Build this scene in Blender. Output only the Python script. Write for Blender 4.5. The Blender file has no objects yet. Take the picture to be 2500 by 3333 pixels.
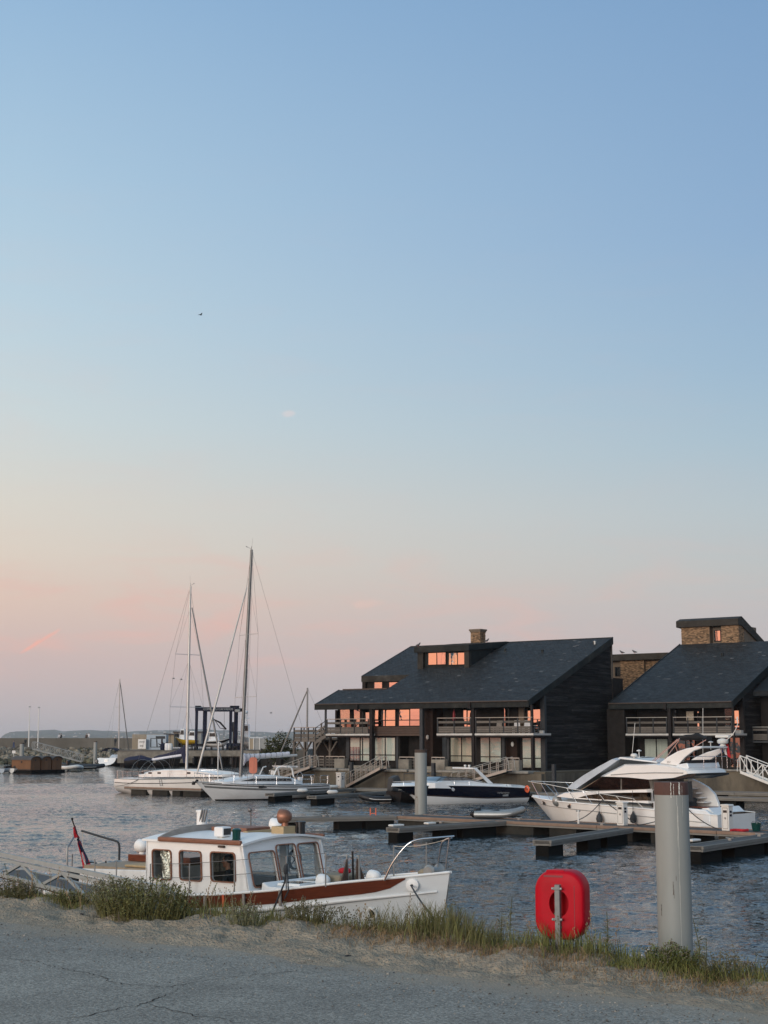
import bpy, bmesh, math, random
import numpy as np
from mathutils import Vector, Matrix
from mathutils.geometry import tessellate_polygon
random.seed(7); RNG = np.random.default_rng(7)
scene = bpy.context.scene
COL = scene.collection
R = math.radians

# ------------------------------------------------------------------ camera
FPX, CX, CY, EYE_Z = 4800.0, 1250.0, 1666.5, 4.5     # focal length in photo pixels, eye height above the water
PITCH = math.atan((2405 - CY) / FPX)
cam_d = bpy.data.cameras.new('camera'); cam = bpy.data.objects.new('camera', cam_d); COL.objects.link(cam)
cam_d.sensor_fit = 'VERTICAL'; cam_d.sensor_height = 36.0; cam_d.lens = FPX / 3333.0 * 36.0
cam_d.clip_start = 0.1; cam_d.clip_end = 40000
cam.location = (0, 0, EYE_Z); cam.rotation_euler = (math.pi / 2 + PITCH, 0, 0)
scene.camera = cam

# ------------------------------------------------------------------ dusk sky
SUN_AZ = R(-148)          # measured from +Y, clockwise positive: the afterglow lies to the left, a little behind the viewer
SUN_EL = R(3.0)
GLOW_AZ = R(-112)         # middle of the glowing western sky
world = bpy.data.worlds.new('World'); scene.world = world; world.use_nodes = True
nt = world.node_tree; nt.nodes.clear()
def wn(t, **k):
    n = nt.nodes.new(t)
    for a, b in k.items(): setattr(n, a, b)
    return n
def wl(a, b): nt.links.new(a, b)
def lin(c):
    c = c / 255.0
    return c / 12.92 if c <= 0.04045 else ((c + 0.055) / 1.055) ** 2.4
def srgb(r, g, b, m=1.0): return (lin(r) * m, lin(g) * m, lin(b) * m, 1)
tc = wn('ShaderNodeTexCoord'); sep = wn('ShaderNodeSeparateXYZ'); wl(tc.outputs['Generated'], sep.inputs[0])
asin = wn('ShaderNodeMath', operation='ARCSINE'); wl(sep.outputs['Z'], asin.inputs[0])
elev = wn('ShaderNodeMapRange'); elev.inputs['From Min'].default_value = R(-6); elev.inputs['From Max'].default_value = R(90)
wl(asin.outputs[0], elev.inputs['Value'])
def eramp(stops):
    r = wn('ShaderNodeValToRGB'); cr = r.color_ramp; cr.interpolation = 'B_SPLINE' if False else 'EASE' if False else 'LINEAR'
    while len(cr.elements) > 1: cr.elements.remove(cr.elements[0])
    for i, (e, c) in enumerate(stops):
        p = (e + 6) / 96.0
        el = cr.elements[0] if i == 0 else cr.elements.new(p)
        el.position = p; el.color = c
    wl(elev.outputs[0], r.inputs[0]); return r
# sky to the right of the view (away from the glow), to the left edge of the view, and the western sky itself
rA = eramp([(-6, srgb(120, 126, 138)), (-0.5, srgb(172, 172, 178)), (1.6, srgb(184, 181, 184)), (4.2, srgb(192, 187, 188)), (6.2, srgb(190, 193, 193)),
            (8.5, srgb(184, 196, 202)), (11, srgb(171, 193, 207)), (14, srgb(158, 186, 209)), (19, srgb(143, 175, 208)), (28, srgb(125, 161, 200)), (50, srgb(132, 166, 196)), (90, srgb(140, 170, 196))])
rB = eramp([(-6, srgb(128, 122, 126)), (-0.5, srgb(178, 172, 176)), (1.0, srgb(189, 180, 182)), (3.0, srgb(206, 185, 181)), (5.2, srgb(221, 197, 184)), (7.0, srgb(221, 209, 196)),
            (9, srgb(217, 213, 204)), (12, srgb(204, 215, 217)), (16, srgb(188, 210, 223)), (21, srgb(171, 200, 222)), (28, srgb(147, 182, 215)), (50, srgb(142, 174, 202)), (90, srgb(140, 170, 196))])
rG = eramp([(-6, srgb(150, 100, 80)), (-0.5, srgb(255, 164, 136, 1.0)), (1.0, srgb(255, 163, 134, 1.5)), (4, srgb(255, 166, 126, 1.62)), (7, srgb(255, 182, 122, 1.65)), (12, srgb(255, 212, 172, 1.4)),
            (20, srgb(244, 228, 208, 1.3)), (34, srgb(205, 218, 226, 1.15)), (55, srgb(160, 186, 208, 1.05)), (90, srgb(140, 170, 196))])
# horizontal angle to the glow
comb = wn('ShaderNodeCombineXYZ'); wl(sep.outputs['X'], comb.inputs[0]); wl(sep.outputs['Y'], comb.inputs[1])
nrm = wn('ShaderNodeVectorMath', operation='NORMALIZE'); wl(comb.outputs[0], nrm.inputs[0])
dot = wn('ShaderNodeVectorMath', operation='DOT_PRODUCT'); wl(nrm.outputs[0], dot.inputs[0])
dot.inputs[1].default_value = (math.sin(GLOW_AZ), math.cos(GLOW_AZ), 0)
def mrange(src, a, b, kind='LINEAR'):
    m = wn('ShaderNodeMapRange', interpolation_type=kind); m.inputs['From Min'].default_value = a; m.inputs['From Max'].default_value = b
    wl(src, m.inputs['Value']); return m.outputs[0]
def cmix(f, a, b, bt='MIX'):
    m = wn('ShaderNodeMix', data_type='RGBA', blend_type=bt)
    if isinstance(f, float): m.inputs[0].default_value = f
    else: wl(f, m.inputs[0])
    for s, v in ((6, a), (7, b)):
        if isinstance(v, tuple): m.inputs[s].default_value = v
        else: wl(v, m.inputs[s])
    return m.outputs[2]
ab = mrange(dot.outputs['Value'], -0.60, -0.13)
sky_c = cmix(ab, rA.outputs[0], rB.outputs[0])
sky_c = cmix(mrange(dot.outputs['Value'], -0.115, 0.66, 'SMOOTHSTEP'), sky_c, rG.outputs[0])
# thin rosy cirrus low in the sky: noise stretched along the horizon
mp = wn('ShaderNodeMapping'); mp.inputs['Scale'].default_value = (7, 7, 34); mp.inputs['Rotation'].default_value = (0, R(8), 0); mp.inputs['Location'].default_value = (3.1, 0.4, 1.35)
wl(tc.outputs['Generated'], mp.inputs['Vector'])
nz = wn('ShaderNodeTexNoise'); nz.inputs['Scale'].default_value = 1.6; nz.inputs['Detail'].default_value = 5; nz.inputs['Roughness'].default_value = .55; nz.inputs['Distortion'].default_value = .6
wl(mp.outputs[0], nz.inputs['Vector'])
cl = mrange(nz.outputs[0], 0.44, 0.74, 'SMOOTHSTEP')
band = eramp([(-6, (0, 0, 0, 1)), (1.5, (0, 0, 0, 1)), (3.8, (1, 1, 1, 1)), (5.5, (.9, .9, .9, 1)), (8, (.1, .1, .1, 1)), (14, (.10, .10, .10, 1)), (24, (0, 0, 0, 1)), (90, (0, 0, 0, 1))])
clm = wn('ShaderNodeMath', operation='MULTIPLY'); wl(cl, clm.inputs[0]); wl(band.outputs[0], clm.inputs[1])
clm2 = wn('ShaderNodeMath', operation='MULTIPLY'); wl(clm.outputs[0], clm2.inputs[0])
abk = wn('ShaderNodeMapRange'); wl(ab, abk.inputs['Value']); abk.inputs['To Min'].default_value = .22; abk.inputs['To Max'].default_value = .68; wl(abk.outputs[0], clm2.inputs[1])
sky_c = cmix(clm2.outputs[0], sky_c, srgb(228, 184, 174))
# two small lit wisps: a short slanting streak low on the left, a faint dab higher up
def wisp(px, py, ux, uy, la, lb, amt, col):
    global sky_c
    u, v = (px - CX) / FPX, (CY - py) / FPX
    d = Vector((u, math.cos(PITCH) - v * math.sin(PITCH), math.sin(PITCH) + v * math.cos(PITCH))).normalized()
    rt = Vector((d.y, -d.x, 0)).normalized(); up = rt.cross(d)
    a = (rt * ux + up * uy).normalized(); b = a.cross(d).normalized()
    sub = wn('ShaderNodeVectorMath', operation='SUBTRACT'); wl(tc.outputs['Generated'], sub.inputs[0]); sub.inputs[1].default_value = d
    nd = wn('ShaderNodeTexNoise'); nd.inputs['Scale'].default_value = 90; nd.inputs['Detail'].default_value = 4; wl(tc.outputs['Generated'], nd.inputs['Vector'])
    outs = []
    for ax, ln in ((a, la), (b, lb)):
        q = wn('ShaderNodeVectorMath', operation='DOT_PRODUCT'); wl(sub.outputs[0], q.inputs[0]); q.inputs[1].default_value = ax / ln
        sq = wn('ShaderNodeMath', operation='POWER'); sq.inputs[1].default_value = 2
        ab = wn('ShaderNodeMath', operation='ABSOLUTE'); wl(q.outputs['Value'], ab.inputs[0]); wl(ab.outputs[0], sq.inputs[0]); outs.append(sq.outputs[0])
    s = wn('ShaderNodeMath', operation='ADD'); wl(outs[0], s.inputs[0]); wl(outs[1], s.inputs[1])
    s2 = wn('ShaderNodeMath', operation='MULTIPLY_ADD'); wl(nd.outputs[0], s2.inputs[0]); s2.inputs[1].default_value = 1.6; wl(s.outputs[0], s2.inputs[2])
    f = mrange(s2.outputs[0], 1.75, 0.7, 'SMOOTHSTEP')
    g = wn('ShaderNodeMath', operation='MULTIPLY'); wl(f, g.inputs[0]); g.inputs[1].default_value = amt
    sky_c = cmix(g.outputs[0], sky_c, col)
wisp(130, 2088, .85, .55, .016, .0021, .95, srgb(242, 180, 164))
wisp(720, 2030, .85, .5, .028, .012, .26, srgb(238, 178, 165))
wisp(940, 1345, 1, .1, .006, .003, .5, srgb(225, 212, 212))
wisp(1200, 1965, 1, .1, .013, .004, .4, srgb(232, 196, 184))
# a little of the physical sky on top, sun just on the horizon
nish = wn('ShaderNodeTexSky', sky_type='NISHITA', sun_disc=False, sun_elevation=SUN_EL, sun_rotation=SUN_AZ)
sky_c = cmix(0.001, sky_c, nish.outputs[0], 'ADD')
bg = wn('ShaderNodeBackground'); wl(sky_c, bg.inputs['Color']); bg.inputs['Strength'].default_value = 1.0
wo = wn('ShaderNodeOutputWorld'); wl(bg.outputs[0], wo.inputs['Surface'])

# afterglow as one broad, weak, warm sun
sd = bpy.data.lights.new('sun', 'SUN'); sd.energy = 2.0; sd.angle = R(28); sd.color = (1.0, .97, .92)
sun = bpy.data.objects.new('sun', sd); COL.objects.link(sun)
sdir = Vector((math.sin(SUN_AZ) * math.cos(R(7)), math.cos(SUN_AZ) * math.cos(R(7)), math.sin(R(7))))
sun.rotation_euler = sdir.to_track_quat('Z', 'Y').to_euler()

scene.view_settings.view_transform = 'Standard'; scene.view_settings.look = 'None'
scene.view_settings.exposure = 0.0; scene.view_settings.gamma = 1.0; scene.view_settings.use_curve_mapping = False
scene.render.engine = 'CYCLES'
scene.cycles.use_denoising = True
scene.cycles.max_bounces = 8; scene.cycles.transparent_max_bounces = 12
scene.cycles.caustics_reflective = False; scene.cycles.caustics_refractive = False

# ------------------------------------------------------------------ layout: photo pixel -> point in the place
CP, SP = math.cos(PITCH), math.sin(PITCH)
EYE = np.array([0, 0, EYE_Z])
def ray(px, py):
    u, v = (px - CX) / FPX, (CY - py) / FPX
    return np.array([u, CP - v * SP, SP + v * CP])
def atD(px, py, D): r = ray(px, py); return EYE + r * (D / r[1])
def atZ(px, py, z): r = ray(px, py); return EYE + r * ((z - EYE_Z) / r[2])
class Fr:
    """a local frame standing on the water: origin o, x axis turned by head"""
    def __init__(s, o, head):
        s.o = np.array([o[0], o[1], 0.0]); c, n = math.cos(head), math.sin(head); s.head = head
        s.ax, s.ay, s.az = np.array([c, n, 0]), np.array([-n, c, 0]), np.array([0, 0, 1.])
    def loc(s, p): d = np.asarray(p, float) - s.o; return np.array([d @ s.ax, d @ s.ay, d[2]])
    def w(s, l): return s.o + s.ax * l[0] + s.ay * l[1] + s.az * l[2]
    def on(s, px, py, axis, val):
        r = ray(px, py); a = (s.ax, s.ay, s.az)[axis]
        return s.loc(EYE + r * ((val - (EYE - s.o) @ a) / (r @ a)))

# ------------------------------------------------------------------ materials
MATS = {}
def mat(name, col, rough=.6, metal=0.0, var=.18, scale=3.0, stretch=(1, 1, 1), bump=0.0, bscale=30.0, rand=0.0, spec=.5, col2=None, c2=(.5, .75), ior=None, coat=0.0, attr=False, rot=(0, 0, 0), bdist=.02):
    m = bpy.data.materials.new(name); m.use_nodes = True; t = m.node_tree; n = t.nodes; L = t.links
    p = n['Principled BSDF']; p.inputs['Roughness'].default_value = rough; p.inputs['Metallic'].default_value = metal
    p.inputs['Specular IOR Level'].default_value = spec
    if ior: p.inputs['IOR'].default_value = ior
    if coat: p.inputs['Coat Weight'].default_value = coat; p.inputs['Coat Roughness'].default_value = .15
    geo = n.new('ShaderNodeNewGeometry'); mp = n.new('ShaderNodeMapping'); mp.inputs['Scale'].default_value = stretch; mp.inputs['Rotation'].default_value = rot
    L.new(geo.outputs['Position'], mp.inputs['Vector'])
    nz = n.new('ShaderNodeTexNoise'); nz.inputs['Scale'].default_value = scale; nz.inputs['Detail'].default_value = 6; nz.inputs['Roughness'].default_value = .62
    L.new(mp.outputs[0], nz.inputs['Vector'])
    mr = n.new('ShaderNodeMapRange'); mr.inputs['From Min'].default_value = .25; mr.inputs['From Max'].default_value = .75
    mr.inputs['To Min'].default_value = 1 - var; mr.inputs['To Max'].default_value = 1 + var; L.new(nz.outputs[0], mr.inputs['Value'])
    val = mr.outputs[0]
    def mul(a, b):
        q = n.new('ShaderNodeMath'); q.operation = 'MULTIPLY'; L.new(a, q.inputs[0]); L.new(b, q.inputs[1]); return q.outputs[0]
    if rand:
        oi = n.new('ShaderNodeObjectInfo'); r2 = n.new('ShaderNodeMapRange'); r2.inputs['To Min'].default_value = 1 - rand; r2.inputs['To Max'].default_value = 1 + rand
        L.new(oi.outputs['Random'], r2.inputs['Value']); val = mul(val, r2.outputs[0])
    mx = n.new('ShaderNodeMix'); mx.data_type = 'RGBA'; mx.blend_type = 'MULTIPLY'; mx.inputs[0].default_value = 1
    base = tuple(col) + (1,)
    src = None
    if attr:
        at = n.new('ShaderNodeAttribute'); at.attribute_name = 'tint'; src = at.outputs['Color']
        L.new(src, mx.inputs[6])
    elif col2 is not None:
        n2 = n.new('ShaderNodeTexNoise'); n2.inputs['Scale'].default_value = scale * .37; n2.inputs['Detail'].default_value = 7; n2.inputs['Roughness'].default_value = .68; L.new(mp.outputs[0], n2.inputs['Vector'])
        f = n.new('ShaderNodeMapRange'); f.inputs['From Min'].default_value = c2[0]; f.inputs['From Max'].default_value = c2[1]; L.new(n2.outputs[0], f.inputs['Value'])
        m2 = n.new('ShaderNodeMix'); m2.data_type = 'RGBA'; m2.inputs[6].default_value = base; m2.inputs[7].default_value = tuple(col2) + (1,); L.new(f.outputs[0], m2.inputs[0])
        L.new(m2.outputs[2], mx.inputs[6])
    else: mx.inputs[6].default_value = base
    L.new(val, mx.inputs[7]); L.new(mx.outputs[2], p.inputs['Base Color'])
    if bump:
        nb = n.new('ShaderNodeTexNoise'); nb.inputs['Scale'].default_value = bscale; nb.inputs['Detail'].default_value = 5; L.new(mp.outputs[0], nb.inputs['Vector'])
        b = n.new('ShaderNodeBump'); b.inputs['Strength'].default_value = bump; b.inputs['Distance'].default_value = bdist; L.new(nb.outputs[0], b.inputs['Height']); L.new(b.outputs[0], p.inputs['Normal'])
    MATS[name] = m; return m
def glass(name, gloss, tint, rough=.01):
    """pane: part of the light passes, part mirrors; gloss = mirrored share face on"""
    m = bpy.data.materials.new(name); m.use_nodes = True; t = m.node_tree; n = t.nodes; L = t.links; n.remove(n['Principled BSDF'])
    tr = n.new('ShaderNodeBsdfTransparent'); tr.inputs[0].default_value = tuple(tint) + (1,)
    gl = n.new('ShaderNodeBsdfGlossy'); gl.inputs['Roughness'].default_value = rough; gl.inputs['Color'].default_value = (.95, .95, .95, 1)
    lw = n.new('ShaderNodeLayerWeight'); lw.inputs['Blend'].default_value = .5
    pw = n.new('ShaderNodeMath'); pw.operation = 'POWER'; pw.inputs[1].default_value = 4.5; L.new(lw.outputs['Facing'], pw.inputs[0])
    mr = n.new('ShaderNodeMath'); mr.operation = 'ADD'; mr.use_clamp = True; mr.inputs[1].default_value = gloss; L.new(pw.outputs[0], mr.inputs[0])
    # slightly uneven panes
    geo = n.new('ShaderNodeNewGeometry'); nb = n.new('ShaderNodeTexNoise'); nb.inputs['Scale'].default_value = 1.3; L.new(geo.outputs['Position'], nb.inputs['Vector'])
    b = n.new('ShaderNodeBump'); b.inputs['Strength'].default_value = .12; b.inputs['Distance'].default_value = .03; L.new(nb.outputs[0], b.inputs['Height']); L.new(b.outputs[0], gl.inputs['Normal'])
    mx = n.new('ShaderNodeMixShader'); L.new(mr.outputs[0], mx.inputs[0]); L.new(tr.outputs[0], mx.inputs[1]); L.new(gl.outputs[0], mx.inputs[2])
    L.new(mx.outputs[0], n['Material Output'].inputs['Surface']); MATS[name] = m; return m
W3 = (1, 1, 1)
mat('gelcoat', (.78, .78, .76), .25, var=.06, scale=1.2, col2=(.70, .69, .65), c2=(.55, .8), coat=.3)
mat('gelcoat_cool', (.72, .76, .78), .25, var=.06, scale=1.2, col2=(.55, .58, .58), c2=(.55, .8), coat=.3)
mat('white_paint', (.80, .81, .80), .42, var=.07, scale=1.7, col2=(.62, .60, .55), c2=(.56, .85), bump=.08, bscale=14)
mat('hull_white', (.70, .73, .74), .38, var=.08, scale=1.1, stretch=(1, 1, 2.5), col2=(.52, .53, .52), c2=(.52, .85), bump=.05, bscale=8)
mat('mahogany', (.125, .033, .016), .32, var=.35, scale=6, stretch=(.8, .8, 7), coat=.25)
mat('old_mahogany', (.20, .085, .050), .55, var=.35, scale=6, stretch=(.8, .8, 7))
mat('teak_deck', (.30, .235, .165), .7, var=.2, scale=9)
mat('grey_wood', (.115, .102, .088), .82, var=.35, scale=7, stretch=(.6, .6, 5), rand=.22, bump=.3)
mat('board_grey', (.29, .262, .235), .7, var=.25, scale=5, stretch=(.8, .8, 4))
mat('dark_wood', (.011, .0115, .013), .78, spec=.2, var=.45, scale=3.2, stretch=(.35, .35, 6), rand=.55, bump=.5, bscale=22, col2=(.045, .043, .041), c2=(.44, .70))
mat('brown_wood', (.060, .037, .027), .75, var=.4, scale=4, stretch=(.5, .5, 6), rand=.25, bump=.3)
mat('slate', (.03, .036, .045), .55, spec=.2, var=.35, scale=2.0, attr=True)
mat('slate_base', (.014, .017, .020), .7, spec=.2, var=.3, scale=2)
mat('fascia', (.010, .014, .015), .5, spec=.2, var=.4, scale=1.6, col2=(.035, .036, .032), c2=(.5, .75))
mat('fascia_grey', (.032, .030, .026), .7, spec=.2, var=.5, scale=1.4, col2=(.075, .072, .065), c2=(.55, .75))
mat('gutter', (.055, .038, .030), .5, var=.3)
mat('frame_dark', (.014, .013, .014), .5, spec=.2, var=.2)
mat('frame_grey', (.042, .047, .052), .55, spec=.2, var=.25, scale=2)
mat('slab_white', (.50, .49, .46), .75, var=.18, scale=2, col2=(.35, .33, .29), c2=(.5, .8))
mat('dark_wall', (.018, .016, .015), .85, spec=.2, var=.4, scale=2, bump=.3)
mat('dark_brick', (.028, .018, .015), .85, spec=.2, var=.5, scale=9, stretch=(1, 1, 3), bump=.5)
mat('brick', (.30, .19, .115), .88, var=.35, scale=5, attr=True, bump=.4, bscale=40)
mat('mortar', (.15, .12, .09), .9, var=.2, scale=6, bump=.3)
mat('curtain', (.62, .65, .63), .85, var=.14, scale=2.5, stretch=(6, 6, .3))
mat('blind', (.58, .53, .46), .85, var=.08, scale=2)
mat('magenta_cloth', (.17, .022, .055), .8, var=.2)
mat('concrete', (.20, .185, .155), .9, var=.35, scale=1.3, bump=.5, bscale=9, col2=(.085, .078, .062), c2=(.47, .72))
mat('quay_stone', (.125, .108, .080), .9, var=.4, scale=.9, stretch=(1, 1, .45), bump=.5, bscale=7, col2=(.055, .050, .040), c2=(.44, .66))
mat('cap_stone', (.235, .225, .20), .9, var=.35, scale=2, bump=.4, bscale=12)
mat('seawall', (.125, .117, .10), .9, var=.25, scale=.25, bump=.3, bscale=2, col2=(.09, .085, .072), c2=(.45, .7))
mat('galv', (.30, .315, .315), .45, metal=.55, var=.15, scale=6)
mat('gangway_grey', (.30, .33, .33), .6, spec=.2, var=.12, scale=4)
mat('aluminium', (.36, .355, .33), .4, metal=.5, var=.12, scale=3)
mat('white_metal', (.66, .66, .63), .4, var=.08, scale=3)
mat('stainless', (.62, .63, .64), .18, metal=.95, var=.05)
mat('mast_light', (.50, .49, .47), .4, metal=.3, var=.1, scale=1)
mat('mast_dark', (.15, .155, .155), .4, metal=.4, var=.12, scale=1)
mat('wire', (.16, .16, .16), .4, metal=.6, var=.05)
mat('rope_dark', (.035, .04, .046), .9, var=.3, scale=60)
mat('rope_light', (.45, .42, .36), .9, var=.3, scale=60)
mat('rubber', (.014, .014, .016), .55, var=.3)
mat('black_plastic', (.012, .013, .015), .35, var=.2)
mat('navy_paint', (.004, .005, .014), .2, spec=.3, var=.2, coat=.15)
mat('navy_cloth', (.012, .016, .045), .85, var=.3, scale=4)
mat('tarp_dark', (.016, .018, .026), .8, var=.4, scale=1.5, bump=.5, bscale=4)
mat('black_cloth', (.008, .008, .009), .9, var=.4, scale=5)
mat('sail_white', (.62, .64, .70), .8, var=.12, scale=5)
mat('canvas_tan', (.25, .215, .155), .85, var=.2, scale=4, bump=.3)
mat('red_plastic', (.43, .003, .014), .45, var=.10, scale=2.5, col2=(.32, .006, .012), c2=(.55, .8), spec=.12, bump=.04, bscale=60)
mat('red_dark', (.20, .006, .012), .5, var=.1)
mat('red_cloth', (.42, .012, .022), .85, var=.2, scale=6)
mat('blue_cloth', (.02, .03, .14), .85, var=.2)
mat('white_cloth', (.70, .70, .70), .85, var=.1)
mat('orange_paint', (.62, .115, .045), .6, var=.2, scale=6)
mat('coral_plastic', (.50, .16, .10), .6, var=.15)
mat('yellow_paint', (.42, .28, .015), .5, var=.2, scale=1)
mat('lift_blue', (.005, .008, .024), .6, spec=.15, var=.35, scale=1)
mat('pale_blue', (.33, .40, .46), .6, var=.15, scale=.6)
mat('shed_grey', (.26, .27, .265), .8, var=.15, scale=.4)
mat('shed_tan', (.30, .25, .18), .85, var=.2, scale=.5, stretch=(6, 1, .3))
mat('cabin_wood', (.155, .072, .030), .65, var=.2, scale=.8, stretch=(1, 1, .5), rand=.1)
mat('felt_roof', (.062, .060, .062), .8, var=.2, scale=1)
mat('pontoon_edge', (.175, .17, .155), .75, var=.2, scale=2, stretch=(1, 1, 4))
mat('pontoon_wood', (.225, .155, .115), .75, var=.22, scale=2.4, rand=.08)
mat('pontoon_deck', (.060, .063, .064), .8, var=.2, scale=3)
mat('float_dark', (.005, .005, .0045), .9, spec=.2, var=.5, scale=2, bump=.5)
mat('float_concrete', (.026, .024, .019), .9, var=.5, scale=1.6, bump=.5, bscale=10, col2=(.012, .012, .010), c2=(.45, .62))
mat('pile_grey', (.255, .272, .26), .55, var=.09, scale=1.6, stretch=(1.5, 1.5, .5), col2=(.205, .222, .215), c2=(.5, .75), bump=.04)
mat('pile_rust', (.075, .034, .026), .75, var=.3, scale=5, stretch=(2, 2, .4), col2=(.22, .19, .16), c2=(.60, .70))
mat('pile_weed', (.13, .075, .04), .9, var=.45, scale=4, bump=.5)
mat('streak_white', (.60, .60, .55), .8, var=.3, scale=20)
mat('zinc', (.20, .21, .205), .55, spec=.3, var=.2, scale=14)
mat('tarp_pale', (.42, .47, .52), .7, var=.15, scale=2, bump=.4, bscale=5)
mat('saloon', (.13, .12, .105), .8, var=.5, scale=2)  # yacht cabin interior, lightened so its colour stands in for reflections in the glass
mat('brown_mark', (.06, .04, .032), .8, var=.3)
mat('copper', (.27, .125, .08), .45, metal=.55, var=.25, scale=9)
mat('pale_timber', (.42, .31, .17), .75, var=.15, scale=10, stretch=(1, 1, 5))
mat('foil', (.78, .75, .66), .34, metal=.8, var=.15, bump=.9, bscale=22)
mat('interior', (.060, .048, .038), .8, var=.3)
mat('photo_print', (.30, .26, .20), .6, var=.75, scale=14)
mat('skin', (.36, .19, .13), .55, var=.08)
mat('hair_dark', (.010, .008, .007), .6, var=.3)
mat('shirt_dark', (.014, .018, .024), .85, var=.3)
mat('shirt_blue', (.03, .06, .16), .85, var=.2)
mat('shirt_white', (.55, .55, .55), .85, var=.1)
mat('trousers', (.03, .035, .05), .85, var=.2)
mat('rock', (.155, .14, .11), .95, var=.45, scale=1.2, attr=True, bump=.5, bscale=3)
mat('hill_wood', (.055, .075, .052), .95, var=.4, scale=.02, attr=True)
mat('leaf', (.05, .06, .02), .7, var=.15, scale=8, attr=True, spec=.25)
mat('bark', (.06, .045, .03), .9, var=.3, scale=20)
mat('gull', (.10, .10, .11), .8, var=.2)
mat('green_glass', (.008, .05, .045), .1, var=.2)
mat('ground_earth', (.10, .085, .06), .95, var=.3, scale=.6)
mat('yard_ground', (.115, .105, .09), .95, var=.25, scale=.3)
mat('letter_pale', (.30, .33, .34), .6, var=.05)
mat('letter_grey', (.26, .26, .25), .5, var=.05)
glass('glass_mirror', .62, (.10, .10, .10))
glass('glass_room', .05, (.93, .95, .93))
glass('glass_boat', .03, (.90, .92, .92))
glass('glass_tint', .26, (.10, .095, .085))
glass('glass_bronze', .20, (.16, .11, .06))

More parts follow.
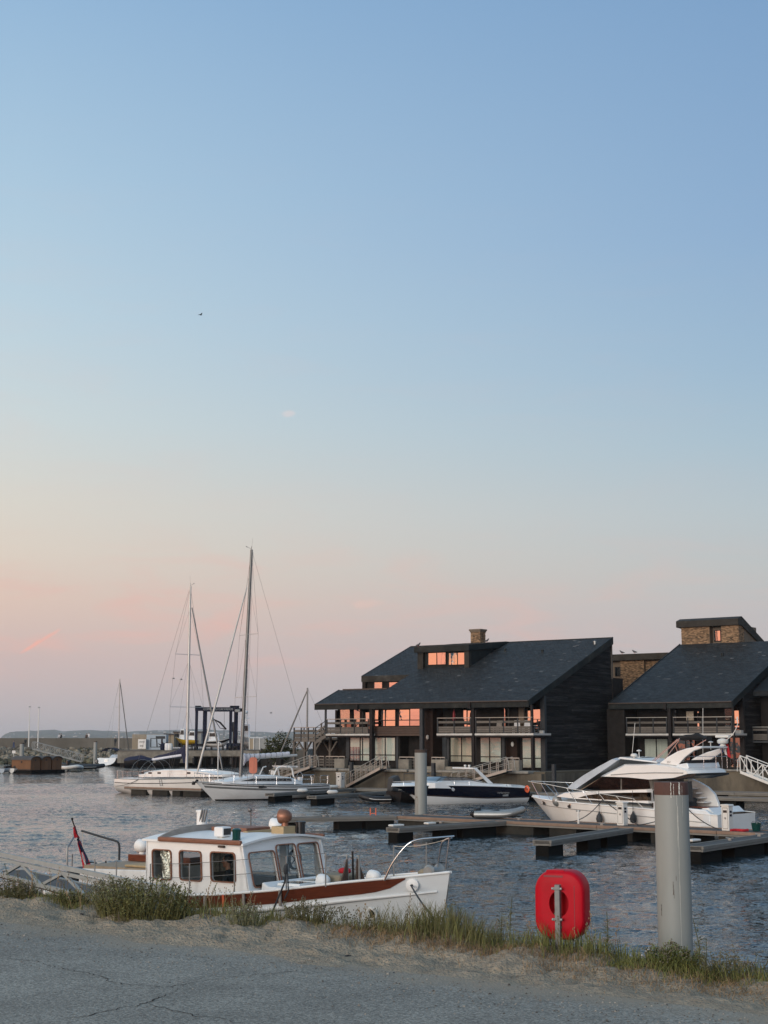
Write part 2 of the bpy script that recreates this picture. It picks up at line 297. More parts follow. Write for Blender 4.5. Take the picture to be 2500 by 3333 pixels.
# ------------------------------------------------------------------ mesh building
Z = Vector((0, 0, 1))
def V3(p): return Vector((float(p[0]), float(p[1]), float(p[2])))
class MB:
    def __init__(s): s.v = []; s.f = []
    def add(s, V, F):
        o = len(s.v); s.v.extend(tuple(float(c) for c in p) for p in V); s.f.extend(tuple(i + o for i in f) for f in F); return s
    def bx(s, x0, x1, y0, y1, z0, z1):
        return s.add([(x0, y0, z0), (x1, y0, z0), (x1, y1, z0), (x0, y1, z0), (x0, y0, z1), (x1, y0, z1), (x1, y1, z1), (x0, y1, z1)],
                     [(3, 2, 1, 0), (4, 5, 6, 7), (0, 1, 5, 4), (1, 2, 6, 5), (2, 3, 7, 6), (3, 0, 4, 7)])
    def beam(s, a, b, w, h, up=Z):
        a, b = V3(a), V3(b); d = (b - a).normalized(); up = V3(up)
        if abs(d.dot(up)) > .98: up = Vector((1, 0, 0))
        sd = d.cross(up).normalized() * (w / 2); u = sd.cross(d).normalized() * (h / 2)
        P = []
        for q in (a, b): P += [q - sd - u, q + sd - u, q + sd + u, q - sd + u]
        return s.add(P, [(0, 1, 2, 3), (7, 6, 5, 4), (0, 4, 5, 1), (1, 5, 6, 2), (2, 6, 7, 3), (3, 7, 4, 0)])
    def tube(s, pts, r, n=6, caps=True):
        pts = [V3(p) for p in pts]; rs = r if isinstance(r, (list, tuple)) else [r] * len(pts); rows = []
        prev = None
        for i, p in enumerate(pts):
            d = (pts[min(i + 1, len(pts) - 1)] - pts[max(i - 1, 0)]).normalized()
            if prev is None: prev = d.orthogonal().normalized()
            u = (prev - d * prev.dot(d)); u = u.normalized() if u.length > 1e-6 else d.orthogonal().normalized(); prev = u; w = d.cross(u)
            rows.append([p + (u * math.cos(k * 2 * math.pi / n) + w * math.sin(k * 2 * math.pi / n)) * rs[i] for k in range(n)])
        return s.grid(rows, closev=True, caps=caps)
    def grid(s, rows, closev=False, closeu=False, caps=False):
        o = len(s.v); n = len(rows); m = len(rows[0])
        for r in rows: s.v.extend(tuple(float(c) for c in p) for p in r)
        for i in range(n if closeu else n - 1):
            for j in range(m if closev else m - 1):
                i2, j2 = (i + 1) % n, (j + 1) % m
                s.f.append((o + i * m + j, o + i * m + j2, o + i2 * m + j2, o + i2 * m + j))
        if caps:
            s.f.append(tuple(o + j for j in reversed(range(m)))); s.f.append(tuple(o + (n - 1) * m + j for j in range(m)))
        return s
    def lathe(s, prof, c=(0, 0, 0), n=14, axis=(0, 0, 1), caps=True):
        ax = V3(axis).normalized(); u = ax.orthogonal().normalized(); w = ax.cross(u); c = V3(c)
        if abs(ax.z) > .99: u, w = Vector((1, 0, 0)), Vector((0, 1, 0))
        return s.grid([[c + ax * h + (u * math.cos(k * 2 * math.pi / n) + w * math.sin(k * 2 * math.pi / n)) * r for k in range(n)] for r, h in prof], closev=True, caps=caps)
    def ell(s, c, r, nu=8, nv=12):
        c = V3(c); r = (r, r, r) if isinstance(r, (int, float)) else r
        rows = []
        for i in range(nu + 1):
            t = -math.pi / 2 + math.pi * i / nu; ct = max(math.cos(t), 1e-3)
            rows.append([(c.x + r[0] * ct * math.cos(2 * math.pi * k / nv), c.y + r[1] * ct * math.sin(2 * math.pi * k / nv), c.z + r[2] * math.sin(t)) for k in range(nv)])
        return s.grid(rows, closev=True, caps=True)
    def prism(s, loops, o, u, v, w, depth):
        """polygon (outer loop, then holes) in the plane o,u,v, thickened by depth along w"""
        o, u, v, w = V3(o), V3(u), V3(v), V3(w)
        if not isinstance(loops[0][0], (list, tuple)): loops = [loops]
        P = [[o + u * a + v * b for a, b in lp] for lp in loops]; flat = [q for lp in P for q in lp]
        tris = tessellate_polygon(P); n = len(flat); b = len(s.v)
        s.v.extend(tuple(q) for q in flat); s.v.extend(tuple(q + w * depth) for q in flat)
        for t in tris: s.f.append(tuple(b + i for i in t)); s.f.append(tuple(b + n + i for i in reversed(t)))
        k = 0
        for lp in P:
            m = len(lp)
            for i in range(m): j = (i + 1) % m; s.f.append((b + k + i, b + k + j, b + n + k + j, b + n + k + i))
            k += m
        return s
    def mesh(s, name, smooth=None):
        me = bpy.data.meshes.new(name); me.from_pydata(s.v, [], s.f); me.validate(); me.update()
        if smooth is not None:
            me.polygons.foreach_set('use_smooth', [True] * len(me.polygons))
            me.set_sharp_from_angle(angle=R(smooth))
        return me
    def build(s, name, m, parent=None, smooth=None, bevel=0, loc=None, rz=0, kind=None, label=None, seg=2):
        me = s.mesh(name, smooth); me.materials.append(MATS[m])
        o = bpy.data.objects.new(name, me); COL.objects.link(o)
        if parent is not None: o.parent = parent
        if loc is not None: o.location = loc; o.rotation_euler = (0, 0, rz)
        if bevel:
            bmq = bmesh.new(); bmq.from_mesh(me); bmesh.ops.recalc_face_normals(bmq, faces=bmq.faces); bmq.to_mesh(me); bmq.free()
            b = o.modifiers.new('bevel', 'BEVEL'); b.width = bevel; b.segments = seg; b.limit_method = 'ANGLE'; b.angle_limit = R(35)
        if kind: o['kind'] = kind
        if label: o['label'] = label
        return o
def tint(o, cols):
    """one colour per face group: cols = array (n_faces, 3)"""
    me = o.data; a = me.color_attributes.new('tint', 'FLOAT_COLOR', 'CORNER')
    lt = np.empty(len(me.polygons), int); me.polygons.foreach_get('loop_total', lt)
    c = np.repeat(np.c_[cols, np.ones(len(cols))], lt, axis=0).astype(np.float32); a.data.foreach_set('color', c.ravel())
def thing(name, label, cat, loc=(0, 0, 0), rz=0, group=None):
    o = bpy.data.objects.new(name, None); COL.objects.link(o); o.empty_display_size = .3
    o.location = tuple(float(c) for c in loc); o.rotation_euler = (0, 0, rz); o['label'] = label; o['category'] = cat
    if group: o['group'] = group
    return o
def tag(o, label, cat, group=None):
    o['label'] = label; o['category'] = cat
    if group: o['group'] = group
    return o
UNIT = {}
def piece(name, m, parent, a, b, rot=(0, 0, 0)):
    """box piece between corners a and b (local to parent); alike pieces share one mesh"""
    if m not in UNIT:
        me = MB().bx(-.5, .5, -.5, .5, -.5, .5).mesh('piece_' + m); me.materials.append(MATS[m]); UNIT[m] = me
    o = bpy.data.objects.new(name, UNIT[m]); COL.objects.link(o); o.parent = parent
    o.location = tuple((float(p) + float(q)) / 2 for p, q in zip(a, b)); o.scale = tuple(max(abs(float(q) - float(p)), .002) for p, q in zip(a, b)); o.rotation_euler = rot
    return o
def stick(name, m, parent, a, b, w, h, up=Z):
    """a straight board or bar from a to b, w wide and h high; alike pieces share one mesh"""
    if m not in UNIT:
        me = MB().bx(-.5, .5, -.5, .5, -.5, .5).mesh('piece_' + m); me.materials.append(MATS[m]); UNIT[m] = me
    a, b = V3(a), V3(b); d = b - a; L = d.length; d.normalize(); up = V3(up)
    if abs(d.dot(up)) > .98: up = Vector((1, 0, 0))
    sd = up.cross(d).normalized(); u = d.cross(sd)
    o = bpy.data.objects.new(name, UNIT[m]); COL.objects.link(o); o.parent = parent
    M = Matrix((d * L, sd * w, u * h)).transposed().to_4x4(); M.translation = (a + b) / 2
    o.matrix_local = M
    return o
def copy_tree(o, parent=None):
    c = o.copy(); COL.objects.link(c)
    if parent is not None: c.parent = parent
    for ch in list(o.children): copy_tree(ch, c)
    return c
def rrect(x0, x1, z0, z1, r, n=4, skew=0.0):
    """rounded rectangle loop; skew shifts x with height"""
    pts = []
    for cx, cz, a0 in ((x1 - r, z1 - r, 0), (x0 + r, z1 - r, 90), (x0 + r, z0 + r, 180), (x1 - r, z0 + r, 270)):
        for k in range(n + 1):
            a = R(a0 + 90 * k / n); x, z = cx + r * math.cos(a), cz + r * math.sin(a); pts.append((x + skew * (z - z0), z))
    return pts
def text(body, size, m, parent, loc, rot, depth=.004, sx=1.0):
    cu = bpy.data.curves.new('lettering', 'FONT'); cu.body = body; cu.size = size; cu.extrude = depth; cu.align_x = 'CENTER'; cu.align_y = 'CENTER'
    tmp = bpy.data.objects.new('lettering', cu); COL.objects.link(tmp); me = bpy.data.meshes.new_from_object(tmp.evaluated_get(bpy.context.evaluated_depsgraph_get())); bpy.data.objects.remove(tmp); me.materials.clear(); me.materials.append(MATS[m])
    o = bpy.data.objects.new('lettering', me); COL.objects.link(o); o.parent = parent; o.location = loc; o.rotation_euler = rot; o.scale = (sx, 1, 1); return o
def sag(a, b, d, n=10):
    a, b = V3(a), V3(b); return [a.lerp(b, i / n) - Z * (d * 4 * (i / n) * (1 - i / n)) for i in range(n + 1)]
def curve_pts(P, n=8):
    """Catmull-Rom through P"""
    P = [V3(p) for p in P]; Q = [P[0] * 2 - P[1]] + P + [P[-1] * 2 - P[-2]]; out = []
    for i in range(1, len(Q) - 2):
        for k in range(n):
            t = k / n; a, b, c, d = Q[i - 1:i + 3]
            out.append(.5 * ((2 * b) + (c - a) * t + (2 * a - 5 * b + 4 * c - d) * t * t + (3 * b - a - 3 * c + d) * t ** 3))
    out.append(P[-1]); return out
def itp(tab):
    xs, ys = [a for a, b in tab], [b for a, b in tab]
    def f(t):
        # monotone-ish smooth interpolation
        i = min(max(np.searchsorted(xs, t) - 1, 0), len(xs) - 2); h = (t - xs[i]) / (xs[i + 1] - xs[i]); h = min(max(h, 0), 1)
        def sl(k):
            if k <= 0: return (ys[1] - ys[0]) / (xs[1] - xs[0])
            if k >= len(xs) - 1: return (ys[-1] - ys[-2]) / (xs[-1] - xs[-2])
            return (ys[k + 1] - ys[k - 1]) / (xs[k + 1] - xs[k - 1])
        d = xs[i + 1] - xs[i]
        return (2 * h**3 - 3 * h**2 + 1) * ys[i] + (h**3 - 2 * h**2 + h) * d * sl(i) + (-2 * h**3 + 3 * h**2) * ys[i + 1] + (h**3 - h**2) * d * sl(i + 1)
    return f
class Hull:
    """boat hull, x forward from the stern (0) to the bow (L), sections by beam, sheer and keel curves"""
    def __init__(s, L, beam, sheer, keel, bowrake=.5, sternrake=0.0, a=2.6, c=.55, vee=2.5, n=26):
        s.L, s.beam, s.sheer, s.keel, s.br, s.sr, s.a, s.c, s.vee, s.n = L, itp(beam), itp(sheer), itp(keel), bowrake, sternrake, a, c, vee, n
    def pt(s, t, q, side, off=0.0):
        b = max(s.beam(t), .004); w = t ** s.vee
        y = b * ((1 - w) * (1 - q ** s.a) ** s.c + w * (1 - q) ** .85)
        zs = s.sheer(t); z = zs + (s.keel(t) - zs) * q
        x = s.L * t - s.br * q * t ** 5 + s.sr * q * (1 - t) ** 5
        return (x, side * (y + off), z)
    def q_at(s, t, z): zs = s.sheer(t); return min(max((zs - z) / (zs - s.keel(t)), 0), .999)
    def side_pt(s, t, z, side, off=0.0): return s.pt(t, s.q_at(t, z), side, off)
    def skin(s, mb, q0=0, q1=1, t0=0, t1=1, m=10, off=0.0, sides=(-1, 1), transom=False):
        ts = [t0 + (t1 - t0) * i / s.n for i in range(s.n + 1)]
        f0 = q0 if callable(q0) else (lambda t: q0); f1 = q1 if callable(q1) else (lambda t: q1)
        for sd in sides:
            mb.grid([[s.pt(t, f0(t) + (f1(t) - f0(t)) * j / m, sd, off) for j in range(m + 1)] for t in ts])
        if transom:
            A = [s.pt(0, j / m, 1) for j in range(m + 1)]; B = [s.pt(0, j / m, -1) for j in range(m + 1)]
            mb.grid([A, B])
        return mb
    def deck(s, mb, drop=.03, camber=.04, t0=0, t1=1):
        ts = [t0 + (t1 - t0) * i / s.n for i in range(s.n + 1)]; rows = []
        for t in ts:
            zs = s.sheer(t); x, y, z = s.pt(t, s.q_at(t, zs - drop), 1); rows.append([(x, max(y - .012, .002) * k, z + camber * (1 - k * k)) for k in (-1, -.6, -.2, .2, .6, 1)])
        return mb.grid(rows)
    def rail(s, mb, r, dz=0.0, off=0.0, t0=0, t1=1, n=6, sides=(-1, 1), q=0.0):
        for sd in sides:
            mb.tube([V3(s.pt(t0 + (t1 - t0) * i / s.n, q, sd, off)) + Z * dz for i in range(s.n + 1)], r, n)
        return mb

# ================================================================== SETTING
def vnoise(x, y, seed=0):
    r = np.random.default_rng(seed); T = r.random((256, 256)); xi = np.floor(x).astype(int); yi = np.floor(y).astype(int); fx = x - xi; fy = y - yi
    fx = fx * fx * (3 - 2 * fx); fy = fy * fy * (3 - 2 * fy); g = lambda a, b: T[a % 256, b % 256]
    return (g(xi, yi) * (1 - fx) + g(xi + 1, yi) * fx) * (1 - fy) + (g(xi, yi + 1) * (1 - fx) + g(xi + 1, yi + 1) * fx) * fy - .5
def grid_obj(name, X, Y, Zz, m, kind='structure', smooth=True):
    n, k = X.shape; v = np.stack([X, Y, Zz], -1).reshape(-1, 3).astype(np.float32)
    i = np.arange(n * k).reshape(n, k); f = np.stack([i[:-1, :-1], i[:-1, 1:], i[1:, 1:], i[1:, :-1]], -1).reshape(-1, 4)
    me = bpy.data.meshes.new(name); me.vertices.add(len(v)); me.vertices.foreach_set('co', v.ravel()); me.loops.add(f.size); me.loops.foreach_set('vertex_index', f.ravel().astype(np.int32))
    me.polygons.add(len(f)); me.polygons.foreach_set('loop_start', np.arange(0, f.size, 4, dtype=np.int32)); me.polygons.foreach_set('loop_total', np.full(len(f), 4, np.int32))
    me.update(calc_edges=True); me.validate()
    if smooth: me.polygons.foreach_set('use_smooth', [True] * len(f))
    me.materials.append(MATS[m]); o = bpy.data.objects.new(name, me); COL.objects.link(o)
    if kind: o['kind'] = kind
    return o

# ---- water
def water_mat(name, sc, amps):
    """wind-rippled water: the wavelets too small for the mesh tilt the surface by their own slope"""
    m = bpy.data.materials.new(name); m.use_nodes = True; t = m.node_tree; n = t.nodes; L = t.links; p = n['Principled BSDF']
    p.inputs['Base Color'].default_value = (.016, .027, .034, 1); p.inputs['Roughness'].default_value = .05; p.inputs['IOR'].default_value = 1.333
    geo = n.new('ShaderNodeNewGeometry'); acc = None
    gz = n.new('ShaderNodeTexNoise'); gz.inputs['Scale'].default_value = .06; gz.inputs['Detail'].default_value = 3; L.new(geo.outputs['Position'], gz.inputs['Vector'])
    gr = n.new('ShaderNodeMapRange'); gr.inputs['From Min'].default_value = .36; gr.inputs['From Max'].default_value = .64; gr.inputs['To Min'].default_value = .42; gr.inputs['To Max'].default_value = 1.35; L.new(gz.outputs[0], gr.inputs['Value'])
    for k, (s1, a) in enumerate(zip(sc, amps)):
        mp = n.new('ShaderNodeMapping'); mp.inputs['Scale'].default_value = (.50, 1.0, 1); mp.inputs['Rotation'].default_value = (0, 0, R((14, -22, 6)[k])); mp.inputs['Location'].default_value = (3.1 * k, 7.7 * k, 0); L.new(geo.outputs['Position'], mp.inputs['Vector'])
        nz = n.new('ShaderNodeTexNoise'); nz.inputs['Scale'].default_value = s1; nz.inputs['Detail'].default_value = 1.5; nz.inputs['Roughness'].default_value = .5; nz.inputs['Distortion'].default_value = .5; L.new(mp.outputs[0], nz.inputs['Vector'])
        sb = n.new('ShaderNodeVectorMath'); sb.operation = 'SUBTRACT'; L.new(nz.outputs['Color'], sb.inputs[0]); sb.inputs[1].default_value = (.5, .5, .5)
        ml = n.new('ShaderNodeVectorMath'); ml.operation = 'MULTIPLY'; L.new(sb.outputs[0], ml.inputs[0]); ml.inputs[1].default_value = (a * .7, a, 0)
        if acc is None: acc = ml.outputs[0]
        else: ad = n.new('ShaderNodeVectorMath'); ad.operation = 'ADD'; L.new(acc, ad.inputs[0]); L.new(ml.outputs[0], ad.inputs[1]); acc = ad.outputs[0]
    sc_ = n.new('ShaderNodeVectorMath'); sc_.operation = 'SCALE'; L.new(acc, sc_.inputs[0]); L.new(gr.outputs[0], sc_.inputs['Scale'])
    ad = n.new('ShaderNodeVectorMath'); ad.operation = 'ADD'; L.new(geo.outputs['Normal'], ad.inputs[0]); L.new(sc_.outputs[0], ad.inputs[1])
    nm = n.new('ShaderNodeVectorMath'); nm.operation = 'NORMALIZE'; L.new(ad.outputs[0], nm.inputs[0]); L.new(nm.outputs[0], p.inputs['Normal'])
    MATS[name] = m
water_mat('water', (3.2, 8.5, 21.0), (.30, 1.05, .95)); water_mat('sea_water', (1.0, 3.0, 8.0), (.4, 1.0, .8))
xs = np.arange(-52, 44, .26); ys = np.arange(15, 152, .26); X, Y = np.meshgrid(xs, ys, indexing='ij')
Zw = np.zeros_like(X); rw = np.random.default_rng(3)
for i in range(42):
    lam = .70 * (3.4 / .70) ** rw.random(); th = rw.normal(R(70), R(38)); k = 2 * math.pi / lam
    Zw += .0027 * lam ** .8 * np.sin(k * (X * math.cos(th) + Y * math.sin(th)) + rw.random() * 6.28 + .7 * np.sin(X * .13 + i) + .7 * np.sin(Y * .11 + 2 * i))
Zw *= .55 + .9 * np.clip(vnoise(X * .06 + 9, Y * .06, 5) + .5, 0, 1)
grid_obj('water', X, Y, Zw, 'water')
o = MB().add([(-11000, 4, -.2), (11000, 4, -.2), (11000, 13000, -.2), (-11000, 13000, -.2)], [(0, 1, 2, 3)]).build('sea', 'sea_water'); o['kind'] = 'structure'

# ---- near quay: asphalt, sand verge
QE, QN = np.array([.783, -.622]), np.array([.622, .783]); Q0 = np.array([-5.66, 22.37])    # along the edge, outward, a point of the edge
def Q(s, n, z=2.06): p = Q0 + QE * s + QN * n; return (p[0], p[1], z)
def asphalt_mat():
    m = mat('asphalt', (.228, .228, .205), .92, var=.24, scale=.9, bump=.9, bscale=42, col2=(.185, .187, .17), c2=(.42, .68))
    t = m.node_tree; n = t.nodes; L = t.links; p = n['Principled BSDF']; src = p.inputs['Base Color'].links[0].from_socket; geo = n.new('ShaderNodeNewGeometry')
    vo = n.new('ShaderNodeTexVoronoi'); vo.inputs['Scale'].default_value = 55; L.new(geo.outputs['Position'], vo.inputs['Vector'])
    hs = n.new('ShaderNodeSeparateColor'); L.new(vo.outputs['Color'], hs.inputs[0])
    mr = n.new('ShaderNodeMapRange'); mr.inputs['To Min'].default_value = .52; mr.inputs['To Max'].default_value = 1.5; L.new(hs.outputs[0], mr.inputs['Value'])
    mx = n.new('ShaderNodeMix'); mx.data_type = 'RGBA'; mx.blend_type = 'MULTIPLY'; mx.inputs[0].default_value = 1; L.new(src, mx.inputs[6]); L.new(mr.outputs[0], mx.inputs[7])
    # wind-blown sand lying thinly on the asphalt, thinning away from the verge
    d = n.new('ShaderNodeVectorMath'); d.operation = 'DOT_PRODUCT'; d.inputs[1].default_value = (QN[0], QN[1], 0); L.new(geo.outputs['Position'], d.inputs[0])
    off = float(Q0 @ QN)
    f1 = n.new('ShaderNodeMapRange'); f1.inputs['From Min'].default_value = off - 2.6; f1.inputs['From Max'].default_value = off - 1.0; f1.inputs['To Min'].default_value = -.2; f1.inputs['To Max'].default_value = .55; L.new(d.outputs['Value'], f1.inputs['Value'])
    nz = n.new('ShaderNodeTexNoise'); nz.inputs['Scale'].default_value = 1.3; nz.inputs['Detail'].default_value = 8; nz.inputs['Roughness'].default_value = .7; L.new(geo.outputs['Position'], nz.inputs['Vector'])
    ad = n.new('ShaderNodeMath'); ad.operation = 'ADD'; L.new(f1.outputs[0], ad.inputs[0]); L.new(nz.outputs[0], ad.inputs[1])
    f2 = n.new('ShaderNodeMapRange'); f2.inputs['From Min'].default_value = .62; f2.inputs['From Max'].default_value = 1.0; L.new(ad.outputs[0], f2.inputs['Value'])
    m2 = n.new('ShaderNodeMix'); m2.data_type = 'RGBA'; L.new(f2.outputs[0], m2.inputs[0]); L.new(mx.outputs[2], m2.inputs[6]); m2.inputs[7].default_value = (.265, .235, .185, 1)
    L.new(m2.outputs[2], p.inputs['Base Color'])
asphalt_mat()
mat('sand', (.30, .262, .20), .95, var=.22, scale=9.0, bump=1.0, bscale=26, bdist=.07, col2=(.225, .195, .148), c2=(.45, .7))
mat('crack_dark', (.012, .011, .010), .95, var=.2)
asph = MB().add([Q(-400, -400), Q(400, -400), Q(60, -1.15), Q(-60, -1.15)], [(0, 1, 2, 3)]).build('asphalt', 'asphalt'); asph['kind'] = 'structure'
def crack(pix, w, seed):
    rr = random.Random(seed); pts = []
    for (a, b) in zip(pix[:-1], pix[1:]):
        A, B = atZ(*a, 2.06), atZ(*b, 2.06); k = max(int(np.linalg.norm(B - A) / .05), 2)
        for i in range(k): pts.append(A + (B - A) * i / k)
    pts.append(atZ(*pix[-1], 2.06)); L_, R_ = [], []; jit = 0
    for i, p in enumerate(pts):
        d = pts[min(i + 1, len(pts) - 1)] - pts[max(i - 1, 0)]; d = d / max(np.linalg.norm(d), 1e-6); nn = np.array([-d[1], d[0], 0])
        jit = jit * .62 + rr.gauss(0, .020); e = min(i, len(pts) - 1 - i) / 6.0; ww = w * .62 * min(1, .15 + e) * rr.uniform(.15, 1.7)
        c = p + nn * jit; L_.append(c + nn * ww / 2 + [0, 0, .004]); R_.append(c - nn * ww / 2 + [0, 0, .004])
    MB().grid([L_, R_]).build('crack', 'crack_dark', asph)
crack([(0, 3118), (95, 3128), (170, 3146), (300, 3172), (400, 3203), (470, 3208), (550, 3213), (640, 3198), (730, 3187), (820, 3174), (960, 3162), (1010, 3156)], .016, 1)
crack([(190, 3320), (300, 3302), (400, 3280), (470, 3265), (520, 3243), (560, 3232)], .022, 2)
crack([(470, 3266), (520, 3280), (590, 3291), (640, 3305), (700, 3312), (790, 3330)], .016, 3)
crack([(110, 3104), (200, 3094), (290, 3086), (360, 3080)], .012, 4)
crack([(615, 3202), (650, 3206), (700, 3204)], .010, 5)
crack([(560, 3232), (580, 3222), (560, 3213)], .012, 6); crack([(820, 3174), (870, 3182), (930, 3180)], .007, 7); crack([(1250, 3240), (1330, 3262), (1460, 3270)], .006, 8); crack([(60, 3230), (140, 3222), (230, 3240)], .006, 9)
# sand verge: rises out of the asphalt, lumpy, then drops to the water
ss = np.arange(-9, 22, .042); nn = np.concatenate([np.arange(-3.2, .9, .042), np.arange(.9, 3.2, .12)]); S_, N_ = np.meshgrid(ss, nn, indexing='ij')
edge = .55 + .25 * vnoise(S_ * .9, S_ * 0 + 3, 11) * 2
lip = -1.18 + .40 * vnoise(S_ * .35, S_ * 0 + 1, 12) + .45 * vnoise(S_ * 1.1, N_ * .6, 13) + .16 * vnoise(S_ * 3.5, N_ * 2.2, 21)
h = .030 * (N_ - lip) ; h = np.where(N_ > lip, h + .045 * np.clip((N_ - lip) / .8, 0, 1) ** 1.5, (N_ - lip) * .09)
amp = np.clip((N_ - lip) / .5, 0, 1)
h = h + amp * (.10 * vnoise(S_ * 1.4, N_ * 1.4, 14) + .08 * vnoise(S_ * 4.2, N_ * 4.2, 15) + .07 * np.abs(vnoise(S_ * 7.2, N_ * 6.4, 16)) - .05 * np.abs(vnoise(S_ * 4.1 + 7, N_ * 5.0, 19)) + .040 * vnoise(S_ * 13, N_ * 12, 17))
h = h + .10 * np.exp(-((N_ - .1) / .45) ** 2) * (.6 + vnoise(S_ * .6, N_ * 0, 18) * 1.4)
h = h - .085 * np.clip((S_ - 8.3) / 3, 0, 1) * np.clip((N_ + .9) / .7, 0, 1)
drop = np.clip(N_ - edge, 0, None); Zs = 2.06 + h - drop * .75 - .55 * drop ** 2
Xs = Q0[0] + QE[0] * S_ + QN[0] * N_; Ys = Q0[1] + QE[1] * S_ + QN[1] * N_
grid_obj('sand', Xs, Ys, Zs, 'sand')
def sand_z(s, n):
    i = min(max(int((s + 9) / .042), 0), len(ss) - 1); j = min(max(int(np.searchsorted(nn, n)), 0), len(nn) - 1); return float(Zs[i, j])

# loose grit and small stones along the ragged edge of the asphalt
rg = np.random.default_rng(77); mb, cols = MB(), []
for i in range(1500):
    s_, n_ = rg.uniform(0, 14), -1.2 - abs(rg.normal(0, .9)); q = rg.uniform(.004, .011) * (1.6 if rg.random() < .06 else 1); p = Q0 + QE * s_ + QN * n_; z_ = max(2.062, sand_z(s_, n_)); f0 = len(mb.f)
    mb.add([(p[0] - q, p[1] - q * .7, z_), (p[0] + q, p[1] - q * .8, z_), (p[0] + q * .8, p[1] + q, z_), (p[0] - q * .9, p[1] + q * .8, z_), (p[0] + rg.uniform(-.3, .3) * q, p[1], z_ + q * 1.1)], [(0, 1, 4), (1, 2, 4), (2, 3, 4), (3, 0, 4)]); cols += [np.array([.20, .185, .16]) * rg.uniform(.25, 1.7)] * 4
o = mb.build('grit', 'rock'); tint(o, np.array(cols)); o['kind'] = 'stuff'; o['label'] = 'loose grit and small stones scattered on the asphalt edge'

# ---- far hills across the bay
px = np.concatenate([np.linspace(16, 60, 12), np.linspace(70, 3000, 150)])
top = np.interp(px, [16, 22, 34, 50, 100, 150, 185, 210, 300, 420, 520, 640, 760, 900, 1000, 1100, 1500, 3000], [2404, 2397, 2388, 2382, 2381, 2377, 2375, 2380, 2377, 2383, 2377, 2375, 2378, 2386, 2377, 2384, 2382, 2380])
top = top + 2.6 * vnoise(px * .045, px * 0, 31) + 1.8 * vnoise(px * .21, px * 0, 32)
D0 = 8200.0; rows_x, rows_y, rows_z = [], [], []
for k, (dd, fz) in enumerate(((0, -.06), (20, .30), (90, .55), (220, .8), (420, 1.0), (900, 1.0), (1400, .2))):
    zz = EYE_Z + (2405 - top) / FPX * (D0 + 420); rows_x.append((px - CX) / FPX * (D0 + dd)); rows_y.append(np.full_like(px, D0 + dd) + 60 * vnoise(px * .03, px * 0 + k, 33)); rows_z.append(np.where(fz < 0, -4, zz * fz * (1 + (.10 * vnoise(px * .11, px * 0 + k * 3.3, 34) if 0 < fz < 1 else 0))))
hills = grid_obj('hills', np.array(rows_x), np.array(rows_y), np.array(rows_z), 'hill_wood')
nf = len(hills.data.polygons); rr = np.random.default_rng(5); base = np.tile(np.array([.050, .068, .050]), (nf, 1)) * rr.uniform(.7, 1.3, (nf, 1))
pale = rr.random(nf) < .10; base[pale] = [.22, .21, .19]; tint(hills, base)
# pale houses and blocks dotted on the far slope
mb = MB()
for i in range(70):
    p = rr.uniform(60, 1000); f = rr.uniform(.18, .8); t_ = np.interp(p, px, top); zz = (EYE_Z + (2405 - t_) / FPX * (D0 + 420)) * f; x = (p - CX) / FPX * (D0 + 60); w = rr.uniform(5, 14); hh = rr.uniform(3, 6)
    d = D0 + (30 if f < .4 else 60 if f < .55 else 160); mb.bx(x - w / 2, x + w / 2, d - 25, d, zz - 3, zz + hh * .6)
mat('far_house', (.45, .43, .40), .9, var=.2, scale=.1); o = mb.build('far_houses', 'far_house'); o['kind'] = 'stuff'; o['label'] = 'pale houses scattered on the hazy far hillside'

# ---- breakwater with sea wall, rocks
BD = 300.0
bw = thing('sea_wall', 'long grey concrete sea wall on the breakwater at far left', 'wall')
def bwx(p, D=BD): return (p - CX) / FPX * D
MB().bx(bwx(-250), bwx(560), BD, BD + 1.6, 2.3, 4.66).build('parapet', 'seawall', bw)
MB().bx(bwx(-250), bwx(560), BD - .25, BD - .02, 2.3, 3.55).build('plinth', 'seawall', bw)
MB().bx(bwx(-250), bwx(600), BD - 6, BD + 4, -1, 2.45).build('promenade', 'concrete', bw)
MB().bx(bwx(-250), bwx(600), BD - 6.4, BD - 6.02, 1.6, 2.62).build('kerb', 'cap_stone', bw)
def rocks(name, n, gen, seed, label):
    r = np.random.default_rng(seed); mb = MB(); cols = []
    for i in range(n):
        x, y, z, s = gen(r); k = 6; rows = []
        for a in range(4):
            t = -1.2 + 2.4 * a / 3; rows.append([(x + s * math.cos(t) * math.cos(b * 2 * math.pi / k + a) * r.uniform(.7, 1.25), y + s * math.cos(t) * math.sin(b * 2 * math.pi / k + a) * r.uniform(.7, 1.2), z + s * .75 * math.sin(t) * r.uniform(.8, 1.2)) for b in range(k)])
        f0 = len(mb.f); mb.grid(rows, closev=True, caps=True); c = np.array([.17, .15, .115]) * r.uniform(.45, 1.55)
        if z < .5: c = c * np.array([.45, .5, .42])
        cols += [c] * (len(mb.f) - f0)
    o = mb.build(name, 'rock'); tint(o, np.array(cols)); o['kind'] = 'stuff'; o['label'] = label; return o
rocks('rocks', 1100, lambda r: (lambda u, v: (bwx(-200 + 630 * u, 292), BD - 6.2 - 11 * v, 2.2 - 2.3 * v + r.uniform(-.2, .3), r.uniform(.35, .95)))(r.random(), r.random()), 8, 'rough boulders piled along the foot of the sea wall')
